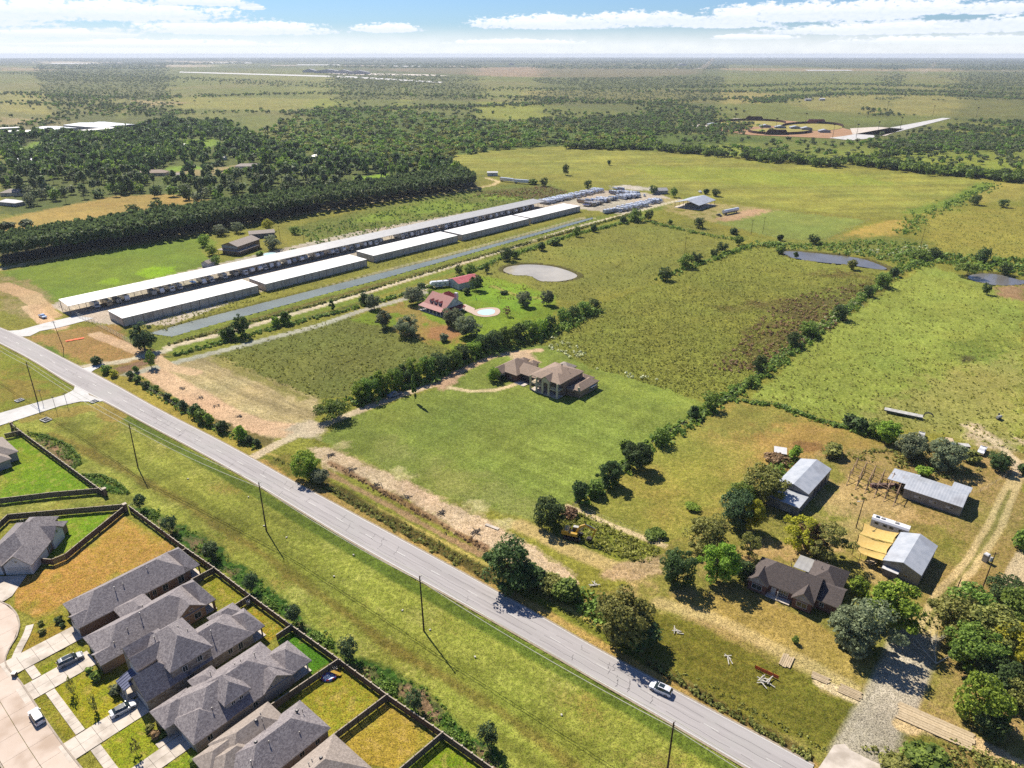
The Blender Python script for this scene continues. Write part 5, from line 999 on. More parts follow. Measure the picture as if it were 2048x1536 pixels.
# open pavilion, far sheds
h, L, Wd = barn_from((1398, 411), (1431, 400), (1358, 402), 4, 'pavilion', 'open sided pavilion with pale blue grey metal roof at the end of the lane'); h['category'] = 'pavilion'; sL, sW = L / 27, Wd / 26
wing(h, 0, L, 0, Wd, 4.0, .26, 'gg', 'x', roof='galvanised', wall='galvanised_wall', walls=False, over=.3); posts(h, [(x * sL, y * sW) for x in (.3, 7, 13.5, 20, 26.7) for y in (.3, 9, 17, 25.7)], 0, 4.0, .12, 'brown_trim', 'post'); MB().b2(L * .25, L * .7, Wd * .3, Wd * .75, 0, 2.4).build('inner_room', 'galvanised_wall', h); MB().b2(-.5, L + .5, -.5, Wd + .5, 0, .08).build('floor_slab', 'concrete', h)
for (x, y, w_, d_, z, a_, nm, lb, rf, wl) in [(1322, 388, 13, 9, 3, 10, 'shed', 'low pale roofed shed among trees beyond the motorhome lot', 'canopy_metal', 'siding'), (302, 352, 30, 12, 3.2, 5, 'house', 'large brown roofed bungalow in the woods beyond the pine belt', 'brown_shingle', 'cream_stucco'),
    (355, 355, 10, 8, 2.6, 0, 'shed', 'little tan shed on the right of the bungalow in the woods', 'light_shingle', 'cream_stucco'), (25, 392, 20, 12, 3, 10, 'house', 'tan roofed house in the woods at the left edge', 'light_shingle', 'cream_stucco'), (15, 412, 20, 9, 3, -20, 'house', 'pale house with white roof at the left edge below the tan one', 'white_siding', 'siding'),
    (388, 296, 22, 8, 3, 4, 'house', 'narrow white roofed house in the middle of the woods', 'white_siding', 'white_siding'), (362, 295, 12, 8, 3, 0, 'house', 'small white roofed house left of the narrow one in the woods', 'white_siding', 'siding'), (170, 310, 22, 10, 3, 8, 'house', 'grey house hidden in dense woods in the upper left', 'light_shingle', 'siding'),
    (195, 316, 16, 9, 3, 20, 'house', 'pale roofed house right of the grey one in dense woods', 'canopy_metal', 'siding'), (495, 338, 28, 11, 3, 4, 'house', 'wide pale grey house in the clearing at the right of the woods', 'light_shingle', 'white_siding'), (440, 320, 12, 8, 3, 0, 'house', 'small white cottage on the green in the woods', 'canopy_metal', 'white_siding'),
    (45, 326, 34, 9, 3, 6, 'building', 'long blue roofed building by the meadow at the upper left', 'blue_metal', 'siding'), (1617, 202, 16, 12, 4, 0, 'farm_shed', 'white roofed farm shed far beyond the ball fields', 'canopy_metal', 'siding'), (1645, 201, 14, 10, 4, 0, 'farm_shed', 'second pale farm shed to the right of the far one', 'white_siding', 'siding'),
    (640, 318, 24, 9, 3, 3, 'house', 'pale roof just showing above the pines in the upper middle', 'canopy_metal', 'siding'), (985, 352, 11, 5, 3.4, 0, 'shed', 'white box shed at the end of the pine belt', 'white_siding', 'white_siding')]:
    q = G(x - w_ / q.y * 1421 * .4 if False else x, y); h = thing(nm, lb, 'shed' if 'shed' in nm else nm, q, math.radians(a_)); wing(h, -w_ / 2, w_ / 2, 0, d_, z, .4, 'hh' if w_ > 18 else 'gg', 'x', roof=rf, wall=wl)
    for k in range(max(1, int(w_ / 7))): win(h, -w_ / 2 + (k + .5) * w_ / max(1, int(w_ / 7)), 0, .8, 1.4, 1.4, '-y')
# industrial yard, upper left
for i, (p0, p1, dp, z, lb) in enumerate([((0, 272), (68, 271), 30, 6, 'long white arched industrial hall at the left edge of the upper yard'), ((66, 262), (108, 266), 40, 5, 'flat pale blue industrial hall left of the wide one'), ((128, 256), (205, 262), 60, 5, 'widest flat blue grey industrial hall in the upper yard'), ((172, 268), (236, 262), 22, 5, 'white industrial hall in front of the wide one'), ((188, 252), (250, 258), 20, 6, 'narrow dark sided industrial hall at the back right of the yard'), ((0, 262), (40, 260), 18, 4, 'low white shed in the upper yard at the left edge')]):
    a_, b2_ = G(*p0), G(*p1); an = math.atan2(b2_.y - a_.y, b2_.x - a_.x); L = (b2_ - a_).length; o = thing('industrial_hall', lb, 'building', a_, an, 'industrial halls in the upper left'); wing(o, 0, L, 0, dp, z, .06, 'gg', 'x', roof='canopy_metal' if i in (0, 3, 5) else 'galvanised', wall='siding' if i != 4 else 'blue_metal', over=.3)
    for k in range(int(L / 12)): win(o, 6 + k * 12, 0, 0, 4, 3.6, '-y', 'garage_white', name='loading_door', mull=0)
# ------------------------------------------------------------------ fences
surf('fence_brown', rgb(150, 122, 102), rgb(118, 94, 80), .85, 2, (4, 4, .5), objvar=.3)
surf('fence_grey', rgb(146, 132, 118), rgb(110, 98, 90), .85, 2, (4, 4, .5), objvar=.3)
surf('cap_stone', rgb(236, 220, 198, 1.8), rgb(214, 198, 176), .8, 2)
surf('pole_wood', rgb(112, 86, 66), rgb(78, 60, 48), .9, 1, (1, 1, .2), objvar=.2)
surf('weathered_timber', rgb(190, 160, 128, 1.5), rgb(150, 124, 100, 1.5), .9, 2, (1, 1, .3), objvar=.25)
surf('galv_wire', rgb(214, 214, 206, 1.6), rgb(190, 190, 184), .5, 2)
surf('cable', rgb(222, 218, 196, 1.5), rgb(204, 200, 180, 1.5), .5, .5)
surf('dark_post', rgb(70, 62, 56), rgb(54, 48, 44), .8, 2)

def fence(name, label, pts, mat, h=1.85, bay=2.4, caps=False, z=1.8, plank=True, rail='eave_trim', group=None):
    "board fence: each bay a panel of pickets, each post a part, pale capping rail"
    W = [G(x, y, z) * 1.0 for x, y in pts]; W = [Vector((q.x, q.y, 0)) for q in W]; o = thing(name, label, 'fence', W[0], 0, group)
    cache = {}
    for a, b_ in zip(W[:-1], W[1:]):
        L = (b_ - a).length; n = max(1, round(L / bay)); w_ = L / n; an = math.atan2(b_.y - a.y, b_.x - a.x); key = round(w_, 2)
        if key not in cache:
            m = MB(); k = 12; pw = w_ / k
            for i in range(k): m.b2(i * pw + .012, (i + 1) * pw - .012, -.02 + .012 * (i % 2), .02 + .012 * (i % 2), .04, h - .02 * ((i * 7) % 3))
            m.b2(0, w_, -.09, -.02, .4, .5); m.b2(0, w_, -.09, -.02, 1.3, 1.4)
            r_ = MB().b2(0, w_, -.1, .1, h, h + .05)
            cache[key] = (m.mesh('panel', mat), r_.mesh('cap_rail', rail))
        for i in range(n):
            p_ = a + (b_ - a) * (i / n) - W[0]
            link('panel', cache[key][0], o, p_, an); link('cap_rail', cache[key][1], o, p_, an)
    pm = MB().b2(-.09, .09, -.09, .09, 0, h + .1).mesh('post', mat); cm = MB().b2(-.17, .17, -.17, .17, h + .1, h + .2).mesh('post_cap', 'cap_stone')
    for a, b_ in zip(W[:-1], W[1:]):
        L = (b_ - a).length; n = max(1, round(L / bay))
        for i in range(n):
            p_ = a + (b_ - a) * (i / n) - W[0]; link('post', pm, o, p_)
            if caps: link('post_cap', cm, o, p_)
    return o
def pillar(x, y, label, s=.9, h=2.3, z=2.0):
    q = G(x, y, z); o = thing('pillar', label, 'pillar', (q.x, q.y, 0), LA, 'brick pillars at the fence corners'); MB().b2(-s / 2, s / 2, -s / 2, s / 2, 0, h).build('shaft', 'brown_brick', o); MB().b2(-s / 2 - .1, s / 2 + .1, -s / 2 - .1, s / 2 + .1, h, h + .18).build('cap', 'cap_stone', o)
fence('fence', 'long brown rear fence with pale post caps behind all the new houses', [(258, 1012), (377, 1100), (428, 1135), (500, 1190), (582, 1250), (680, 1320), (775, 1390), (885, 1465), (985, 1536), (1100, 1622)], 'fence_brown', caps=True)
fence('fence', 'brown fence with white capped posts running down from the side street along the green lawn', [(24, 849), (42, 863), (205, 982)], 'fence_brown', caps=True)
fence('fence', 'dark grey fence closing the bottom of the big triangular green lawn', [(205, 976), (100, 985), (0, 997), (-80, 1006)], 'fence_grey')
fence('fence', 'short grey fence between the left edge house and the capped fence', [(42, 861), (8, 868)], 'fence_grey')
fence('fence', 'grey fence along the green strip above the corner house', [(244, 1009), (150, 1017), (15, 1029), (-10, 1052), (-40, 1080)], 'fence_grey')
fence('fence', 'grey fence splitting the corner lawn from the vacant brown lot', [(246, 1014), (220, 1035), (170, 1075), (130, 1108), (103, 1119), (80, 1117)], 'fence_brown', z=1.8)
for i, (p0, p1, lb, m_) in enumerate([((372, 1097), (150, 1208), 'fence between the vacant brown lot and the first dark hipped house', 'fence_brown'), ((428, 1135), (382, 1159), 'short fence behind the first and second new houses', 'fence_grey'), ((500, 1190), (462, 1214), 'short fence behind the second and third new houses', 'fence_grey'), ((582, 1250), (552, 1270), 'short fence behind the stone house and its eastern neighbour', 'fence_grey'),
    ((676, 1318), (440, 1478), 'long fence running down beside the house with hipped dormers', 'fence_grey'), ((772, 1390), (655, 1478), 'fence between the toy yard and the dry mown yard', 'fence_grey'), ((884, 1465), (790, 1545), 'fence at the lower right side of the dry mown yard', 'fence_grey')]):
    fence('fence', lb, [p0, p1], m_, group=None)
for x, y, lb in [(249, 1010, 'brick pillar where the fences meet above the vacant brown lot'), (208, 979, 'brick pillar at the bottom corner of the triangular lawn'), (22, 846, 'brick pillar beside the concrete side street')]: pillar(x, y, lb)

# ------------------------------------------------------------------ utility poles and wires along the road
POLES = [G(-320 + 0, 660), G(74, 800), G(276, 935), G(533, 1062), G(848, 1262)]
step = POLES[4] - POLES[3]; POLES[0] = POLES[1] + (POLES[1] - POLES[2]).normalized() * 60; POLES.append(POLES[4] + step.normalized() * 60); POLES.append(POLES[5] + step.normalized() * 60)
PH = 15.6; lean = [(0, 0), (.35, 0), (.55, .2), (.2, 0), (-.15, 0), (0, 0), (0, 0)]
nmp = ['beyond the left edge', 'left of the side street', 'standing in the verge below the road junction', 'at the middle of the verge', 'casting its long shadow beside the road centre', 'cut by the bottom edge near the road', 'x']
for i, p_ in enumerate(POLES[1:6], 1):
    o = thing('utility_pole', 'tall brown wooden utility pole ' + nmp[i], 'utility pole', p_, 0, 'utility poles along the verge'); lx, ly = lean[i]
    MB().tube((0, 0, 0), (lx, ly, PH), .2, .13, 10).build('pole', 'pole_wood', o)
    for k, zz in enumerate((PH - .35, PH - 1.3, PH - 2.2)):
        MB().tube((lx * .97 + nx.x * .1, ly * .97 + nx.y * .1, zz), (lx * .97 + nx.x * .75, ly * .97 + nx.y * .75, zz + .06), .05, .04, 6).build('insulator', 'vent_metal', o)
def wire(name, label, pts, sag, r=.06, mat='cable', group=None):
    mb = MB(); n = 12
    for a, b_ in zip(pts[:-1], pts[1:]):
        P_ = [a.lerp(b_, i / n) - Vector((0, 0, sag * 4 * (i / n) * (1 - i / n))) for i in range(n + 1)]
        for p_, q_ in zip(P_[:-1], P_[1:]): mb.tube(p_, q_, r, r, 5, cap=False)
    o = mb.build(name, mat); setp(o, label, 'cable', group); return o
tops = [p_ + Vector((lean[i][0], lean[i][1], 0)) for i, p_ in enumerate(POLES)]
wire('power_line', 'upper pale overhead wire strung between the poles beside the road', [q + nx * .75 + Vector((0, 0, PH - .3)) for q in tops], .9)
wire('power_line', 'lower pale overhead wire strung between the poles beside the road', [q + nx * .75 + Vector((0, 0, PH - 2.2)) for q in tops], 1.1)
for (x, y, h_, lb, lx, ly) in [(127, 697, 13, 'lone utility pole in the grass by the storage entrance', -1.2, 0), (1958, 1195, 12.5, 'wooden pole with a transformer beside the ranch track', 1.2, 1.2), (1712, 1055, 9, 'slim yard light pole between the two big barns', .3, 0), (1909, 1190, 5, 'short service pole beside the lower ranch track', .3, 0),
        (561, 459 + 24, 11, 'utility pole by the tan barn house trees', 0, 0), (608, 484, 11, 'utility pole in weeds right of the tan house', 0, 0), (657, 485 - 5, 10, 'utility pole in weeds near the canopy edge', 0, 0), (1369, 510, 12, 'utility pole standing among hedge trees in the middle field', 0, 0), (1502, 470, 11, 'left one of two poles by the fenced green field', 0, 0), (1525, 467, 12, 'right one of two poles by the fenced green field', .3, 0), (1841, 492, 12, 'pole beside the scrubby ditch on the right', .3, 0), (827, 797, 2.4, 'x', 0, 0)]:
    if lb == 'x': continue
    o = thing('utility_pole', lb, 'utility pole', G(x, y)); MB().tube((0, 0, 0), (lx, ly, h_), .15, .1, 8).build('pole', 'pole_wood', o)
    if h_ > 12.2 and x > 1900: MB().tube((lx - .5, ly, h_ - 2.6), (lx - .5, ly, h_ - 1.5), .3, .3, 10).build('transformer', 'dirty_white', o); MB().b2(lx - .9, lx + .9, ly - .06, ly + .06, h_ - .6, h_ - .45).build('crossarm', 'pole_wood', o)
    elif h_ < 12 and x in (1712,): MB().beam((lx, ly, h_ - .3), (lx - 1.4, ly - .5, h_ - .1), .07, .07).build('arm', 'vent_lead', o); MB().b2(lx - 2.0, lx - 1.3, ly - .7, ly - .4, h_ - .15, h_).build('lamp_head', 'dirty_white', o)
    elif h_ > 6: MB().b2(lx - .9, lx + .9, ly - .06, ly + .06, h_ - .7, h_ - .55).build('crossarm', 'pole_wood', o)
# barbed wire field fences (posts and wire are a pixel wide, so each run joins them)
def wire_fence(pts, label, gap=4.0, h=1.25, mat='weathered_timber'):
    W = [G(*q) for q in pts]; o = thing('wire_fence', label, 'fence', W[0]); mb = MB(); wr = MB()
    for a, b_ in zip(W[:-1], W[1:]):
        L = (b_ - a).length; n = max(1, int(L / gap))
        for i in range(n): q = a.lerp(b_, i / n) - W[0]; mb.tube(q, q + Vector((0, 0, h)), .07, .06, 4)
        for z in (.5, 1.1): wr.beam(a - W[0] + Vector((0, 0, z)), b_ - W[0] + Vector((0, 0, z)), .02, .02)
    p_ = mb.build('post_row', mat, o); p_['kind'] = 'stuff'; wr.build('wire', 'galv_wire', o)['kind'] = 'stuff'
wire_fence([(1420, 818), (1460, 797), (1560, 812), (1640, 842), (1790, 882), (1900, 910)], 'post and wire fence between the pasture and the big light green field')
wire_fence([(1145, 1015), (1190, 983), (1300, 892), (1420, 818), (1600, 690), (1700, 610), (1850, 520)], 'post and wire fence under the long diagonal hedgerow')
wire_fence([(1148, 1012), (1230, 1048), (1335, 1092)], 'wire fence beside the bare strip by the excavator')
wire_fence([(1430, 446), (1560, 478), (1640, 484), (1740, 440), (1530, 418)], 'post and rail fence round the small green paddock')
wire_fence([(255, 752), (330, 800), (430, 856), (520, 890)], 'wire fence in weeds beside the road')
wire_fence([(1560, 905), (1640, 925), (1700, 905)], 'old wire fence behind the tall barn')
wire_fence([(1985, 900), (2035, 940), (1960, 985), (1900, 1000)], 'wire fence round the patch beside the ranch track')
# white metal fence round the storage yard
W = [G(*q) for q in [(118, 612), (160, 635), (190, 648), (228, 668), (268, 690)]]
o = thing('chain_link_fence', 'tall chain link fence and gate across the storage yard entrance', 'fence', W[0]); 
for k, (a, b_) in enumerate(zip(W[:-1], W[1:])):
    n = max(1, int((b_ - a).length / 3))
    for i in range(n): q = a.lerp(b_, i / n) - W[0]; MB().tube(q, q + Vector((0, 0, 2.1)), .05, .05, 6).build('post', 'galv_wire', o)
    for z in (.1, .6, 1.1, 1.6, 2.0): MB().beam(a - W[0] + Vector((0, 0, z)), b_ - W[0] + Vector((0, 0, z)), .03, .03).build('rail', 'galv_wire', o)

# ------------------------------------------------------------------ corral of rough poles
q = G(1700, 985); o = thing('corral', 'open corral frame of rough timber posts and rails beside the long barn', 'corral', (q.x, q.y, 0), 0)
A0, A1, B0 = G(1697, 962), G(1790, 1003), G(1712, 935); u = A1 - A0; v = (B0 - A0)
def cp(s, t_, z): p_ = A0 + u * s + v * t_ - q; return Vector((p_.x, p_.y, z))
for i in range(6):
    for t_ in (0, .5, 1.0): MB().tube(cp(i / 5, t_, 0), cp(i / 5, t_, 3.6 - .4 * ((i + int(t_ * 2)) % 2)), .13, .1, 6).build('post', 'weathered_timber', o)
    MB().tube(cp(i / 5, -.05, 3.0), cp(i / 5, 1.05, 3.2), .11, .1, 6).build('beam', 'weathered_timber', o); MB().tube(cp(i / 5, -.3, 0), cp(i / 5, .5, 3.3), .1, .08, 6).build('brace', 'weathered_timber', o)
for t_ in (0, .5, 1.0):
    for z in (1.2, 3.1): MB().tube(cp(-.05, t_, z), cp(1.05, t_, z), .08, .07, 6).build('rail', 'weathered_timber', o)
MB().b2(*(lambda p_: (p_.x - .1, p_.x + 8, p_.y - .6, p_.y + .6))(cp(.45, .25, 0)), .0, .9).build('trough_wall', 'red_brick', o)
q = G(2020, 940); o = thing('cattle_pen', 'small panel cattle pen with white rails beside the ranch track', 'pen', q, -.5)
for x0, y0, x1, y1 in ((-3, -2, 3, -2), (3, -2, 3, 2), (3, 2, -3, 2), (-3, 2, -3, -2)):
    for z in (.4, .8, 1.2, 1.6): MB().beam((x0, y0, z), (x1, y1, z), .05, .07).build('rail', 'galv_wire', o)
for x0, y0 in ((-3, -2), (3, -2), (3, 2), (-3, 2), (0, -2), (0, 2)): MB().tube((x0, y0, 0), (x0, y0, 1.8), .06, .06, 6).build('post', 'weathered_timber', o)
# ------------------------------------------------------------------ vehicles
def paintm(name, c, rough=.25): return plain(name, c, rough, .0, .5, coat=.6)
paintm('pearl_paint', rgb(238, 240, 246, 1.5)); paintm('white_paint', rgb(246, 246, 248, 1.45)); paintm('silver_paint', rgb(186, 190, 198)); paintm('blue_grey_paint', rgb(150, 160, 184)); paintm('black_paint', (.02, .02, .022, 1)); paintm('sky_blue_paint', rgb(190, 214, 244, 1.6)); paintm('royal_blue', rgb(70, 90, 170)); paintm('tan_paint', rgb(206, 186, 150)); paintm('red_paint', rgb(176, 52, 40))
paintm('digger_yellow', rgb(232, 184, 52), .45)
plain('tyre', (.022, .022, .024, 1), .85); plain('alloy', rgb(176, 178, 186), .35, .5); plain('lamp_clear', rgb(226, 230, 240), .2); plain('lamp_red', rgb(150, 24, 20), .3); plain('track_steel', rgb(72, 66, 64), .7, .3); plain('awning_stripe', rgb(96, 104, 120), .6)
surf('canvas_yellow', rgb(244, 210, 128, 1.7), rgb(232, 194, 108, 1.7), .85, 1.5)

def wheel(par, x, y, r, w_=.22):
    o = MB().tube((x, y - w_ / 2, r), (x, y + w_ / 2, r), r, r, 16).build('wheel', 'tyre', par); s = 1 if y > 0 else -1
    MB().tube((x, y + s * w_ / 2, r), (x, y + s * (w_ / 2 + .015), r), r * .62, r * .6, 12).build('rim', 'alloy', o)
SUVP = [(-2.32, .78, .74, .70, .76), (-2.24, .90, 1.04, .80, 1.07), (-1.98, .94, 1.10, .66, 1.52), (-1.5, .95, 1.10, .67, 1.64), (-.2, .95, 1.06, .67, 1.68), (.45, .95, 1.03, .65, 1.62), (1.22, .94, 1.00, .76, 1.04), (1.95, .90, .90, .62, .93), (2.30, .76, .66, .50, .68)]
SEDP = [(-2.35, .76, .76, .66, .78), (-2.2, .88, 1.02, .74, 1.04), (-1.75, .92, 1.04, .66, 1.12), (-1.0, .93, 1.00, .60, 1.40), (-.1, .93, .96, .60, 1.45), (.5, .93, .94, .60, 1.38), (1.25, .92, .92, .74, .96), (2.0, .88, .80, .6, .84), (2.35, .74, .6, .5, .62)]
def car(name, label, paint, pa, pb, prof=SUVP, roof='glass', cat='car', L=4.65, group=None):
    "pa, pb: photo pixels of the rear and front on the ground"
    a, b_ = G(*pa), G(*pb); c_ = (a + b_) / 2; o = thing(name, label, cat, c_, math.atan2(b_.y - a.y, b_.x - a.x), group); k = L / 4.65
    body = MB(); gl = MB(); rg = []
    for x, w_, zb, wr, zr in prof: rg.append([(x * k, -w_ * .96, .28), (x * k, -w_, .62), (x * k, -w_ * .99, zb), (x * k, -wr, zr), (x * k, wr, zr), (x * k, w_ * .99, zb), (x * k, w_, .62), (x * k, w_ * .96, .28)])
    n = len(prof)
    for i in range(n - 1):
        A_, B_ = rg[i], rg[i + 1]; house_ = prof[i][4] - prof[i][2] > .2 or prof[i + 1][4] - prof[i + 1][2] > .2; both = prof[i][4] - prof[i][2] > .2 and prof[i + 1][4] - prof[i + 1][2] > .2
        for j in range(7):
            tgt = body
            if j in (2, 4) and house_: tgt = gl
            if j == 3 and house_ and not both: tgt = gl
            tgt.add([A_[j], A_[j + 1], B_[j + 1], B_[j]], [(0, 1, 2, 3)])
        body.add([A_[0], B_[0], B_[7], A_[7]], [(0, 1, 2, 3)])
    body.add(rg[0], [tuple(range(8))]); body.add(rg[-1], [tuple(range(7, -1, -1))])
    bo = body.build('body', paint, o); gl.build('windows', 'window_glass', o)
    zr = max(p_[4] for p_ in prof)
    if roof == 'glass': MB().b2(-.75 * k, .35 * k, -.48, .48, zr - .03, zr + .012).build('sunroof', 'window_glass', o)
    if roof == 'black': MB().b2(-1.3 * k, .45 * k, -.55, .55, zr - .05, zr + .012).build('roof_panel', 'window_glass', o)
    for x in (-1.42 * k, 1.42 * k):
        for y in (-.86, .86): wheel(o, x, y, .35)
    for y in (-.62, .62): MB().b2(2.1 * k, 2.24 * k, y - .18, y + .18, .62, .78).build('headlight', 'lamp_clear', o); MB().b2(-2.34 * k, -2.2 * k, y - .14, y + .14, .82, 1.0).build('tail_light', 'lamp_red', o)
    for y in (-1.02, 1.02): MB().b2(.78 * k, .95 * k, y - .09, y + .09, 1.0, 1.14).build('mirror', paint, o)
    for i in (-1, 1): MB().b2(-1.2 * k, .9 * k, i * .955 - .012, i * .955 + .012, .5, .56).build('sill_trim', 'alloy', o)
    return o
car('car', 'silver white crossover with dark glass roof driving on the country road', 'pearl_paint', (1343, 1392), (1299, 1372), L=4.7)
car('car', 'white car parked in the residential street below the small lawn strip', 'white_paint', (86, 1454), (64, 1420), roof='none', L=4.7)
car('car', 'silver car with black glass roof parked in the second driveway', 'silver_paint', (120, 1334), (164, 1313), roof='black', L=5.0)
car('car', 'white hatchback with black roof parked in front of the stone house', 'white_paint', (224, 1434), (270, 1409), SEDP, 'black', L=4.7)
def pickup(name, label, paint, pa, pb, group=None):
    a, b_ = G(*pa), G(*pb); c_ = (a + b_) / 2; o = thing(name, label, 'pickup truck', c_, math.atan2(b_.y - a.y, b_.x - a.x), group)
    m = MB(); m.prism([(-2.8, .4), (2.75, .4), (2.85, .75), (2.75, 1.05), (1.5, 1.15), (-2.8, 1.1)], -.95, .95, 0, 'y'); m.build('body', paint, o)
    MB().prism([(-.7, 1.12), (1.5, 1.12), (.85, 1.78), (-.55, 1.82)], -.78, .78, 0, 'y').build('cab', paint, o); MB().prism([(.1, 1.2), (1.4, 1.2), (.86, 1.72), (.1, 1.74)], -.8, .8, 0, 'y').build('windows', 'window_glass', o)
    MB().b2(-2.65, -.8, -.78, .78, 1.06, 1.13).build('bed', 'black_paint', o)
    for x in (-1.8, 1.75):
        for y in (-.88, .88): wheel(o, x, y, .4)
    return o
pickup('pickup_truck', 'white and silver work pickup on bare dirt near the storage entrance', 'sky_blue_paint', (80, 632), (92, 638)); pickup('pickup_truck', 'silver blue pickup parked beside the hedge on the mansion drive', 'blue_grey_paint', (802, 788), (777, 796))
pickup('pickup_truck', 'white old pickup parked by bushes, rightmost of the parked row above the barns', 'white_paint', (1968, 896), (1958, 913)); pickup('pickup_truck', 'white old pickup with rusty roof, left end of the row above the barns', 'dirty_white', (1843, 868), (1841, 884))

# recreational vehicles
def cloned(proto, first):
    if not first[0]: first[0] = True; return proto
    return copy_tree(proto)
def trailer_proto(kind, L, paint, stripe):
    o = thing(kind, '', 'x'); w_ = 1.22; z0, z1 = .6, 3.3
    if kind == 'fifth_wheel': prof = [(-L / 2, z0), (L / 2 - 2.6, z0), (L / 2 - 2.5, 1.7), (L / 2, 1.7), (L / 2 + .1, 2.7), (L / 2 - .8, 3.6), (-L / 2, 3.4)]
    elif kind == 'motorhome': prof = [(-L / 2, .5), (L / 2, .5), (L / 2 + .1, 1.5), (L / 2 - .25, 3.1), (-L / 2, 3.2)]
    elif kind == 'camper_van': prof = [(-L / 2, .5), (L / 2 - .3, .5), (L / 2, 1.2), (L / 2 - 1.0, 1.4), (L / 2 - 1.3, 2.0), (L / 2 - .9, 2.5), (L / 2 - 1.3, 3.0), (-L / 2, 3.0)]
    elif kind == 'cargo_trailer': prof = [(-L / 2, .5), (L / 2, .5), (L / 2 + .1, 2.6), (-L / 2, 2.7)]
    else: prof = [(-L / 2, z0), (L / 2 - .4, z0), (L / 2, 1.4), (L / 2 - .5, 3.2), (-L / 2, z1)]
    MB().prism(prof, -w_, w_, 0, 'y').build('body', paint, o)
    m = MB()
    for s in (-1, 1): m2 = MB(); m2.b2(-L / 2 + .1, L / 2 - 1.0, s * w_ - .015, s * w_ + .015, 1.15, 1.5); m2.build('side_stripe', stripe, o)
    if kind != 'cargo_trailer':
        for s in (-1, 1):
            for x in (-L * .3, 0, L * .22): MB().b2(x - .5, x + .5, s * w_ - .02, s * w_ + .02, 1.9, 2.5).build('window', 'window_glass', o)
        for x in (-L * .2, L * .15): MB().box((x, 0, (3.3 if kind != 'fifth_wheel' else 3.55)), (.9, .7, .3), 0, 0, .8).build('air_conditioner', 'dirty_white', o)
    if kind in ('motorhome',): MB().b2(L / 2 + .0, L / 2 + .06, -1.0, 1.0, 1.6, 2.6).build('windscreen', 'window_glass', o)
    if kind == 'camper_van': MB().prism([(L / 2 - .98, 1.42), (L / 2 - .9, 1.38), (L / 2 - 1.22, 2.0), (L / 2 - 1.32, 1.98)], -.9, .9, 0, 'y').build('windscreen', 'window_glass', o)
    if kind not in ('motorhome', 'camper_van'): MB().beam((L / 2, 0, .5), (L / 2 + 1.3, 0, .45), .15, .12).build('drawbar', 'black_paint', o)
    for x in ((-L * .12, -L * .02) if kind not in ('motorhome', 'camper_van') else (-L * .28, L * .32)):
        for y in (-1.05, 1.05): MB().tube((x, y - .12, .38), (x, y + .12, .38), .38, .38, 10).build('wheel', 'tyre', o)
    return o
def boat_proto():
    o = thing('boat', '', 'x'); vs = []; fs = []
    secs = [(-3.2, 1.1, 1.0, 1.5), (-1, 1.2, .9, 1.5), (1.4, 1.05, .9, 1.6), (2.8, .5, 1.1, 1.75), (3.4, .05, 1.4, 1.85)]
    for x, w_, zb, zt in secs: vs += [(x, -w_, zt), (x, -w_ * .7, zb), (x, 0, zb - .25), (x, w_ * .7, zb), (x, w_, zt)]
    for i in range(4):
        for j in range(4): a_ = i * 5 + j; fs.append((a_, a_ + 5, a_ + 6, a_ + 1))
    m = MB(); m.add(vs, fs + [(0, 1, 2, 3, 4)]); m.build('hull', 'white_paint', o); MB().add([vs[i * 5] for i in range(5)] + [vs[i * 5 + 4] for i in range(5)], [(i, i + 5, i + 6, i + 1) for i in range(4)]).build('cover', 'royal_blue', o)
    MB().beam((-2.6, 0, .5), (4.6, 0, .5), .3, .12).build('trailer_frame', 'black_paint', o)
    for y in (-1.0, 1.0): MB().tube((-.8, y - .1, .33), (-.8, y + .1, .33), .33, .33, 10).build('wheel', 'tyre', o)
    return o
PR = []
for kind, L, pt, st, nm in [('travel_trailer', 8.5, 'white_paint', 'awning_stripe', 'white travel trailer'), ('fifth_wheel', 10.5, 'white_paint', 'awning_stripe', 'tall white fifth wheel trailer'), ('motorhome', 10.5, 'pearl_paint', 'awning_stripe', 'white coach motorhome'), ('camper_van', 8, 'white_paint', 'tan_paint', 'white overcab motorhome'), ('motorhome', 9.5, 'tan_paint', 'red_paint', 'tan coach motorhome'), ('travel_trailer', 7, 'silver_paint', 'royal_blue', 'short silver travel trailer'), ('cargo_trailer', 6.5, 'dirty_white', 'dirty_white', 'plain white cargo trailer')]:
    o = trailer_proto(kind, L, pt, st); PR.append((o, nm, kind.replace('_', ' '), [False]))
PR.append((boat_proto(), 'boat under blue cover', 'boat', [False]))
def rv(i, loc, rz, where, group):
    o, nm, ct, used = PR[i]; c_ = cloned(o, used) if used[0] else o; used[0] = True
    c_.location = loc; c_.rotation_euler = (0, 0, rz); c_['label'] = nm + ' ' + where; c_['category'] = ct; c_['group'] = group; return c_
NUM = 'first second third fourth fifth sixth seventh eighth ninth tenth eleventh twelfth thirteenth fourteenth fifteenth sixteenth seventeenth eighteenth nineteenth'.split()
TEN = ['', '', 'twenty', 'thirty', 'forty', 'fifty', 'sixty', 'seventy', 'eighty']
def nth(n): return NUM[n - 1] if n < 20 else (TEN[n // 10][:-1] + 'ieth' if n % 10 == 0 else TEN[n // 10] + '-' + NUM[n % 10 - 1])
rnd = random.Random(11); x = 4.0; cnt = 0
while x < 352:
    i = rnd.choice([0, 0, 1, 1, 2, 2, 3, 3, 4, 5, 6, 7])
    if rnd.random() < .9:
        cnt += 1; rv(i, ky(x, 25.5 + rnd.uniform(-.8, .6)), KA - math.pi / 2 + rnd.uniform(-.04, .04), '%s from the road under the canopy' % nth(cnt), 'vehicles parked under the long canopy')
    x += rnd.choice([4.3, 4.3, 4.6, 5.2, 7.0])
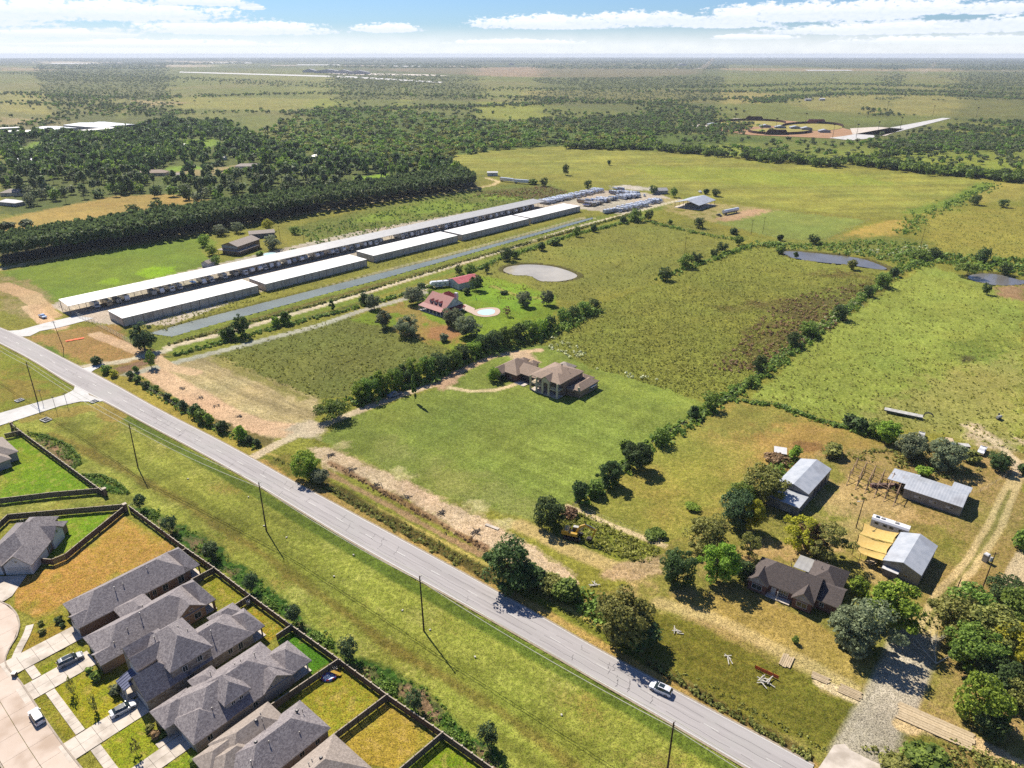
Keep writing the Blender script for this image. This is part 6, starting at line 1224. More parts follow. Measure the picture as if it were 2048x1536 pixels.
def rowp(p0, p1, n, head, seed, kinds, where):
    r = random.Random(seed)
    for k in range(n):
        t_ = (k + .5) / n; q = G(p0[0] + (p1[0] - p0[0]) * t_, p0[1] + (p1[1] - p0[1]) * t_)
        rv(r.choice(kinds), q, head + r.uniform(-.06, .06), where % nth(k + 1), 'vehicles in the open gravel lot')
LOTW = '%%s from left in the %s lot row'
h0 = KA - math.pi / 2
rowp((1085, 408), (1203, 382), 26, KA - math.pi / 2, 1, [0, 1, 1, 2, 6], LOTW % 'long far'); rowp((1170, 413), (1198, 408), 9, h0, 3, [3, 7, 5, 6, 4], LOTW % 'near left'); rowp((1160, 406), (1215, 404), 8, h0, 4, [5, 4, 0, 7], LOTW % 'second left')
rowp((1200, 402), (1232, 400), 6, h0, 5, [0, 6, 2, 5], LOTW % 'short middle'); rowp((1240, 398), (1275, 393), 10, h0, 6, [2, 1, 5, 0], LOTW % 'centre'); rowp((1222, 388), (1275, 390), 10, h0, 8, [7, 5, 4, 0, 2], LOTW % 'far centre')
rowp((1212, 426), (1226, 424), 2, h0 + 1.5, 9, [0, 2], LOTW % 'front end'); rowp((1232, 424), (1292, 410), 13, h0, 10, [0, 1, 2, 6, 3], LOTW % 'front'); rowp((1296, 408), (1322, 402), 6, h0, 12, [2, 7, 5, 3], LOTW % 'right end of the front'); rowp((1228, 378), (1250, 384), 4, h0, 14, [7, 5], LOTW % 'dark back')
rv(1, G(879, 574), math.radians(200), 'parked beside the farmhouse workshop', 'x')['group'] = 'vehicles at the farmhouse'
q = G(1290, 392); pickup('semi_tractor', 'white semi tractor parked alone at the right of the gravel lot', 'white_paint', (1291, 396), (1286, 388))
def box_trailer(name, label, pa, pb, w_=2.6, h_=3.9, mat='white_paint', z0=1.1, cat='trailer', fr='black_paint'):
    a, b_ = G(*pa), G(*pb); L = (b_ - a).length; o = thing(name, label, cat, a, math.atan2(b_.y - a.y, b_.x - a.x))
    MB().b2(0, L, -w_ / 2, w_ / 2, z0, h_).build('body', mat, o); MB().b2(.3, L - .3, -.6, .6, z0 - .25, z0).build('chassis', fr, o)
    for x in (1.2, 2.5):
        for y in (-w_ / 2 + .15, w_ / 2 - .15): MB().tube((x, y - .15, .5), (x, y + .15, .5), .5, .5, 10).build('wheel', 'tyre', o)
    for k in range(int(L / 1.2)):
        x = .3 + k * 1.2; MB().b2(x, x + .06, -w_ / 2 - .03, -w_ / 2, z0 + .1, h_ - .1).build('side_rib', 'alloy', o)
    return o
box_trailer('semi_trailer', 'left one of two long white semi trailers end to end by the dirt lane', (1001, 362), (1027, 365)); box_trailer('semi_trailer', 'right one of two long white semi trailers end to end by the dirt lane', (1029, 366), (1058, 368))
# tanker on the far dirt pad
a, b_ = G(1446, 430), G(1475, 424); L = (b_ - a).length; o = thing('tank_trailer', 'long white rounded tank trailer on the red dirt pad', 'trailer', a, math.atan2(b_.y - a.y, b_.x - a.x)); MB().tube((0, 0, 2.6), (L, 0, 2.6), 1.45, 1.45, 14).build('tank', 'white_paint', o); MB().b2(.3, L - .3, -.7, .7, .8, 1.2).build('chassis', 'black_paint', o)
for x in (2, 3.4, L - 3):
    for y in (-1.0, 1.0): MB().tube((x, y - .15, .5), (x, y + .15, .5), .5, .5, 10).build('wheel', 'tyre', o)
o = pickup('tractor_unit', 'dark truck cab parked at the left end of the tank trailer', 'black_paint', (1441, 433), (1435, 431)); pickup('pickup_truck', 'white vehicle alone in the big meadow above the pavilion', 'white_paint', (1398, 384), (1402, 386))
# long white travel trailer by the sails, flat goose-neck trailer, others
a, b_ = G(1815, 1075), G(1741, 1050); L = (b_ - a).length; o = thing('mobile_home', 'long white trailer home with two rooftop units behind the shade sails', 'trailer', a, math.atan2(b_.y - a.y, b_.x - a.x))
MB().prism([(-1.25, .5), (1.25, .5), (1.25, 2.7), (.9, 3.2), (-.9, 3.2), (-1.25, 2.7)], 0, L, 0, 'x').build('body', 'white_paint', o)
for x in (L * .35, L * .72): MB().box((x, 0, 3.35), (1.0, .8, .35), 0, 0, .8).build('air_conditioner', 'dirty_white', o)
for x in (L * .2, L * .45, L * .62, L * .85): MB().b2(x - .5, x + .5, 1.25, 1.27, 1.6, 2.3).build('window', 'window_glass', o)
MB().b2(L - 1.8, L - .8, -.5, .5, 3.2, 3.26).build('skylight', 'window_glass', o)
for x in (L * .4, L * .48): MB().tube((x, 1.0, .4), (x, 1.25, .4), .4, .4, 10).build('wheel', 'tyre', o)
a, b_ = G(1768, 822), G(1845, 838); L = (b_ - a).length; o = thing('flatbed_trailer', 'long flatbed trailer with curved black gooseneck parked in the light green field', 'trailer', a, math.atan2(b_.y - a.y, b_.x - a.x))
MB().b2(0, L, -1.25, 1.25, .85, 1.05).build('deck', 'dirty_white', o); MB().b2(0, L, -1.26, -1.2, .6, .95).build('side_rail', 'blue_metal', o)
for x in (L * .4, L * .5):
    for y in (-1.1, 1.1): MB().tube((x, y - .12, .42), (x, y + .12, .42), .42, .42, 10).build('wheel', 'tyre', o)
pr_ = [(L, 1.0), (L + .3, 2.4), (L + 1.4, 2.9), (L + 2.6, 2.5), (L + 3.1, 1.6)]
for p_, q_ in zip(pr_[:-1], pr_[1:]): MB().beam((p_[0], .5, p_[1]), (q_[0], .35, q_[1]), .16, .22).build('gooseneck_arm', 'black_paint', o); MB().beam((p_[0], -.5, p_[1]), (q_[0], -.35, q_[1]), .16, .22).build('gooseneck_arm', 'black_paint', o)
q = G(1899, 890); o = thing('flatbed_truck', 'flatbed truck with tan plywood load between the two old pickups', 'truck', q, math.radians(70)); MB().b2(-2, 3, -1.3, 1.3, .9, 1.1).build('bed', 'black_paint', o); MB().b2(-1.6, 2.7, -1.05, 1.05, 1.1, 1.4).build('plywood_stack', 'raw_timber', o); MB().prism([(-4.2, .5), (-2.1, .5), (-2.1, 2.0), (-3.2, 2.0), (-4.1, 1.3)], -1, 1, 0, 'y').build('cab', 'sky_blue_paint', o)
for x in (-3.2, 1.6):
    for y in (-1, 1): wheel(o, x, y, .42)
q = G(1926, 899); o = thing('utility_box', 'small dark green box trailer with a cream lid by the bushes', 'trailer', q, math.radians(-12)); MB().b2(-1.5, 1.5, -1, 1, .4, 1.7).build('body', 'fence_grey', o); MB().b2(-1.6, 1.6, -1.1, 1.1, 1.7, 1.8).build('lid', 'dirty_white', o)
q = G(1997, 838); o = thing('fuel_tank', 'small pale tank on a cradle in the light green field', 'tank', q, .4); MB().tube((-1, 0, .9), (1, 0, .9), .5, .5, 12).build('tank', 'dirty_white', o); MB().b2(-.8, .8, -.5, .5, 0, .45).build('cradle', 'black_paint', o); MB().tube((.9, .8, 0), (.9, .8, 1.7), .3, .3, 8).build('drum', 'black_paint', o)
q = G(1970, 1122); o = thing('portable_toilet', 'grey portable toilet with white roof standing alone beside the ranch track', 'toilet', q, .5); MB().b2(-.6, .6, -.6, .6, 0, 2.1).build('cabin', 'galvanised_wall', o); MB().box((0, 0, 2.2), (1.3, 1.3, .25), 0, 0, .8).build('roof', 'white_siding', o); MB().b2(-.4, .4, -.63, -.6, .1, 1.95).build('door', 'blue_metal', o)

# shade sails: sagging four cornered sheets on poles
def sail(label, corners, z, sag):
    W = [G(x, y, zz) for (x, y), zz in zip(corners, z)]; c_ = sum(W, Vector()) / 4; o = thing('shade_sail', label, 'shade sail', (c_.x, c_.y, 0), 0, 'yellow shade sails beside the workshop'); n = 10; vs = []; fs = []
    for i in range(n + 1):
        for j in range(n + 1):
            u, v = i / n, j / n; p_ = W[0].lerp(W[1], u).lerp(W[3].lerp(W[2], u), v)
            cu_, cv_ = 4 * u * (1 - u), 4 * v * (1 - v); pin = (W[0].lerp(W[1], .5).lerp(W[3].lerp(W[2], .5), .5) - p_); p_ = p_ + pin * (.10 * (cu_ * (1 - cv_) + cv_ * (1 - cu_))); vs.append((p_.x - c_.x, p_.y - c_.y, p_.z - sag * (u * (1 - u) + v * (1 - v))))
    for i in range(n):
        for j in range(n): a_ = i * (n + 1) + j; fs.append((a_, a_ + 1, a_ + n + 2, a_ + n + 1))
    me = MB().add(vs, fs).mesh('sheet', 'canvas_yellow'); s_ = link('sheet', me, o)
    for q_ in W: MB().tube((q_.x - c_.x, q_.y - c_.y, 0), (q_.x - c_.x, q_.y - c_.y, q_.z), .06, .06, 6).build('pole', 'vent_metal', o)
sail('upper yellow shade sail nearest the long white trailer home', [(1728, 1046), (1798, 1066), (1786, 1086), (1719, 1067)], (3.2, 3.6, 3.5, 3.1), 1.4)
sail('middle yellow shade sail between the other two', [(1718, 1068), (1784, 1088), (1773, 1108), (1710, 1088)], (3.7, 3.9, 3.7, 3.5), 1.4)
sail('lower yellow shade sail above the picnic table', [(1708, 1090), (1774, 1108), (1766, 1121), (1722, 1106)], (3.2, 3.6, 3.3, 3.0), 1.0)
q = G(1742, 1127); o = thing('picnic_table', 'wooden picnic table with two benches below the shade sails', 'table', q, .5); MB().b2(-1, 1, -.45, .45, .7, .76).build('tabletop', 'raw_timber', o)
for y in (-.8, .8): MB().b2(-1, 1, y - .16, y + .16, .42, .47).build('bench', 'raw_timber', o)
for x in (-.7, .7): MB().b2(x - .05, x + .05, -.8, .8, .3, .4).build('leg_frame', 'raw_timber', o); MB().b2(x - .05, x + .05, -.3, .3, 0, .7).build('leg', 'raw_timber', o)

# ------------------------------------------------------------------ excavator
q = G(1146, 1074); o = thing('excavator', 'yellow tracked excavator with its arm folded down, beside the bare strip', 'excavator', q, math.radians(-20))
for y in (-1.35, 1.35):
    tr = MB().prism([(-2.3, .15), (-2.0, 0), (2.0, 0), (2.3, .15), (2.45, .5), (2.2, .85), (-2.2, .85), (-2.45, .5)], y - .35, y + .35, 0, 'y').build('track', 'track_steel', o)
    for k in range(11): MB().b2(-2.1 + k * .42, -1.95 + k * .42, y - .37, y + .37, .85, .9).build('track_shoe', 'black_paint', tr)
MB().tube((0, 0, .8), (0, 0, 1.15), .8, .8, 14).build('slew_ring', 'track_steel', o)
MB().b2(-2.3, 1.5, -1.3, 1.3, 1.15, 1.4).build('deck', 'digger_yellow', o); MB().prism([(-2.7, 1.2), (-1.0, 1.2), (-1.0, 2.5), (-2.4, 2.5), (-2.75, 2.1)], -1.35, 1.35, 0, 'y').build('engine_cover', 'digger_yellow', o); MB().prism([(-3.0, 1.2), (-2.7, 1.2), (-2.7, 2.2), (-2.95, 2.0)], -1.3, 1.3, 0, 'y').build('counterweight', 'digger_yellow', o)
for k in range(3): MB().b2(-2.2 + k * .4, -2.0 + k * .4, -.9, -.3, 2.5, 2.56).build('vent_slot', 'black_paint', o)
cb_ = MB().prism([(-.2, 1.4), (1.55, 1.4), (1.65, 2.1), (1.2, 2.95), (-.2, 2.95)], .35, 1.3, 0, 'y').build('cab', 'black_paint', o); MB().prism([(.05, 1.6), (1.5, 1.6), (1.58, 2.1), (1.18, 2.8), (.05, 2.8)], .32, 1.33, 0, 'y').build('cab_window', 'window_glass', cb_); MB().b2(-.2, 1.2, .35, 1.3, 2.95, 3.02).build('cab_roof', 'dirty_white', cb_)
MB().b2(-.9, 1.3, -1.3, -.5, 1.4, 2.0).build('tank_box', 'digger_yellow', o)
bp = [(.8, 1.7), (1.9, 3.9), (3.2, 4.7), (6.0, 3.6)]
for p_, q_ in zip(bp[:-1], bp[1:]): MB().beam((p_[0], 0, p_[1]), (q_[0], 0, q_[1]), .45, .55).build('boom', 'digger_yellow', o)
MB().beam((6.1, 0, 3.9), (5.2, 0, 1.0), .36, .42).build('stick', 'digger_yellow', o); MB().beam((3.2, 0, 5.0), (5.9, 0, 4.2), .18, .18).build('hydraulic_ram', 'alloy', o)
for y in (-.35, .35): MB().beam((1.2, y, 1.8), (3.0, y, 4.1), .14, .14).build('hydraulic_ram', 'alloy', o)
MB().prism([(5.2, 1.1), (4.9, .9), (4.1, 1.0), (3.7, .5), (4.2, .05), (5.0, .2), (5.4, .7)], -.6, .6, 0, 'y').build('bucket', 'track_steel', o)

# ------------------------------------------------------------------ small things on the ground
def slab_thing(name, label, x, y, dx, dy, dz, rz, mat, cat, z0=0, group=None):
    o = thing(name, label, cat, G(x, y), rz, group); MB().b2(-dx / 2, dx / 2, -dy / 2, dy / 2, z0, z0 + dz).build('slab', mat, o); return o
rnd = random.Random(3)
def sticks(label, x, y, n, L, mat, seed):
    r = random.Random(seed); o = thing('timber_pile', label, 'timber', G(x, y))
    for k in range(n):
        a = r.uniform(0, 3.14); cx, cy = r.uniform(-1, 1), r.uniform(-.8, .8); l_ = L * r.uniform(.7, 1.1) / 2; z = .1 + .12 * k * .3
        MB().beam((cx - math.cos(a) * l_, cy - math.sin(a) * l_, z), (cx + math.cos(a) * l_, cy + math.sin(a) * l_, z + .05), .18, .12).build('beam', mat, o)
sticks('loose heap of white poles beside the orange netting', 1530, 1364, 11, 2.4, 'white_timber', 5); sticks('five white sticks lying in the grass left of the brick house lawn', 1351, 1263, 5, 2.2, 'white_timber', 2); sticks('small square of white poles in the dark green lawn', 1457, 1317, 4, 2.2, 'white_timber', 9)
sticks('white sticks near the roadside trees below the excavator', 1187, 1168, 5, 2.0, 'white_timber', 12)
for k, (x, y, s_) in enumerate([(661, 912, 'uppermost'), (703, 940, 'second'), (757, 972, 'third'), (812, 995, 'fourth'), (879, 1025, 'fifth'), (950, 1064, 'lowest')]): sticks('dark branches on the bare strip beside the lawn, %s heap' % s_, x, y, 6, 2.6, 'dark_post', 20 + k)
for k, (x, y) in enumerate([(365, 776), (402, 795), (434, 812), (478, 832)]): sticks('dark stakes on the bare dirt by the brown field, %s' % ['first from the left', 'second from the left', 'third from the left', 'fourth from the left'][k], x, y, 5, 2.2, 'dark_post', 40 + k)
def mats(label, x, y, n, L, w_, rz, mat='raw_timber'):
    o = thing('timber_mat', label, 'timber mat', G(x, y), rz); r = random.Random(int(x))
    for k in range(n): MB().b2(-L / 2 + r.uniform(-.3, .3), L / 2 + r.uniform(-.3, .3), k * w_ / n - w_ / 2 + .03, (k + 1) * w_ / n - w_ / 2 - .03, .02, .14 + .02 * (k % 2)).build('plank', mat, o)
mats('wooden road mats laid across the track above the orange netting', 1573, 1322, 6, 3.6, 2.4, .95); mats('wooden mats on the dirt beside the ranch drive, upper heap', 1640, 1356, 5, 3.4, 2.0, -.6); mats('wooden mats beside the ranch drive, lower heap', 1700, 1385, 6, 4.2, 2.6, -.62); mats('long wooden mats laid on the dirt track at the lower right', 1870, 1452, 7, 13, 4.6, -.62); mats('pale concrete plank lying by the bare strip', 985, 1054, 1, 4.4, 1.0, -.55, 'concrete')
o = thing('safety_netting', 'strip of orange safety netting standing in the dark green lawn', 'netting', G(1533, 1348), -.62)
for k in range(4):
    m = MB().b2(k * 1.25 - 2.5, k * 1.25 - 1.3, -.015, .015, .05, 1.0).build('net_panel', 'orange_mesh', o); MB().tube((k * 1.25 - 2.5, 0, 0), (k * 1.25 - 2.5, 0, 1.15), .04, .04, 6).build('stake', 'dark_post', o)
o = thing('safety_netting', 'fallen orange netting on the dirt by the storage entrance', 'netting', G(150, 679), .6)
for k in range(5): MB().b2(k * 1.5 - 3.7, k * 1.5 - 2.3, -.9 - .2 * (k % 2), .8, .06, .12 + .04 * (k % 2)).build('net_panel', 'orange_mesh', o)
for (x, y, lb) in [(92, 840, 'concrete culvert end with two dark openings in the verge'), (188, 803, 'small concrete culvert inlet by the road junction'), (39, 801, 'concrete culvert end left of the tall pole')]:
    o = thing('culvert', lb, 'culvert', G(x, y), math.radians(-30)); W_ = 3.6 if x == 92 else 2.4
    m = MB(); m.b2(-W_ / 2, W_ / 2, -1.3, -1.05, 0, .3); m.build('headwall', 'new_concrete', o); MB().b2(-W_ / 2, W_ / 2, 1.05, 1.3, 0, .25).build('headwall', 'new_concrete', o)
    for u in (-W_ / 2 + .12, 0, W_ / 2 - .12): MB().b2(u - .12, u + .12, -1.05, 1.05, 0, .27).build('divider', 'new_concrete', o)
    for u in (-W_ / 4, W_ / 4): MB().b2(u - W_ / 4 + .15, u + W_ / 4 - .15, -1.0, 1.0, .0, .05).build('opening', 'dark_interior', o)
for (x, y, hgt, lb) in [(113, 822, 3.2, 'thin dark street sign post below the side street'), (86, 807, 3.0, 'thin dark post above the side street'), (135, 812, 2.8, 'sign post at the junction corner')]:
    o = thing('street_sign', lb, 'sign', G(x, y)); MB().tube((0, 0, 0), (0, 0, hgt * 1.8), .07, .06, 6).build('post', 'dark_post', o); MB().b2(-.5, .5, -.03, .03, hgt * 1.8 - .25, hgt * 1.8).build('sign_plate', 'blue_metal', o)
# back yard toys: inflatable slide and paddling pool
o = thing('paddling_pool', 'blue paddling pool with red rim and a yellow slide on the back lawn', 'pool toy', G(658, 1355), .3)
for k in range(16):
    a0_, a1_ = k * math.pi / 8, (k + 1) * math.pi / 8; MB().tube((1.5 * math.cos(a0_), 1.0 * math.sin(a0_), .2), (1.5 * math.cos(a1_), 1.0 * math.sin(a1_), .2), .2, .2, 6).build('rim_segment', 'red_paint' if k % 2 else 'royal_blue', o)
MB().tube((0, 0, .02), (0, 0, .16), 1.2, 1.2, 16).build('water', 'sky_blue_paint', o); MB().beam((.4, .9, 1.0), (2.4, -.2, .25), .7, .12).build('slide', 'digger_yellow', o); MB().beam((.0, .9, 0), (.4, .9, 1.1), .6, .1).build('ladder', 'royal_blue', o); MB().b2(.9, 1.9, 1.1, 1.9, 0, .8).build('toy_box', 'tan_paint', o)
for (x, y, lb) in [(410, 1102 + 5, 'air conditioner beside the first hipped house fence corner'), (497, 1208, 'air conditioner in the third back yard corner'), (30, 1352, 'green wheelie bin on the kerb strip')]:
    o = thing('garden_box', lb, 'box', G(x, y)); MB().b2(-.4, .4, -.4, .4, 0, .9).build('case', 'dirty_white' if 'air' in lb else 'fence_grey', o); MB().b2(-.45, .45, -.45, .45, .9, .97).build('lid', 'vent_lead', o)
for k, (x, y) in enumerate([(668, 1153), (805, 1221), (950, 1314), (528, 1052), (573, 1075), (497, 994), (376, 958), (860, 1260), (1123, 1430), (707, 1110)]): o = thing('utility_marker', 'tiny white marker in the mown verge beside the country road', 'marker', G(x, y), k, 'white markers in the verge'); MB().b2(-.22, .22, -.15, .15, 0, .2).build('cap', 'white_timber', o)
o = thing('dead_tree', 'pale leafless fallen branches beside the ranch drive', 'branches', G(1872, 1328)); r = random.Random(2)
def twig(p_, d_, L_, r_, n_):
    q_ = p_ + d_ * L_; MB().tube(p_, q_, r_, r_ * .6, 5).build('branch', 'white_timber', o)
    if n_:
        for k in range(2 if n_ < 3 else 3): twig(q_, (d_ + Vector((r.uniform(-.7, .7), r.uniform(-.7, .7), r.uniform(-.15, .4)))).normalized(), L_ * .7, r_ * .6, n_ - 1)
for d_ in (Vector((-.5, .8, .4)), Vector((.9, .3, .3)), Vector((.2, .9, .6))): twig(Vector((0, 0, .1)), d_.normalized(), 2.8, .13, 3)
# farmhouse pool
W = smooth_poly([(948, 621), (962, 617), (985, 615), (998, 618), (1000, 625), (992, 631), (972, 634), (955, 632), (944, 627)])
o = thing('swimming_pool', 'kidney shaped pool of pale turquoise water set in pink paving', 'swimming pool', W[0]); m = MB(); m.add([(q.x - W[0].x, q.y - W[0].y, z) for z in (.0, .08) for q in W], [tuple(range(len(W), 2 * len(W)))] + [(i, (i + 1) % len(W), len(W) + (i + 1) % len(W), len(W) + i) for i in range(len(W))]); m.build('paving', surf('pink_paving', rgb(232, 206, 186, 1.8), rgb(214, 186, 164), .8, 2), o)
c_ = sum(W, Vector()) / len(W); W2 = [c_ + (q - c_) * .62 for q in W]; mw, t, b = principled('pool_water'); b.inputs['Base Color'].default_value = rgb(206, 240, 246, 1.35); b.inputs['Roughness'].default_value = .15; MAT['pool_water'] = mw
MB().add([(q.x - W[0].x, q.y - W[0].y, .1) for q in W2], [tuple(range(len(W2)))]).build('water', 'pool_water', o)
sheet('patio', [(918, 612), (930, 608), (950, 617), (946, 628), (932, 622)], 'pink_paving', .05, 'pink paved walk from farmhouse to pool')
q = G(541, 512); o = thing('swimming_pool', 'round blue above ground pool glimpsed behind the canopy roof', 'swimming pool', q); MB().tube((0, 0, 0), (0, 0, 1.2), 4.5, 4.5, 20).build('wall', 'white_siding', o); MB().tube((0, 0, 1.2), (0, 0, 1.22), 4.3, 4.3, 20).build('water', 'pool_water', o)
for (x, y, lb) in [(953, 600, 'left dark garden post on the bright farmhouse lawn'), (997, 603, 'right dark garden post on the bright farmhouse lawn')]: o = thing('garden_post', lb, 'post', G(x, y)); MB().tube((0, 0, 0), (-.6, .4, 2.4), .14, .1, 6).build('post', 'dark_post', o); MB().tube((0, 0, 0), (0, 0, .25), .22, .18, 6).build('foot', 'concrete', o)
# ------------------------------------------------------------------ foliage
def leafmat(name, c, dark, trans=.38, objvar=.35):
    m = bpy.data.materials.new(name); m.use_nodes = True; t = NT(m.node_tree); b = m.node_tree.nodes['Principled BSDF']
    g = t.new('ShaderNodeNewGeometry'); oi = t.new('ShaderNodeObjectInfo')
    col = t.mix(g.outputs['Random Per Island'], c, dark)
    hs = t.new('ShaderNodeHueSaturation'); t.link(col, hs.inputs['Color']); t.link(t.math('MULTIPLY_ADD', oi.outputs['Random'], objvar, 1 - objvar / 2), hs.inputs['Value'])
    t.link(t.math('MULTIPLY_ADD', oi.outputs['Random'], .024, .486), hs.inputs['Hue'])
    t.link(hs.outputs[0], b.inputs['Base Color']); b.inputs['Roughness'].default_value = .65; b.inputs['Specular IOR Level'].default_value = .25
    tr = t.new('ShaderNodeBsdfTranslucent'); t.link(hs.outputs[0], tr.inputs['Color']); mx = t.new('ShaderNodeMixShader'); mx.inputs[0].default_value = trans
    t.link(b.outputs[0], mx.inputs[1]); t.link(tr.outputs[0], mx.inputs[2]); t.link(mx.outputs[0], t.n['Material Output'].inputs['Surface'])
    MAT[name] = m; return m
K = .94
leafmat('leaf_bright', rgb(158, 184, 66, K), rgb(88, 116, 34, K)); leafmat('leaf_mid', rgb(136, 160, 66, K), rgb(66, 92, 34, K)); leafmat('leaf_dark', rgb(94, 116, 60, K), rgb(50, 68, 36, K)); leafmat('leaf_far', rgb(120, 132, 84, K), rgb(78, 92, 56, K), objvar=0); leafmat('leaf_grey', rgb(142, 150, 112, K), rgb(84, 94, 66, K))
leafmat('leaf_olive', rgb(158, 158, 82, K), rgb(92, 98, 44, K)); leafmat('leaf_yellow', rgb(196, 190, 62, K), rgb(126, 130, 34, K)); leafmat('leaf_pine', rgb(118, 134, 82, K), rgb(62, 78, 46, K)); leafmat('leaf_brown', rgb(164, 134, 96, K), rgb(96, 76, 54, K)); leafmat('leaf_blue', rgb(100, 122, 76, K), rgb(52, 70, 44, K)); leafmat('leaf_pale', rgb(226, 226, 190, K), rgb(160, 166, 110, K))
leafmat('leaf_field', rgb(190, 188, 96, 1.3), rgb(150, 150, 66, 1.3), .3, 0)
surf('bark', rgb(120, 100, 82), rgb(84, 70, 58), .95, 2, (1, 1, .3)); surf('pine_bark', rgb(140, 108, 84), rgb(96, 76, 60), .95, 2)

def quads(rg, cen, nrm, size, jitter=.6, stretch=1.35):
    "one leaf clump per centre: a slightly random quad facing near its normal"
    n = len(cen); nn = nrm + rg.normal(0, jitter, (n, 3)); nn /= np.linalg.norm(nn, axis=1)[:, None] + 1e-9
    a = np.cross(nn, rg.normal(0, 1, (n, 3))); a /= np.linalg.norm(a, axis=1)[:, None] + 1e-9; b_ = np.cross(nn, a); s = (size * rg.uniform(.6, 1.3, n))[:, None]
    sh = rg.uniform(-.35, .35, (n, 1)) * s
    V_ = np.stack([cen - a * s * stretch / 2 - b_ * s * .35, cen + a * s * .15 - b_ * s * .55 + nn * sh * .4, cen + a * s * stretch / 2 + b_ * s * .3, cen - a * s * .2 + b_ * s * .55 + nn * sh * .4], 1).reshape(-1, 3)
    return V_
def crown_cloud(seed, n, blobs, br, size, shape='round', W=1.0, Hc=1.0, inner=.25):
    "leaf clump centres gathered on sub-clumps through a crown volume of width 1, height 1"
    rg = np.random.default_rng(seed)
    u = rg.normal(0, 1, (blobs, 3)); u /= np.linalg.norm(u, axis=1)[:, None]; r = rg.uniform(.25, 1.12, (blobs, 1)) ** .6; bc = u * r * (.5 - br * .8)
    if shape == 'round': bc[:, 2] = bc[:, 2] * 1.15 + .46
    elif shape == 'flat': bc[:, 2] = np.abs(bc[:, 2]) * .9 + .3; bc[:, :2] *= 1.08
    elif shape == 'tall': bc[:, 2] = bc[:, 2] * 1.0 + .5; bc[:, :2] *= (1.15 - .55 * bc[:, 2:3])
    elif shape == 'cone': bc[:, 2] = rg.uniform(.08, .92, blobs); ang_ = rg.uniform(0, 6.283, blobs); rr = (1 - bc[:, 2]) * .36; bc[:, 0] = np.cos(ang_) * rr; bc[:, 1] = np.sin(ang_) * rr
    k = rg.integers(0, blobs, n); d = rg.normal(0, 1, (n, 3)); d[:, 2] = np.abs(d[:, 2]) * rg.choice([1, -1], n, p=[.62, .38]); d /= np.linalg.norm(d, axis=1)[:, None]
    rad_ = br * rg.uniform(.5, 1.5, blobs)[k] * rg.uniform(.65, 1.05, n)
    c = bc[k] + d * rad_[:, None] * np.array([1, 1, .8])
    nr = d * 1.0 + (bc[k] - np.array([0, 0, .35])) * 1.6
    nr[:, 2] += .7; nr /= np.linalg.norm(nr, axis=1)[:, None] + 1e-9
    return quads(rg, c * np.array([W, W, Hc]), nr, size)
TP = {}
def crown_t(kind, lod, mat, var):
    "crown mesh in metres for a reference tree, reused by scaling"
    key = (kind, lod, var)
    if key in TP: return TP[key]
    n = {'hi': 6600, 'mid': 1700, 'lo': 260, 'far': 60}[lod]; sz = {'hi': .33, 'mid': .52, 'lo': 1.15, 'far': 2.3}[lod]; sd_ = hash_(kind, var)
    shp, W_, H_, bl, br = {'oak': ('round', 10, 8, 46, .125), 'spread': ('flat', 12, 8, 48, .12), 'pine': ('tall', 6, 7.5, 16, .2), 'cypress': ('cone', 5, 9, 20, .14), 'shrub': ('flat', 4.5, 3, 10, .24), 'open': ('round', 11, 8, 34, .095), 'bush': ('round', 4, 4.4, 12, .26), 'spindle': ('cone', 3, 8, 16, .12)}[kind]
    if kind in ('shrub', 'bush', 'cypress', 'spindle'): n = int(n * .4)
    if kind == 'open': n = int(n * .55)
    V_ = crown_cloud(sd_ + var * 31, n, bl, br, sz, shp, W_, H_); me = np_mesh('crown', V_, np.arange(len(V_)).reshape(-1, 4), mat); TP[key] = (me, W_, H_); return TP[key]
def hash_(k, v): return sum(ord(c) for c in k) * 7 + v
def trunk_t(kind, lod):
    key = ('trunk', kind, lod)
    if key in TP: return TP[key]
    m = MB(); pin = kind in ('pine', 'cypress', 'spindle')
    if pin: m.tube((0, 0, 0), (0, 0, .93), .028, .008, 6 if lod != 'hi' else 8)
    else:
        m.tube((0, 0, 0), (0, 0, .38), .03, .024, 8 if lod == 'hi' else 5)
        r = random.Random(4)
        for i in range(7 if lod == 'hi' else 3):
            a = i * 2.4; q = (math.cos(a) * .3, math.sin(a) * .3, .62 + .12 * (i % 3)); mid_ = (q[0] * .4, q[1] * .4, .46); m.tube((0, 0, .3 + .02 * i), mid_, .018, .013, 5, cap=False); m.tube(mid_, q, .013, .004, 5, cap=False)
    TP[key] = m.mesh('trunk', 'pine_bark' if pin else 'bark'); return TP[key]
TR = random.Random(77)
def tree(name, label, pos, W_, H_, kind='oak', mat='leaf_mid', lod='mid', group=None, cat='tree', var=None, trunk=True, base=.07):
    if not isinstance(pos, Vector): pos = G(*pos)
    o = thing(name, label, cat, pos, TR.uniform(0, 6.28), group); me, w0, h0 = crown_t(kind, lod, mat, TR.randint(0, 3) if var is None else var)
    hb = H_ * (base if kind not in ('pine',) else .46); hb = 0 if kind in ('shrub', 'bush') else hb; hc = H_ - hb
    c = link('crown', me, o, (0, 0, hb)); c.scale = (W_ / w0, W_ / w0, hc / h0); c.material_slots[0].link = 'OBJECT'; c.material_slots[0].material = MAT[mat]
    if trunk and kind not in ('shrub',): t_ = link('trunk', trunk_t(kind, lod), o); s_ = min(W_, H_ * .8); t_.scale = (s_ * (.9 if kind != 'pine' else 1.2), s_ * (.9 if kind != 'pine' else 1.2), H_ * (.9 if kind != 'bush' else .7))
    return o
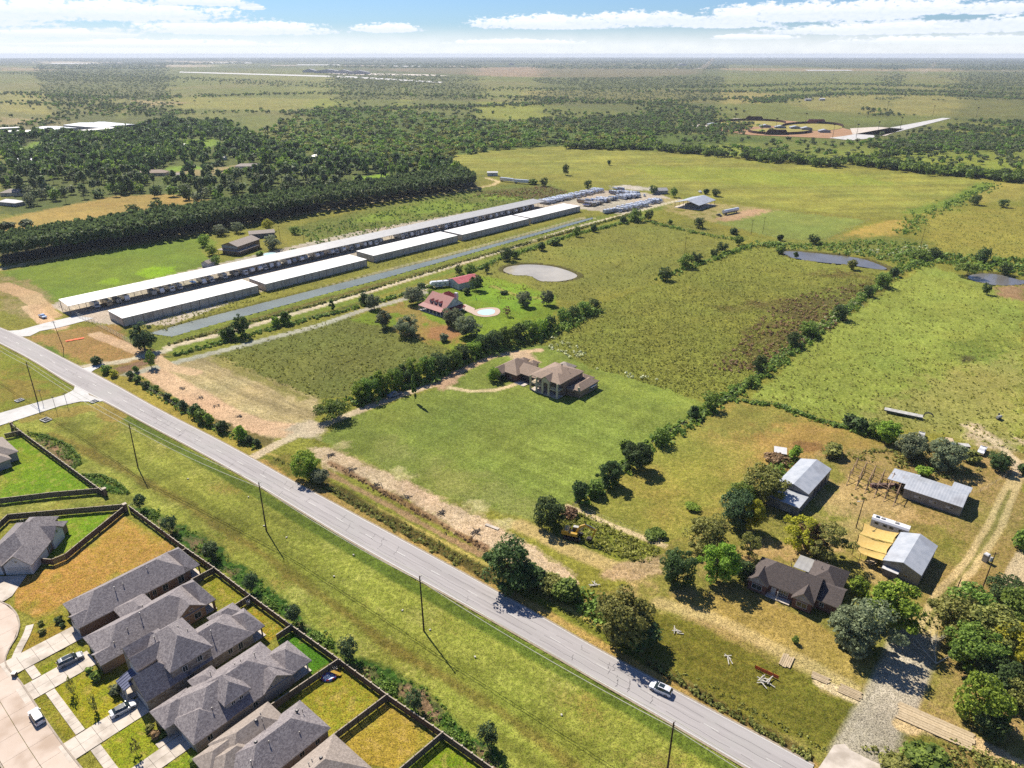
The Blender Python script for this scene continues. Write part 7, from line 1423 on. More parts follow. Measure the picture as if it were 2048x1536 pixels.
# named trees: photo position of the foot, crown width, height, shape, tone, detail, label
B, Mi, D, Gy, O, Y = 'leaf_bright', 'leaf_mid', 'leaf_dark', 'leaf_grey', 'leaf_olive', 'leaf_yellow'
NT_ = [
 (291, 700, 10.5, 13, 'oak', 'leaf_blue', 'hi', 'big dark tree standing at the near end of the canal'), (668, 836, 12.5, 9.5, 'spread', Mi, 'hi', 'wide round green tree at the bend of the mansion drive'), (614, 955, 9, 9, 'oak', B, 'hi', 'bright green tree at the corner of the mansion drive and road'), (642, 966, 5.5, 5, 'bush', Gy, 'hi', 'dark bush hugging the bright tree at the road corner'),
 (829, 803, 2.6, 11, 'spindle', Mi, 'mid', 'thin leaning tree alone at the edge of the mansion lawn'), (1098, 1052, 9, 9, 'oak', D, 'hi', 'dark bushy tree just behind the excavator'), (1016, 1172, 13.5, 13, 'oak', D, 'hi', 'largest dark tree on the roadside below the excavator'), (1062, 1170, 8, 6, 'bush', D, 'hi', 'dark bush right of the largest roadside tree'), (1100, 1182, 7, 5, 'bush', O, 'hi', 'middle olive bush of the roadside thicket'), (1132, 1196, 7, 5.5, 'bush', Mi, 'hi', 'last green bush of the roadside thicket'),
 (1243, 1276, 13.5, 13.5, 'oak', O, 'hi', 'large olive tree leaning over the ditch by the road'), (1275, 1290, 9, 7, 'bush', D, 'hi', 'dark shrub mass in front of the large olive tree'), (1354, 1166, 9, 10, 'oak', D, 'hi', 'dark round tree at the left of the ranch trees'), (1432, 1160, 10.5, 11.5, 'oak', B, 'hi', 'bright green round tree left of the brick house'), (1410, 1100, 12, 10, 'oak', O, 'hi', 'wide olive tree behind the bright round one'), (1470, 1050, 10, 11, 'oak', 'leaf_blue', 'hi', 'blue green tree in the middle of the ranch grove'), (1500, 1058, 6.5, 10, 'oak', Y, 'hi', 'yellow green upright tree in the ranch grove'),
 (1525, 1000, 13, 11, 'oak', O, 'hi', 'big olive tree beside the tall barn'), (1487, 1012, 9, 8, 'oak', Mi, 'hi', 'green tree left of the tall barn and olive tree'), (1497, 1118, 6.5, 8, 'open', O, 'hi', 'small open crowned tree behind the brick house'), (1488, 1157, 4.6, 5.6, 'bush', D, 'hi', 'dense egg shaped bush at the left end of the brick house'), (1594, 1096, 10.5, 9.5, 'open', Y, 'hi', 'yellow green open tree with visible limbs'), (1650, 1116, 13, 10, 'open', O, 'hi', 'wide brownish olive tree right of the yellow green one'), (1622, 1100, 9, 8, 'open', 'leaf_brown', 'hi', 'brown leaved tree between the yellow green and olive ones'),
 (1714, 1188, 4.6, 5.6, 'bush', B, 'hi', 'clipped round bush at the right end of the brick house'), (1783, 1262, 13.5, 12.5, 'oak', B, 'hi', 'large vivid green round tree beside the ranch drive'), (1722, 1300, 15, 13, 'open', Gy, 'hi', 'grey green feathery tree in front of the brick house'), (1700, 1290, 11, 10, 'oak', Gy, 'hi', 'lower grey green half of the feathery tree'), (1600 - 10, 1285, 1.6, 2, 'bush', Mi, 'mid', 'tiny shrub alone on the dry front lawn'),
 (1900, 1270, 13, 10, 'oak', O, 'hi', 'olive tree nearest the ranch drive on the right side'), (1940, 1245, 13, 10, 'oak', Mi, 'hi', 'green tree at the top of the right hand grove'), (1985, 1300, 14, 11, 'oak', O, 'hi', 'wide olive tree in the centre of the right hand grove'), (2035, 1260, 12, 10, 'oak', Mi, 'hi', 'tree at the right edge above the grove centre'), (1940, 1330, 12, 10, 'oak', Mi, 'hi', 'green tree low in the right hand grove beside the drive'), (2030, 1330, 12, 10, 'oak', Y, 'hi', 'yellow green tree at the right edge of the grove'), (2000, 1385, 10, 8, 'oak', D, 'hi', 'dark lowest tree of the right hand grove'), (2005, 1205, 9, 7, 'oak', D, 'hi', 'dark spreading tree above the right hand grove'), (2045, 1410, 9, 8, 'oak', O, 'hi', 'tree on the right edge below the grove'),
 (1955, 1442, 10, 10.5, 'oak', B, 'hi', 'bright feathery tree standing free at the lower right'), (1975, 1475, 6, 6, 'bush', D, 'hi', 'dark bush at the foot of the bright feathery tree'), (1850, 1550, 10, 6, 'bush', Mi, 'hi', 'wide bush at the bottom edge beside the ranch drive'), (1795, 1552, 7, 4, 'bush', O, 'hi', 'low olive bush at the bottom edge by the drive mouth'), (2046, 1100, 6, 6, 'bush', Mi, 'hi', 'round bush at the right edge by the ranch track'), (2046, 950, 4, 4, 'bush', D, 'mid', 'small bush at the right edge near the pen'),
 (1160, 1002, 5, 7, 'bush', D, 'hi', 'lowest small tree of the diagonal hedgerow'), (1190, 990, 5, 5, 'bush', Mi, 'hi', 'second small tree of the diagonal hedgerow'), (1216, 970, 8.5, 8.5, 'oak', D, 'hi', 'third tree up the diagonal hedgerow'), (1272, 935, 10.5, 9.5, 'oak', D, 'hi', 'largest tree of the diagonal hedgerow'), (1252, 905, 5, 6, 'bush', Mi, 'mid', 'bush behind the largest hedgerow tree'), (1322, 890, 6.5, 6.5, 'oak', Mi, 'mid', 'round tree halfway up the diagonal hedgerow'), (1386, 835, 4.5, 5, 'bush', D, 'mid', 'small dark bush near the top of the first hedgerow'), (1420, 818, 7, 7, 'oak', Mi, 'mid', 'tree at the corner where the hedgerows meet'), (1517, 742, 6, 8, 'oak', D, 'mid', 'upright dark tree beside the brown weedy field'), (1498, 770, 5, 4, 'bush', Mi, 'mid', 'low bush by the bottom of the upper hedgerow'),
 (1585, 693, 8, 7, 'oak', D, 'mid', 'dark tree low on the upper hedgerow'), (1617, 672, 9.5, 7.5, 'oak', Mi, 'mid', 'green tree in the middle of the upper hedgerow'), (1680, 638, 8.5, 8, 'oak', D, 'mid', 'dark tree two thirds up the upper hedgerow'), (1735, 592, 6, 6, 'oak', D, 'mid', 'small dark tree near the top of the upper hedgerow'), (1765, 573, 10, 8, 'oak', Mi, 'mid', 'wide tree near the top of the upper hedgerow'), (1788, 552, 6, 6, 'bush', D, 'mid', 'dark bush at the very top of the upper hedgerow'), (1838, 518, 13, 8, 'spread', Mi, 'mid', 'wide thicket tree above the light green field'), (1870, 515, 9, 7, 'oak', D, 'mid', 'dark tree right of the wide thicket tree'),
 (1933, 552, 14, 10, 'spread', Mi, 'mid', 'spreading green tree on the bank of the dark pond'), (1962, 524, 10, 10, 'oak', D, 'mid', 'tall dark tree behind the dark pond'), (2010, 548, 8, 7, 'oak', D, 'mid', 'dark tree between the two dark ponds'), (1972, 588, 5, 7, 'oak', D, 'mid', 'lone upright tree in front of the dark pond'),
 (1560, 506, 6, 5, 'bush', Mi, 'mid', 'green bush at the left tip of the narrow pond'), (1592, 515, 4, 4, 'bush', D, 'mid', 'small bush standing in the narrow pond edge'), (1703, 538, 6, 6, 'bush', O, 'mid', 'olive bush on the near bank of the narrow pond'), (1627, 487, 8, 7, 'oak', D, 'mid', 'round dark tree by the paddock corner'), (1560, 480, 5, 5, 'bush', D, 'mid', 'dark bush below the fenced paddock'), (1330, 560, 9, 8, 'oak', D, 'mid', 'first round tree of the central hedgerow above the sign post field'),
 (1370, 534, 10, 9, 'oak', Mi, 'mid', 'bright mass at the left of the central hedgerow'), (1392, 524, 8, 7, 'oak', D, 'mid', 'dark mass in the central hedgerow'), (1428, 513, 6, 6, 'oak', D, 'mid', 'small tree near the end of the central hedgerow'), (1445, 503, 8, 7, 'oak', D, 'mid', 'round tree close to the end of the central hedgerow'), (1478, 490, 8, 7, 'oak', Mi, 'mid', 'last tree of the central hedgerow at the field corner'), (1398, 455, 9, 8, 'oak', D, 'mid', 'dark tree pair left of the paddock'), (1340, 448, 4, 4, 'bush', Mi, 'mid', 'small bush below the pavilion'), (1468, 468, 7, 5, 'bush', D, 'mid', 'bush at the foot of the two paddock poles'),
 (749, 618, 8.5, 8, 'oak', Gy, 'hi', 'round grey green oak farthest along the lane from the farmhouse'), (766, 655, 9, 8.5, 'oak', Gy, 'hi', 'lone grey oak between the brown field and farmhouse'), (815, 670, 12, 9.5, 'oak', Gy, 'hi', 'wide grey oak in front of the farmhouse'), (832, 608, 12, 9.5, 'oak', Gy, 'hi', 'wide oak left of the red roofed farmhouse'), (905, 650, 11, 9.5, 'oak', Gy, 'hi', 'oak touching the right corner of the farmhouse'), (938, 672, 12.5, 10, 'oak', Gy, 'hi', 'big round oak in front of the farmhouse veranda'), (1048, 612, 8.5, 8, 'oak', Gy, 'hi', 'round oak on the lawn right of the pool'), (1093, 609, 8, 8, 'oak', Gy, 'hi', 'rightmost oak on the farmhouse lawn'), (1014, 632, 4.5, 5, 'open', 'leaf_brown', 'mid', 'bare looking shrub below the pool'), (888, 682, 4.5, 4, 'bush', Gy, 'mid', 'small grey shrub in the farmhouse paddock'),
 (952, 580, 9, 9, 'oak', D, 'mid', 'dark tree at the corner of the white workshop'), (933, 588, 5, 4, 'bush', D, 'mid', 'bush along the workshop wall'), (1008, 588, 5, 2.5, 'shrub', D, 'mid', 'low dark shrub on the bright farmhouse lawn'), (862, 590, 4, 3, 'bush', Mi, 'mid', 'yellowish bush beside the workshop door'),
 (409, 492, 9, 8, 'oak', B, 'mid', 'bright green tree left of the tan barn house'), (424, 510, 8, 7, 'oak', B, 'mid', 'second bright tree in front of the tan house'), (432, 530, 7, 6, 'oak', Mi, 'mid', 'green tree beside the small white shed'), (443, 470, 11, 8, 'oak', Gy, 'mid', 'grey round tree behind the tan house'), (476, 465, 9, 9, 'oak', Gy, 'mid', 'tall grey tree right behind the tan house'), (535, 462, 10, 9, 'oak', Y, 'mid', 'yellow green tree by the green outbuilding'), (547, 498, 12, 10, 'oak', Gy, 'mid', 'dark grey spreading tree beside the round pool'), (520, 512, 6, 4, 'bush', B, 'mid', 'bright bush left of the round pool'), (588, 508, 5, 4, 'bush', Mi, 'mid', 'small bush right of the round pool'), (590, 468, 7, 6, 'oak', Mi, 'mid', 'tree among weeds behind the canopy'),
 (267, 430, 11, 10, 'oak', D, 'mid', 'left one of two dark round trees in the orange field'), (315, 424, 12, 11, 'oak', D, 'mid', 'right one of two dark round trees in the orange field'), (20, 478, 12, 13, 'pine', 'leaf_pine', 'mid', 'left one of two big pines at the orange field corner'), (56, 472, 12, 12, 'pine', 'leaf_pine', 'mid', 'right one of two big pines at the orange field corner'),
 (487, 672, 8.5, 11, 'oak', D, 'mid', 'tall dark tree between the two lanes'), (464, 678, 5, 6.5, 'bush', D, 'mid', 'dark bush second in the lane hedge'), (450, 680, 5, 5.5, 'bush', Mi, 'mid', 'green bush first in the lane hedge'), (571, 648, 6, 7, 'bush', Mi, 'mid', 'right bush of the pair on the lane hedge'), (552, 652, 5.5, 6, 'bush', B, 'mid', 'left bright bush of the pair on the lane hedge'), (664, 620, 4, 6, 'spindle', Mi, 'mid', 'thin tree in the lane hedge'), (729, 608, 5.5, 7, 'bush', D, 'mid', 'dark round tree in the lane hedge left of the farmhouse'), (843, 575, 5.5, 3, 'bush', D, 'mid', 'dark low tree in the lane hedge by the motorhome'),
 (303, 735, 4.5, 8, 'oak', Mi, 'mid', 'slim tree at the lane gate'), (273, 772 - 28, 3, 3, 'bush', Mi, 'mid', 'shrub by the lane mouth'), (228, 752, 4, 3.5, 'bush', Y, 'mid', 'yellow green shrub between the two lane mouths'), (213, 745, 5, 4, 'bush', Mi, 'mid', 'green shrub between the two lane mouths'), (195, 728, 5, 4, 'bush', D, 'mid', 'dark shrub beside the concrete apron'),
 (918, 550, 5, 7, 'oak', D, 'mid', 'dark tree in the hedge behind the white workshop'), (940, 548, 7, 7, 'oak', Mi, 'mid', 'green tree in the hedge behind the workshop'), (973, 545, 4, 6, 'oak', D, 'mid', 'narrow dark tree in the lane hedge before the round pond'), (1015, 520, 9, 9, 'oak', D, 'mid', 'dark tree above the round pond'), (1030, 516, 6, 5, 'bush', Mi, 'mid', 'bush beside the dark tree above the round pond'), (1083, 500, 6, 6, 'bush', D, 'mid', 'bush in the hedge left of the wide one'), (1110, 488, 10, 6, 'bush', Mi, 'mid', 'wide bush in the lane hedge above the pasture'), (1153, 472, 6, 8, 'oak', Mi, 'mid', 'upright tree in the lane hedge'), (1188, 463, 5, 6, 'bush', D, 'mid', 'dark bush in the lane hedge near the yard end'), (1268, 442, 12, 10, 'oak', Mi, 'mid', 'green tree group where hedge and lane part'), (1297, 440, 7, 9, 'oak', D, 'mid', 'dark pointed tree at the hedge end'), (1247, 446, 6, 6, 'bush', D, 'mid', 'bush left of the hedge end group'),
 (1131, 350, 9, 12, 'oak', D, 'mid', 'lone dark tree in the wide meadow'), (1600 - 382, 330, 5, 6, 'bush', D, 'mid', 'small bush in the wide meadow'), (1020 + 45, 368, 12, 6, 'bush', Mi, 'mid', 'bush beside the white semi trailers'), (1088, 372, 9, 9, 'oak', D, 'mid', 'dark tree right of the white semi trailers'), (1176, 378, 8, 9, 'oak', D, 'mid', 'dark tree at the back of the gravel lot'), (1307, 388, 8, 9, 'oak', D, 'mid', 'dark tree behind the low pale shed'), (1348, 394, 8, 9, 'oak', Mi, 'mid', 'tree right of the low pale shed'), (1432, 392, 10, 7, 'oak', D, 'mid', 'dark tree right behind the pavilion'), (1412, 388, 6, 6, 'bush', D, 'mid', 'small bush behind the pavilion'),
 (1948, 409, 11, 9, 'oak', D, 'mid', 'round dark tree at the meadow corner on the right'), (2006, 414, 9, 7, 'oak', D, 'mid', 'round tree near the right edge of the upper meadow'), (1665, 910, 8, 5, 'bush', O, 'mid', 'dark green thicket above the corral'), (1825, 916, 11, 9, 'oak', Gy, 'hi', 'left of two big grey trees behind the long barn'), (1888, 935, 12.5, 9.5, 'oak', Gy, 'hi', 'right of two big grey trees behind the long barn'), (1995, 938, 7.5, 6.5, 'oak', D, 'hi', 'dark tree beside the white railed pen'), (1940, 922, 6, 4, 'bush', O, 'mid', 'bush under the right old pickup'), (1700, 852, 6, 5, 'bush', D, 'mid', 'first bush of the row below the light green field'), (1722, 862, 7, 5.5, 'bush', D, 'mid', 'second bush of the row below the light green field'), (1747, 870, 6, 6, 'oak', Mi, 'mid', 'third bush of the row below the light green field'), (1778, 884, 9, 8, 'oak', B, 'hi', 'last and brightest tree of the row below the field'), (1845, 945 + 5, 5, 3, 'bush', B, 'mid', 'bright shrub by the rear roof of the long barn'), (1588, 916, 4.5, 5, 'bush', B, 'mid', 'bright green bush beside the small shelter'), (1553, 921, 7, 3, 'shrub', 'leaf_brown', 'mid', 'brambles covering the small shelter'),
 (1384, 1016, 4.6, 1.8, 'shrub', B, 'hi', 'vivid green clump alone in the golden pasture'), (1310, 1072, 5.6, 2.2, 'shrub', Mi, 'hi', 'green weed clump beside the bare strip'), (1140, 1030, 5, 2.5, 'shrub', 'leaf_brown', 'mid', 'brown brush heap behind the excavator'),
 (986, 766 - 5, 5.5, 6, 'oak', B, 'hi', 'bright young tree on the lawn at the left end of the mansion'), (1005, 770 - 10, 3, 2.6, 'bush', D, 'mid', 'bush at the mansion corner')]
for x, y, w_, h_, k, m_, l_, lb in NT_: tree({'shrub': 'shrub', 'bush': 'shrub', 'pine': 'pine_tree'}.get(k, 'tree'), lb, (x, y), w_, h_, k, m_, l_, None, 'shrub' if k in ('shrub', 'bush') else 'tree')
# big hedgerow between the brown field and the mansion drive
HR = [(722, 800, 8, 8, B), (740, 796, 9, 9, Mi), (766, 786, 8.5, 9.5, B), (790, 778, 7, 10, Mi), (812, 764, 9, 8, D), (832, 760, 8, 10, B), (858, 752, 9, 9, Mi), (880, 742, 9, 8, D), (905, 733, 9, 8, Mi), (925, 722, 8, 7.5, D), (948, 712, 8, 7, B), (968, 704, 9, 8, D), (992, 697, 10, 9, D), (1015, 690, 9, 9, Mi), (1036, 683, 9, 9, D), (1060, 676, 9, 9, Mi), (1080, 668, 8, 8, B), (1098, 660, 7, 8, D), (1128, 645, 8, 8, Mi), (1146, 636, 7, 7, D), (1168, 628, 8, 7, Mi), (1188, 620, 7, 6, D)]
for i, (x, y, w_, h_, m_) in enumerate(HR): tree('tree', '%s tree, %s from the left in the tall hedgerow above the mansion drive' % ({B: 'bright', Mi: 'green', D: 'dark'}[m_], nth(i + 1)), (x, y), w_, h_, 'oak', m_, 'hi' if i < 14 else 'mid', 'trees of the tall hedgerow above the mansion drive')
RS = [(262, 756, 3.4, 3.6, D), (276, 764, 3.6, 3.4, Mi), (292, 775, 3.4, 3, D), (312, 782, 3, 2.6, Mi), (335, 800, 3.4, 3.2, D), (352, 806, 3, 2.6, Mi), (368, 818, 4, 4, 'leaf_blue'), (392, 832, 4.4, 4.8, D), (404, 843, 4.4, 5.2, Mi), (420, 848, 4, 4.6, B), (447, 862, 4.6, 4.6, D), (484, 878, 5, 5.6, B), (500, 885, 3.6, 3, D), (515, 890, 3, 2.6, D)]
for i, (x, y, w_, h_, m_) in enumerate(RS): tree('shrub', 'roadside shrub, %s from the left along the brown field fence' % nth(i + 1), (x, y), w_, h_, 'bush', m_, 'mid', 'shrubs along the road by the brown field', 'shrub')
for i, (x, y) in enumerate([(281, 1019), (341, 1064), (425, 1117), (504, 1181), (590, 1244), (697, 1318), (830, 1422), (975, 1492)]): tree('young_tree', 'young dark tree, %s from the top in the bed behind the back fence' % nth(i + 1), (x, y), 3.9 + .4 * (i % 3), 5.2 + .5 * (i % 2), 'oak', 'leaf_blue', 'mid', 'young trees in the planted bed behind the fence', base=.2)
for x, y, w_, h_, lb in [(146, 1388, 1.7, 5, 'bare thin sapling on the lawn below the silver car'), (191, 1422, 1.8, 4.6, 'sapling in a mulch ring beside the white hatchback'), (274, 1508, 1.8, 4.4, 'sapling in a mulch ring on the lowest front lawn'), (35, 868, 2, 3.6, 'sapling beside the brick pillar by the side street'), (58, 872, 1.5, 2.5, 'second sapling below the side street')]: tree('young_tree', lb, (x, y), w_, h_, 'open', O, 'lo')
for i, (x, y, w_, m_) in enumerate([(195, 1357, 3, Mi), (178, 1344, 1.6, Mi), (237, 1385, 3.2, Gy), (118, 1243, 2.2, D), (125, 1252, 1.4, D), (82, 1248, 1.6, O), (85, 1266, 1.7, O), (300, 1460, 2, O), (312, 1474, 2.2, 'leaf_brown'), (328, 1470, 2, Mi), (390, 1528, 2.4, Mi), (205, 1470 - 40, .1, Mi)][:-1]):
    tree('garden_shrub', ['round green shrub by the second driveway', 'tiny shrub beside the second garage', 'grey green shrub under the blue porch roof', 'shrub at the corner of the first house', 'second shrub at the corner of the first house', 'upper shrub near the vacant lot sidewalk', 'lower shrub near the vacant lot sidewalk', 'olive shrub in the mulch by the dormer house', 'brown shrub in the mulch by the dormer house', 'green shrub in the mulch by the dormer house', 'green shrub at the bottom edge by the lowest drive'][i], (x, y), w_, w_ * .7, 'bush', m_, 'lo', None, 'shrub')

# ------------------------------------------------------------------ masses: merged leaf clumps
def scatter(poly, n, seed, dens=None):
    far_ = max(q[1] for q in poly) < 345; n = n * 2 if far_ else n
    r = np.random.default_rng(seed); p = np.array(poly, float); out = []; c = 0
    xs = r.uniform(p[:, 0].min(), p[:, 0].max(), n * 12); ys = r.uniform(p[:, 1].min(), p[:, 1].max(), n * 12); k = inside(poly, xs, ys)[:n]; xs, ys = xs[k], ys[k]
    v = ys - 768; dz = F * math.sin(P) + v * math.cos(P); tt = H / dz
    q = np.stack([(xs - 1024) * tt, (F * math.cos(P) - v * math.sin(P)) * tt], 1)
    if far_: L_ = np.clip(q[:, 1] / 1500, 1, 6); q = q[fbm(q[:, 0] / 260 / L_, q[:, 1] / 520 / L_, 7, 3) + .12 * fbm(q[:, 0] / 60, q[:, 1] / 90, 8, 2) > .555][: n // 2 + n // 4]
    return q
def scatter_w(poly, n, seed):
    "even over the ground"
    W = [G(*q) for q in poly]; p = np.array([(q.x, q.y) for q in W]); r = np.random.default_rng(seed); xs = r.uniform(p[:, 0].min(), p[:, 0].max(), n * 6); ys = r.uniform(p[:, 1].min(), p[:, 1].max(), n * 6); k = inside(p, xs, ys)[:n]; return np.stack([xs[k], ys[k]], 1)
def along(pts, n, width, seed, off=0.0):
    W = [G(*q) for q in pts]; L = [0]
    for a, b_ in zip(W[:-1], W[1:]): L.append(L[-1] + (b_ - a).length)
    r = np.random.default_rng(seed); s = r.uniform(0, L[-1], n); out = np.zeros((n, 2))
    for i in range(n):
        k = max(j for j in range(len(W) - 1) if L[j] <= s[i]); d = (W[k + 1] - W[k]).normalized(); q = W[k] + d * (s[i] - L[k]); w_ = r.normal(0, width / 3) + off; out[i] = (q.x - d.y * w_, q.y + d.x * w_)
    return out
class Mass:
    def __init__(s, name, label, mat, cat=None): s.name, s.label, s.mat, s.V = name, label, mat, []
    def add(s, P2, w_, h_, nq, size, seed, jit=.35, z0=0.0, vary=.35):
        r = np.random.default_rng(seed); n = len(P2)
        if n == 0: return s
        sc_ = r.uniform(1 - vary, 1 + vary, n); k = np.repeat(np.arange(n), nq); d = r.normal(0, 1, (n * nq, 3)); d[:, 2] = np.abs(d[:, 2]); d /= np.linalg.norm(d, axis=1)[:, None]
        rr = r.uniform(.45, 1, n * nq) ** .5; c = d * rr[:, None]; base = P2[k]; ww = np.broadcast_to(w_, n)[k] * sc_[k]; hh = np.broadcast_to(h_, n)[k] * sc_[k]
        c = np.stack([c[:, 0] * ww / 2 + base[:, 0], c[:, 1] * ww / 2 + base[:, 1], z0 + (c[:, 2]) * hh * (.92 if z0 == 0 else 1)], 1)
        s.V.append(quads(r, c, d, np.broadcast_to(size, n)[k] if not np.isscalar(size) else size, jit)); return s
    def build(s):
        V_ = np.concatenate(s.V); me = np_mesh(s.name, V_, np.arange(len(V_)).reshape(-1, 4), s.mat); o = link(s.name, me); setp(o, s.label, kind='stuff'); return o
# low brush: hedge bottoms, banks, ditches
lw = [(1150, 1005), (1190, 985), (1300, 892), (1400, 832), (1440, 800), (1500, 765), (1600, 690), (1700, 615), (1790, 545), (1850, 520)]
m = Mass('undergrowth', 'tangled green brush along hedgerows, banks and ditches', 'leaf_mid')
m.add(along(lw, 900, 5, 1), 2.4, 1.6, 9, .8, 1); m.add(along([(700, 808), (830, 768), (960, 710), (1100, 665), (1190, 622)], 420, 7, 2), 3, 2.6, 9, .9, 2); m.add(along([(350, 712), (560, 655), (720, 615), (900, 565), (1000, 520), (1150, 470), (1290, 438)], 800, 3.4, 3, 1.0), 2.0, 1.5, 8, .8, 3)
m.add(along([(1310, 560), (1500, 492), (1570, 490)], 200, 5, 4), 2.6, 2, 9, .9, 4); m.add(along([(1440, 797), (1560, 812), (1640, 842), (1790, 885)], 320, 2.4, 5), 1.4, 1.0, 8, .6, 5); m.add(along([(1030, 1140), (1080, 1160), (1150, 1190), (1220, 1240)], 140, 5, 6), 2.4, 1.8, 12, .6, 6)
m.add(scatter([(1480, 480), (1570, 488), (1760, 480), (1850, 490), (1900, 520), (1840, 540), (1760, 520), (1600, 498), (1570, 500)], 420, 7), 2.6, 1.5, 8, .9, 7); m.add(along([(1280, 440), (1400, 468), (1470, 480)], 120, 4, 8), 2.4, 1.6, 8, .8, 8)
m.add(scatter([(1780, 500), (2048, 520), (2048, 552), (1930, 535), (1850, 520)], 260, 9), 3.4, 2.2, 9, 1.1, 9); m.add(along([(1985, 366), (1930, 400), (1850, 430), (1800, 470)], 260, 14, 10), 2.6, 1.5, 8, 1, 10); m.add(scatter([(575, 465), (930, 385), (1090, 380), (1060, 398), (760, 462), (640, 490)], 500, 11), 1.8, 1.1, 7, .8, 11); m.add(scatter([(1530, 930), (1560, 920), (1600, 915), (1580, 950), (1545, 985), (1520, 990)], 60, 13), 2.4, 1.8, 12, .6, 13)
m.add(scatter([(255, 745), (280, 752), (330, 790), (420, 850), (520, 888), (505, 900), (400, 850), (300, 790)], 150, 12), 1.2, .8, 8, .5, 12); m.build()
m = Mass('roadside_weeds', 'rank green and brown weeds in the ditch and on waste ground', 'leaf_olive')
m.add(along([(640, 966), (760, 1036), (900, 1114), (1000, 1164)], 90, 2.0, 20), 1.1, .45, 9, .45, 20); m.add(along(edge2, 260, 1.4, 21, 4.9), .7, .2, 7, .28, 21); m.add(along([(1300, 1325), (1420, 1400), (1560, 1480), (1620, 1515)], 150, 1.6, 22), .8, .3, 8, .4, 22); m.add(scatter([(1110, 1020), (1150, 1018), (1230, 1055), (1320, 1100), (1300, 1125), (1240, 1115), (1130, 1075), (1090, 1055)], 130, 23), 1.1, .5, 8, .35, 23)
m.add(scatter([(1700, 1480), (1760, 1500), (1900, 1480), (2048, 1530), (2048, 1560), (1800, 1560)], 120, 24), 1.6, .8, 10, .4, 24); m.add(along([(350, 698), (560, 640), (720, 596), (1000, 510), (1290, 428)], 760, 2.0, 25, 7.4), 1.8, 1.3, 8, .7, 25); m.add(scatter([(1640, 905), (1700, 905), (1800, 890), (1900, 930), (1960, 940), (1900, 960), (1780, 930)], 130, 26), 1.5, .8, 8, .5, 26); m.add(scatter([(1690, 1010), (1710, 960), (1800, 960), (1790, 1000)], 25, 27), 1.0, .5, 8, .4, 27); m.build()
m = Mass('brown_brush', 'dead brown stalks on the spoil bank and in the wet patches', 'leaf_brown')
m.add(along([(660, 928), (760, 982), (870, 1044), (975, 1100)], 150, 1.4, 30), .7, .35, 8, .3, 30); m.add(scatter([(1560, 600), (1740, 560), (1790, 550), (1620, 680), (1500, 745), (1420, 740)], 420, 31), 1.5, .6, 6, .7, 31); m.add(scatter([(940, 392), (1090, 372), (1140, 384), (1080, 398)], 160, 32), 2, 1.2, 7, .8, 32); m.add(along([(1500, 742), (1600, 688), (1690, 628)], 160, 4, 33), 1.6, 1.0, 8, .6, 33); m.build()
m = Mass('flowering_bushes', 'pale flowering bushes along the upper hedgerow and pond', 'leaf_pale')
m.add(along([(1600, 682), (1700, 618), (1720, 605)], 70, 5, 40), 1.7, 1.2, 10, .5, 40); m.add(scatter([(1690, 505), (1850, 490), (1880, 512), (1790, 512)], 50, 41), 2.2, 1.3, 8, .7, 41); m.add(scatter([(1100, 672), (1150, 690), (1200, 735), (1330, 760), (1340, 770), (1200, 742), (1090, 695)], 40, 42), 1.6, .9, 8, .6, 42); m.build()
m = Mass('field_weeds', 'knee high weeds speckling the rough pastures', 'leaf_field')
WAT = [[(995, 520), (1160, 520), (1165, 566), (1000, 566)], [(1560, 495), (1775, 505), (1775, 545), (1600, 530)]]
for i, (pl, n_) in enumerate([(M6, 5200), (M5, 1600), (M7, 1500), (M17, 1000), (M19, 1000), ([(1110, 1020), (1150, 1018), (1230, 1055), (1320, 1100), (1300, 1125), (1240, 1115), (1130, 1075)], 300), (M2, 700), ([(270, 640), (640, 545), (1000, 470), (1010, 480), (640, 560), (330, 660)], 700)]):
    q_ = scatter(pl, n_, 50 + i); qx, qy = to_px(q_[:, 0], q_[:, 1]); ok = np.ones(len(q_), bool)
    for w4 in WAT: ok[inside(w4, qx, qy)] = False
    m.add(q_[ok], 1.0, .38, 5, .42, 60 + i, .9)
m.build()
m = Mass('bed_planting', 'clipped low shrubs and ground cover in the planted bed', 'leaf_mid')
for i, q in enumerate(BEDS): m.add(scatter(q, (110, 80, 330)[i], 70 + i), .9, .45, 9, .3, 70 + i)
m.add(along([(60, 866), (95, 872), (140, 893), (158, 915), (158, 930)], 150, .6, 75), .9, .8, 14, .25, 75); m.add(along([(165, 950), (200, 950), (235, 966), (256, 986)], 110, .6, 76), .9, .8, 14, .25, 76)
for a_, b_ in (((395, 1090), (438, 1118)), ((520, 1195), (552, 1218)), ((625, 1265), (665, 1292)), ((750, 1362), (792, 1390)), ((890, 1460), (942, 1492)), ((300, 1020), (312, 1035))): m.add(along([a_, b_], 60, 1.6, 77), 1.1, .75, 14, .3, 77)
m.build()

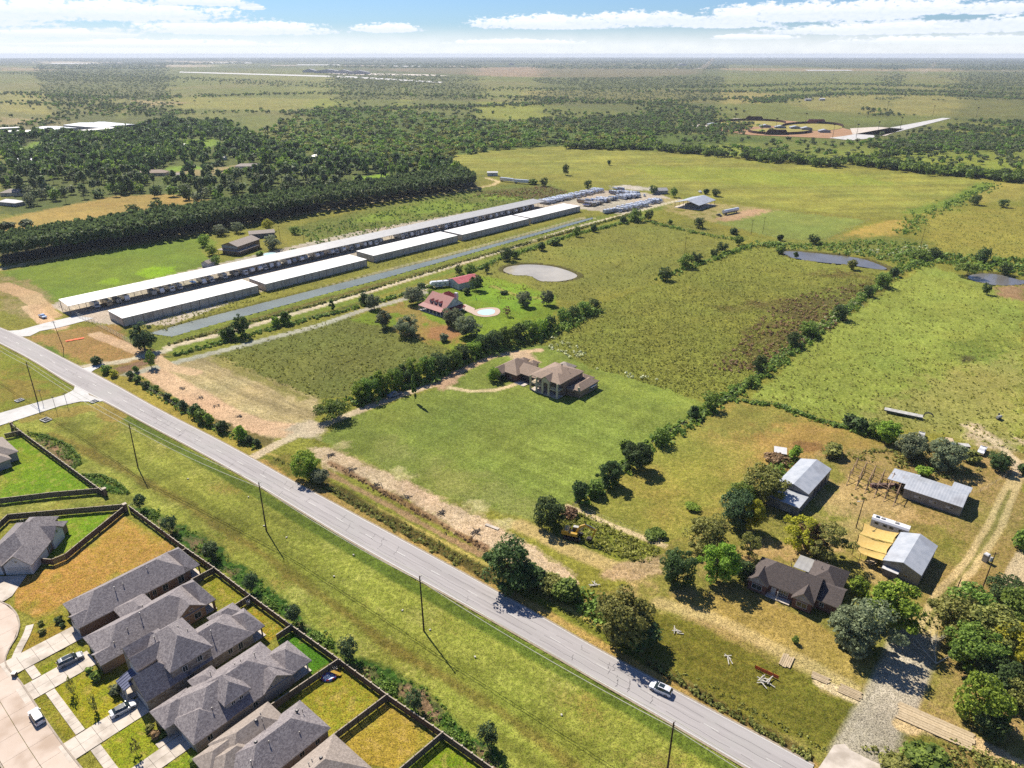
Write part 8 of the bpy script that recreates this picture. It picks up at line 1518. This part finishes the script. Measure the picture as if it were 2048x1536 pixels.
# ------------------------------------------------------------------ pine belt, woods, far country
PF = [G(6, 531), G(300, 486), G(620, 428), G(956, 378)]; PBk = [G(2, 505), G(300, 452), G(620, 402), G(930, 356)]
def belt(u, v):
    k = min(2, int(u * 3)); f = u * 3 - k; a = PF[k].lerp(PF[k + 1], f); b_ = PBk[k].lerp(PBk[k + 1], f); return a.lerp(b_, v)
r = random.Random(5); PG = 'pines of the straight plantation belt beside the dirt lane'; cnt = 0
for row in range(2):
    for i in range(92):
        p_ = belt((i + .5 + r.uniform(-.25, .25)) / 92, row * .07 + r.uniform(0, .02)); tree('pine_tree', 'tall slender pine in the outer rows of the plantation beside the dirt lane', p_, r.uniform(4.2, 6), r.uniform(12.5, 15.5), 'pine', 'leaf_pine', 'lo', PG)
def forest(name, label, mats, pts, Wr, Hr, kinds, lod, seed, parent=None):
    "a wood too dense to count: whole trees merged from the crown templates"
    r_ = np.random.default_rng(seed); acc = {}
    for (x, y) in pts:
        kd = kinds[r_.integers(len(kinds))]; mt = mats[r_.integers(len(mats))]; me, w0, h0 = crown_t(kd, lod, 'leaf_mid', int(r_.integers(0, 3))); key = (kd, me.name)
        if me.name not in TPV:
            a = np.zeros(len(me.vertices) * 3, np.float32); me.vertices.foreach_get('co', a); TPV[me.name] = a.reshape(-1, 3)
        V0 = TPV[me.name]; w_ = r_.uniform(*Wr); h_ = r_.uniform(*Hr); hb = h_ * (.42 if kd == 'pine' else .12); an = r_.uniform(0, 6.28); ca, sa = math.cos(an), math.sin(an)
        sx_, sz_ = w_ / w0, (h_ - hb) / h0; X = V0[:, 0] * sx_; Y_ = V0[:, 1] * sx_; acc.setdefault(mt, []).append(np.stack([X * ca - Y_ * sa + x, X * sa + Y_ * ca + y, V0[:, 2] * sz_ + hb], 1))
    for mt, L in acc.items(): V_ = np.concatenate(L); o = link(name, np_mesh(name, V_, np.arange(len(V_)).reshape(-1, 4), mt)); setp(o, label, kind='stuff')
TPV = {}
pts = [belt((i + r.uniform(0, 1)) / 120, .14 + j * .072 + r.uniform(0, .03)) for j in range(12) for i in range(120)]
forest('pine_plantation', 'inner rows of the dense pine plantation', ['leaf_pine'], [(q.x, q.y) for q in pts], (4.2, 6), (12.5, 15.5), ['pine'], 'far', 6)
WOOD = [(0, 420), (0, 275), (60, 268), (180, 275), (250, 268), (330, 245), (470, 250), (560, 300), (720, 322), (900, 335), (930, 352), (740, 385), (560, 400), (420, 408), (330, 396), (230, 392), (120, 408)]
CLEAR = [[(295, 340), (372, 340), (372, 368), (295, 368)], [(50, 282), (88, 282), (88, 308), (40, 308)], [(330, 330), (430, 330), (430, 350), (330, 352)], [(360, 284), (450, 280), (450, 300), (360, 302)], [(705, 350), (785, 344), (785, 366), (705, 370)], [(0, 395), (60, 395), (60, 425), (0, 425)], [(455, 335), (560, 330), (560, 350), (455, 352)]]
wp = scatter_w(WOOD, 1500, 91); px_, py_ = to_px(wp[:, 0], wp[:, 1]); bad = np.zeros(len(wp), bool)
for q in CLEAR: bad[inside(q, px_, py_)] = True
wp = wp[~bad]; order = np.argsort(wp[:, 1]); wp = wp[order]
near_, rest_ = wp[:210], wp[210:]; r = random.Random(8)
for i, (x, y) in enumerate(near_):
    if i % 2: tree('pine_tree', 'dark pine in the residential woods beyond the orange field', Vector((x, y, 0)), r.uniform(6, 8.5), r.uniform(13, 19), 'pine', 'leaf_pine', 'lo', 'pines of the residential woods')
    else: tree('tree', 'round broadleaf tree in the residential woods beyond the orange field', Vector((x, y, 0)), r.uniform(8, 13), r.uniform(8, 12), 'oak', r.choice([D, Gy, Mi, D]), 'lo', 'broadleaf trees of the residential woods')
forest('woods', 'dense mixed woods around hidden houses', [D, 'leaf_pine', D, Mi], rest_, (7, 12), (10, 17), ['oak', 'pine', 'oak'], 'far', 92)
W1 = [(560, 305), (520, 262), (640, 216), (820, 225), (1100, 255), (1320, 268), (1300, 300), (1130, 293), (990, 300), (870, 320), (930, 345), (800, 335)]
forest('woods', 'broad green thicket between woods and meadow', [Mi, Mi, D, O], scatter(W1, 1500, 93), (8, 13), (6, 10), ['oak', 'spread'], 'far', 94)
forest('hedge_trees', 'long tree line beyond the big meadow', [D, Mi, Mi], np.concatenate([along([(1130, 296), (1300, 298), (1420, 308), (1519, 320), (1600, 326), (1690, 334)], 260, 26, 95), along([(1702, 326), (1800, 338), (1921, 350), (2060, 362)], 230, 30, 96), along([(1700, 326), (1790, 312), (1860, 300)], 40, 20, 97)]), (8, 13), (7, 11), ['oak', 'spread'], 'far', 98)
far_p = np.concatenate([scatter([(1300, 205), (1500, 222), (1570, 214), (1530, 235), (1480, 262), (1340, 300), (1300, 300), (1180, 270), (1280, 235)], 420, 101), scatter([(1740, 296), (1930, 243), (2048, 245), (2048, 300), (1860, 300)], 380, 102), along([(1512, 206), (1560, 197), (1700, 188), (1860, 190), (2048, 198)], 420, 60, 103), along([(1330, 182), (1460, 185), (1700, 178), (2048, 190)], 330, 120, 104), along([(1360, 175), (1700, 168), (2048, 180)], 300, 200, 105),
    scatter([(0, 180), (300, 185), (600, 205), (700, 215), (560, 240), (330, 235), (160, 230), (100, 250), (0, 262)], 330, 106), along([(0, 205), (160, 210), (330, 226), (520, 224), (700, 232)], 160, 60, 107), along([(0, 145), (170, 150), (420, 160), (680, 175), (1000, 178), (1320, 182)], 520, 260, 108), along([(330, 195), (560, 188), (820, 190), (1040, 196), (1340, 208)], 300, 120, 109), along([(240, 198), (0, 186)], 120, 100, 110), along([(600, 228), (760, 218), (1000, 212), (1120, 206)], 240, 60, 111), scatter([(1000, 240), (1320, 232), (1330, 262), (1100, 255)], 120, 112), along([(1040, 200), (1220, 208), (1500, 196)], 160, 60, 113), scatter([(640, 200), (1320, 232), (1320, 255), (700, 225)], 110, 114), scatter([(1300, 275), (1700, 285), (2048, 305), (2048, 345), (1700, 320), (1400, 302)], 110, 115), scatter([(1560, 205), (1830, 225), (1880, 236), (1600, 230)], 60, 116)])
far_p = np.concatenate([far_p, far_p + np.random.default_rng(9).normal(0, 14, far_p.shape) * (1 + far_p[:, 1:2] / 1500)])
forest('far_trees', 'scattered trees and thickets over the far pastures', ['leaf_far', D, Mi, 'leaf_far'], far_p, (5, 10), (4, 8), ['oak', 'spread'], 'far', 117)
def flats(name, label, pts, w_, h_, mat, seed):
    m_ = Mass(name, label, mat); y_ = pts[:, 1]; s_ = np.clip(y_ / 2600, .8, 9); m_.add(pts, w_ * s_, h_ * np.sqrt(s_), 9, 2.5 * s_, seed); return m_.build()
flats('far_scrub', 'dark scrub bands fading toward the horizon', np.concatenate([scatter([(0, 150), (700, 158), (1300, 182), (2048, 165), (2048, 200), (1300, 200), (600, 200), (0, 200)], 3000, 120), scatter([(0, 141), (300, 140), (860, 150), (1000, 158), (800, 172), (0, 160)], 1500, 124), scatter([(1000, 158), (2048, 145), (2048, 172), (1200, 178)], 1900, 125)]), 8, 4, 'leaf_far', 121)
flats('far_woods', 'dark wooded strip along the horizon', np.concatenate([scatter([(0, 118), (2048, 118), (2048, 128), (0, 122)], 2600, 122), scatter([(0, 124), (700, 126), (2048, 128), (2048, 141), (700, 136), (0, 140)], 2600, 123)]), 9, 5, 'leaf_dark', 123)
# far landmarks
def far_sheet(name, pts, mat, label, z=.3): return sheet(name, pts, mat, z, label)
far_sheet('runway', [(360, 143.2), (700, 152.5), (890, 164), (880, 166), (690, 155), (358, 145)], 'new_concrete', 'pale straight airfield runway far away', .4); far_sheet('airfield_apron', [(640, 145), (860, 149), (900, 152), (690, 149.5)], 'concrete', 'pale airfield apron', .4)
for i, (x0, x1, y) in enumerate([(540, 590, 131), (592, 680, 130), (684, 780, 131.4), (784, 860, 132.6), (872, 930, 133), (100, 190, 127), (200, 240, 126), (420, 500, 126), (1330, 1400, 137), (1610, 1700, 141)]): far_sheet('pale_field', [(x0, y - .9), (x1, y - .7), (x1 + 6, y + .8), (x0 + 4, y + .7)], 'new_concrete' if i % 2 else 'shoulder_gravel', 'pale strip of greenhouses or bare ground near the horizon', 1.5)
for x, w_, y in ((655, 180, 146), (686, 110, 147), (716, 140, 148.5), (618, 90, 145), (1365, 90, 131), (1023, 60, 130)): q = G(x, y); o = thing('hangar', 'pale %s hangar on the distant airfield, near %s' % (('long', 'low')[w_ < 120], {655: 'its middle', 686: 'its right half', 716: 'its right end', 618: 'its left end', 1365: 'the far right', 1023: 'the centre horizon'}[x]), 'building', q); MB().prism([(-w_ / 2, 0), (w_ / 2, 0), (w_ / 2, 12), (0, 24), (-w_ / 2, 12)], 0, 60, 0, 'y').build('hall', 'canopy_metal', o)
far_sheet('ballpark_road', [(1658, 276), (1690, 272), (1800, 252), (1885, 236), (1902, 236.5), (1830, 255), (1740, 277), (1700, 281)], 'new_concrete', 'straight white road to the ball fields'); far_sheet('ballpark_lot', [(1700, 257), (1755, 254), (1808, 258), (1770, 272), (1705, 268)], 'concrete', 'pale parking lot beside the ball fields'); far_sheet('ballpark_lot', [(1355, 255), (1400, 249), (1470, 237), (1530, 239), (1450, 246), (1425, 252), (1420, 256)], 'concrete', 'pale paving at the left of the ball fields')
paintd = surf('infield_clay', rgb(206, 160, 116), rgb(186, 140, 98), .9, .05); surf('turf_field', rgb(190, 176, 82), rgb(170, 160, 70), .9, .05); surf('outfield_wall', rgb(90, 48, 42), rgb(70, 40, 36), .8, .1)
far_sheet('ballpark_dirt', [(1400, 252), (1470, 240), (1560, 240), (1660, 250), (1710, 262), (1760, 272), (1700, 279), (1620, 275), (1500, 270), (1440, 262)], 'infield_clay', 'orange dirt under the ball fields', .2)
for i, (cx, cy, rx, ry, lb) in enumerate([(1500, 248, 70, 6, 'upper left'), (1625, 255, 60, 7, 'right'), (1560, 263, 62, 6, 'lower middle')]):
    pl = [(cx + rx * math.cos(a), cy + ry * math.sin(a)) for a in np.linspace(0, 6.283, 24, endpoint=False)]; far_sheet('outfield', pl, 'turf_field', 'yellow green outfield, %s of three' % lb, .5 + .1 * i)
    o = thing('outfield_fence', 'dark red curved outfield wall, %s of three' % lb, 'fence', G(cx, cy)); c0 = G(cx, cy); rng = np.linspace(math.pi * 1.05, math.pi * 1.95, 14) if i != 2 else np.linspace(.1, math.pi - .1, 14)
    Wp = [G(cx + (rx + 2) * math.cos(a), cy + (ry + .6) * math.sin(a)) - c0 for a in rng]
    for a_, b_ in zip(Wp[:-1], Wp[1:]): MB().beam(a_ + Vector((0, 0, 2)), b_ + Vector((0, 0, 2)), .6, 4).build('wall_section', 'outfield_wall', o)
    k_ = Wp[7]; MB().box((k_.x, k_.y, 4), (40, 2, 8), 0, 0, .7).build('scoreboard_wall', 'outfield_wall' if i != 1 else 'red_paint', o)
for x, y, lb in [(1560, 257, 'left roof cluster between the ball fields'), (1590, 258, 'middle roof cluster between the ball fields'), (1648, 265, 'tented shelter below the right ball field'), (1530, 255, 'small stand behind the upper left field'), (1612, 260, 'small stand behind the right field'), (1425, 252, 'pale building left of the ball fields')]:
    o = thing('grandstand', lb, 'building', G(x, y)); MB().b2(-9, 9, -4, 4, 0, 3).build('stand', 'siding', o); MB().prism([(-10, 3.2), (10, 3.2), (0, 5.6)], -5, 5, 0, 'y').build('roof', 'galvanised', o)
for i, (x, y) in enumerate([(1496, 256), (1551, 262), (1469, 250), (1610, 250), (1800, 259), (1712, 276), (1754, 270), (1665, 276), (1735, 236), (1865, 232), (1952, 236), (1774, 222)]): o = thing('light_mast', 'thin dark floodlight mast, %s listed among the ball field masts' % nth(i + 1) if False else 'thin dark floodlight mast by the ball fields', 'mast', G(x, y), 0, 'floodlight masts by the ball fields'); MB().tube((0, 0, 0), (0, 0, 20), .3, .2, 6).build('pole', 'dark_post', o); MB().b2(-1.6, 1.6, -.3, .3, 19, 20.5).build('lamp_head', 'dark_post', o)

# two columns of dust far out on the plain
md = bpy.data.materials.new('dust'); md.use_nodes = True; t = NT(md.node_tree); t.n.clear(); pv = t.new('ShaderNodeVolumePrincipled'); pv.inputs['Color'].default_value = (.9, .74, .56, 1); pv.inputs['Density'].default_value = .0085; mo = t.new('ShaderNodeOutputMaterial'); t.link(pv.outputs[0], mo.inputs['Volume']); MAT['dust'] = md
for x, y, lb in ((1418, 139, 'left'), (1860, 148, 'right')):
    q = G(x, y); s_ = q.y / 1421; o = thing('dust_column', 'pale column of dust rising near the horizon, %s of two' % lb, 'dust', q); r = random.Random(x)
    for k in range(5):
        c_ = ((-14 + k * 5 + r.uniform(-3, 3)) * s_, 0, (2 + k * 3.6) * s_); w_ = (5.5 - .6 * k + r.uniform(0, 2)) * s_; vs, fs = [], []; nb = 10
        for i in range(6):
            for j in range(nb): th = math.pi * i / 5; ph = 2 * math.pi * j / nb; vs.append((c_[0] + w_ * math.sin(th) * math.cos(ph), c_[1] + w_ * math.sin(th) * math.sin(ph), max(1, min(110, c_[2] + w_ * .7 * math.cos(th)))))
        for i in range(5):
            for j in range(nb): fs.append((i * nb + j, (i + 1) * nb + j, (i + 1) * nb + (j + 1) % nb, i * nb + (j + 1) % nb))
        MB().add(vs, fs).build('puff', 'dust', o)
# ------------------------------------------------------------------ haze: one even body of air round everything
hz = MB().b2(-34000, 34000, -34000, 34000, -3.2, 124).build('haze', surf('haze_skin', (1, 1, 1, 1))); setp(hz, 'thin summer haze over the plain', kind='stuff')
mh = bpy.data.materials.new('haze_air'); mh.use_nodes = True; t = NT(mh.node_tree); t.n.clear(); pv = t.new('ShaderNodeVolumePrincipled'); pv.inputs['Color'].default_value = (.80, .88, 1.0, 1); pv.inputs['Density'].default_value = 5.0e-5; pv.inputs['Anisotropy'].default_value = .1
mo = t.new('ShaderNodeOutputMaterial'); t.link(pv.outputs[0], mo.inputs['Volume']); hz.data.materials.clear(); hz.data.materials.append(mh)
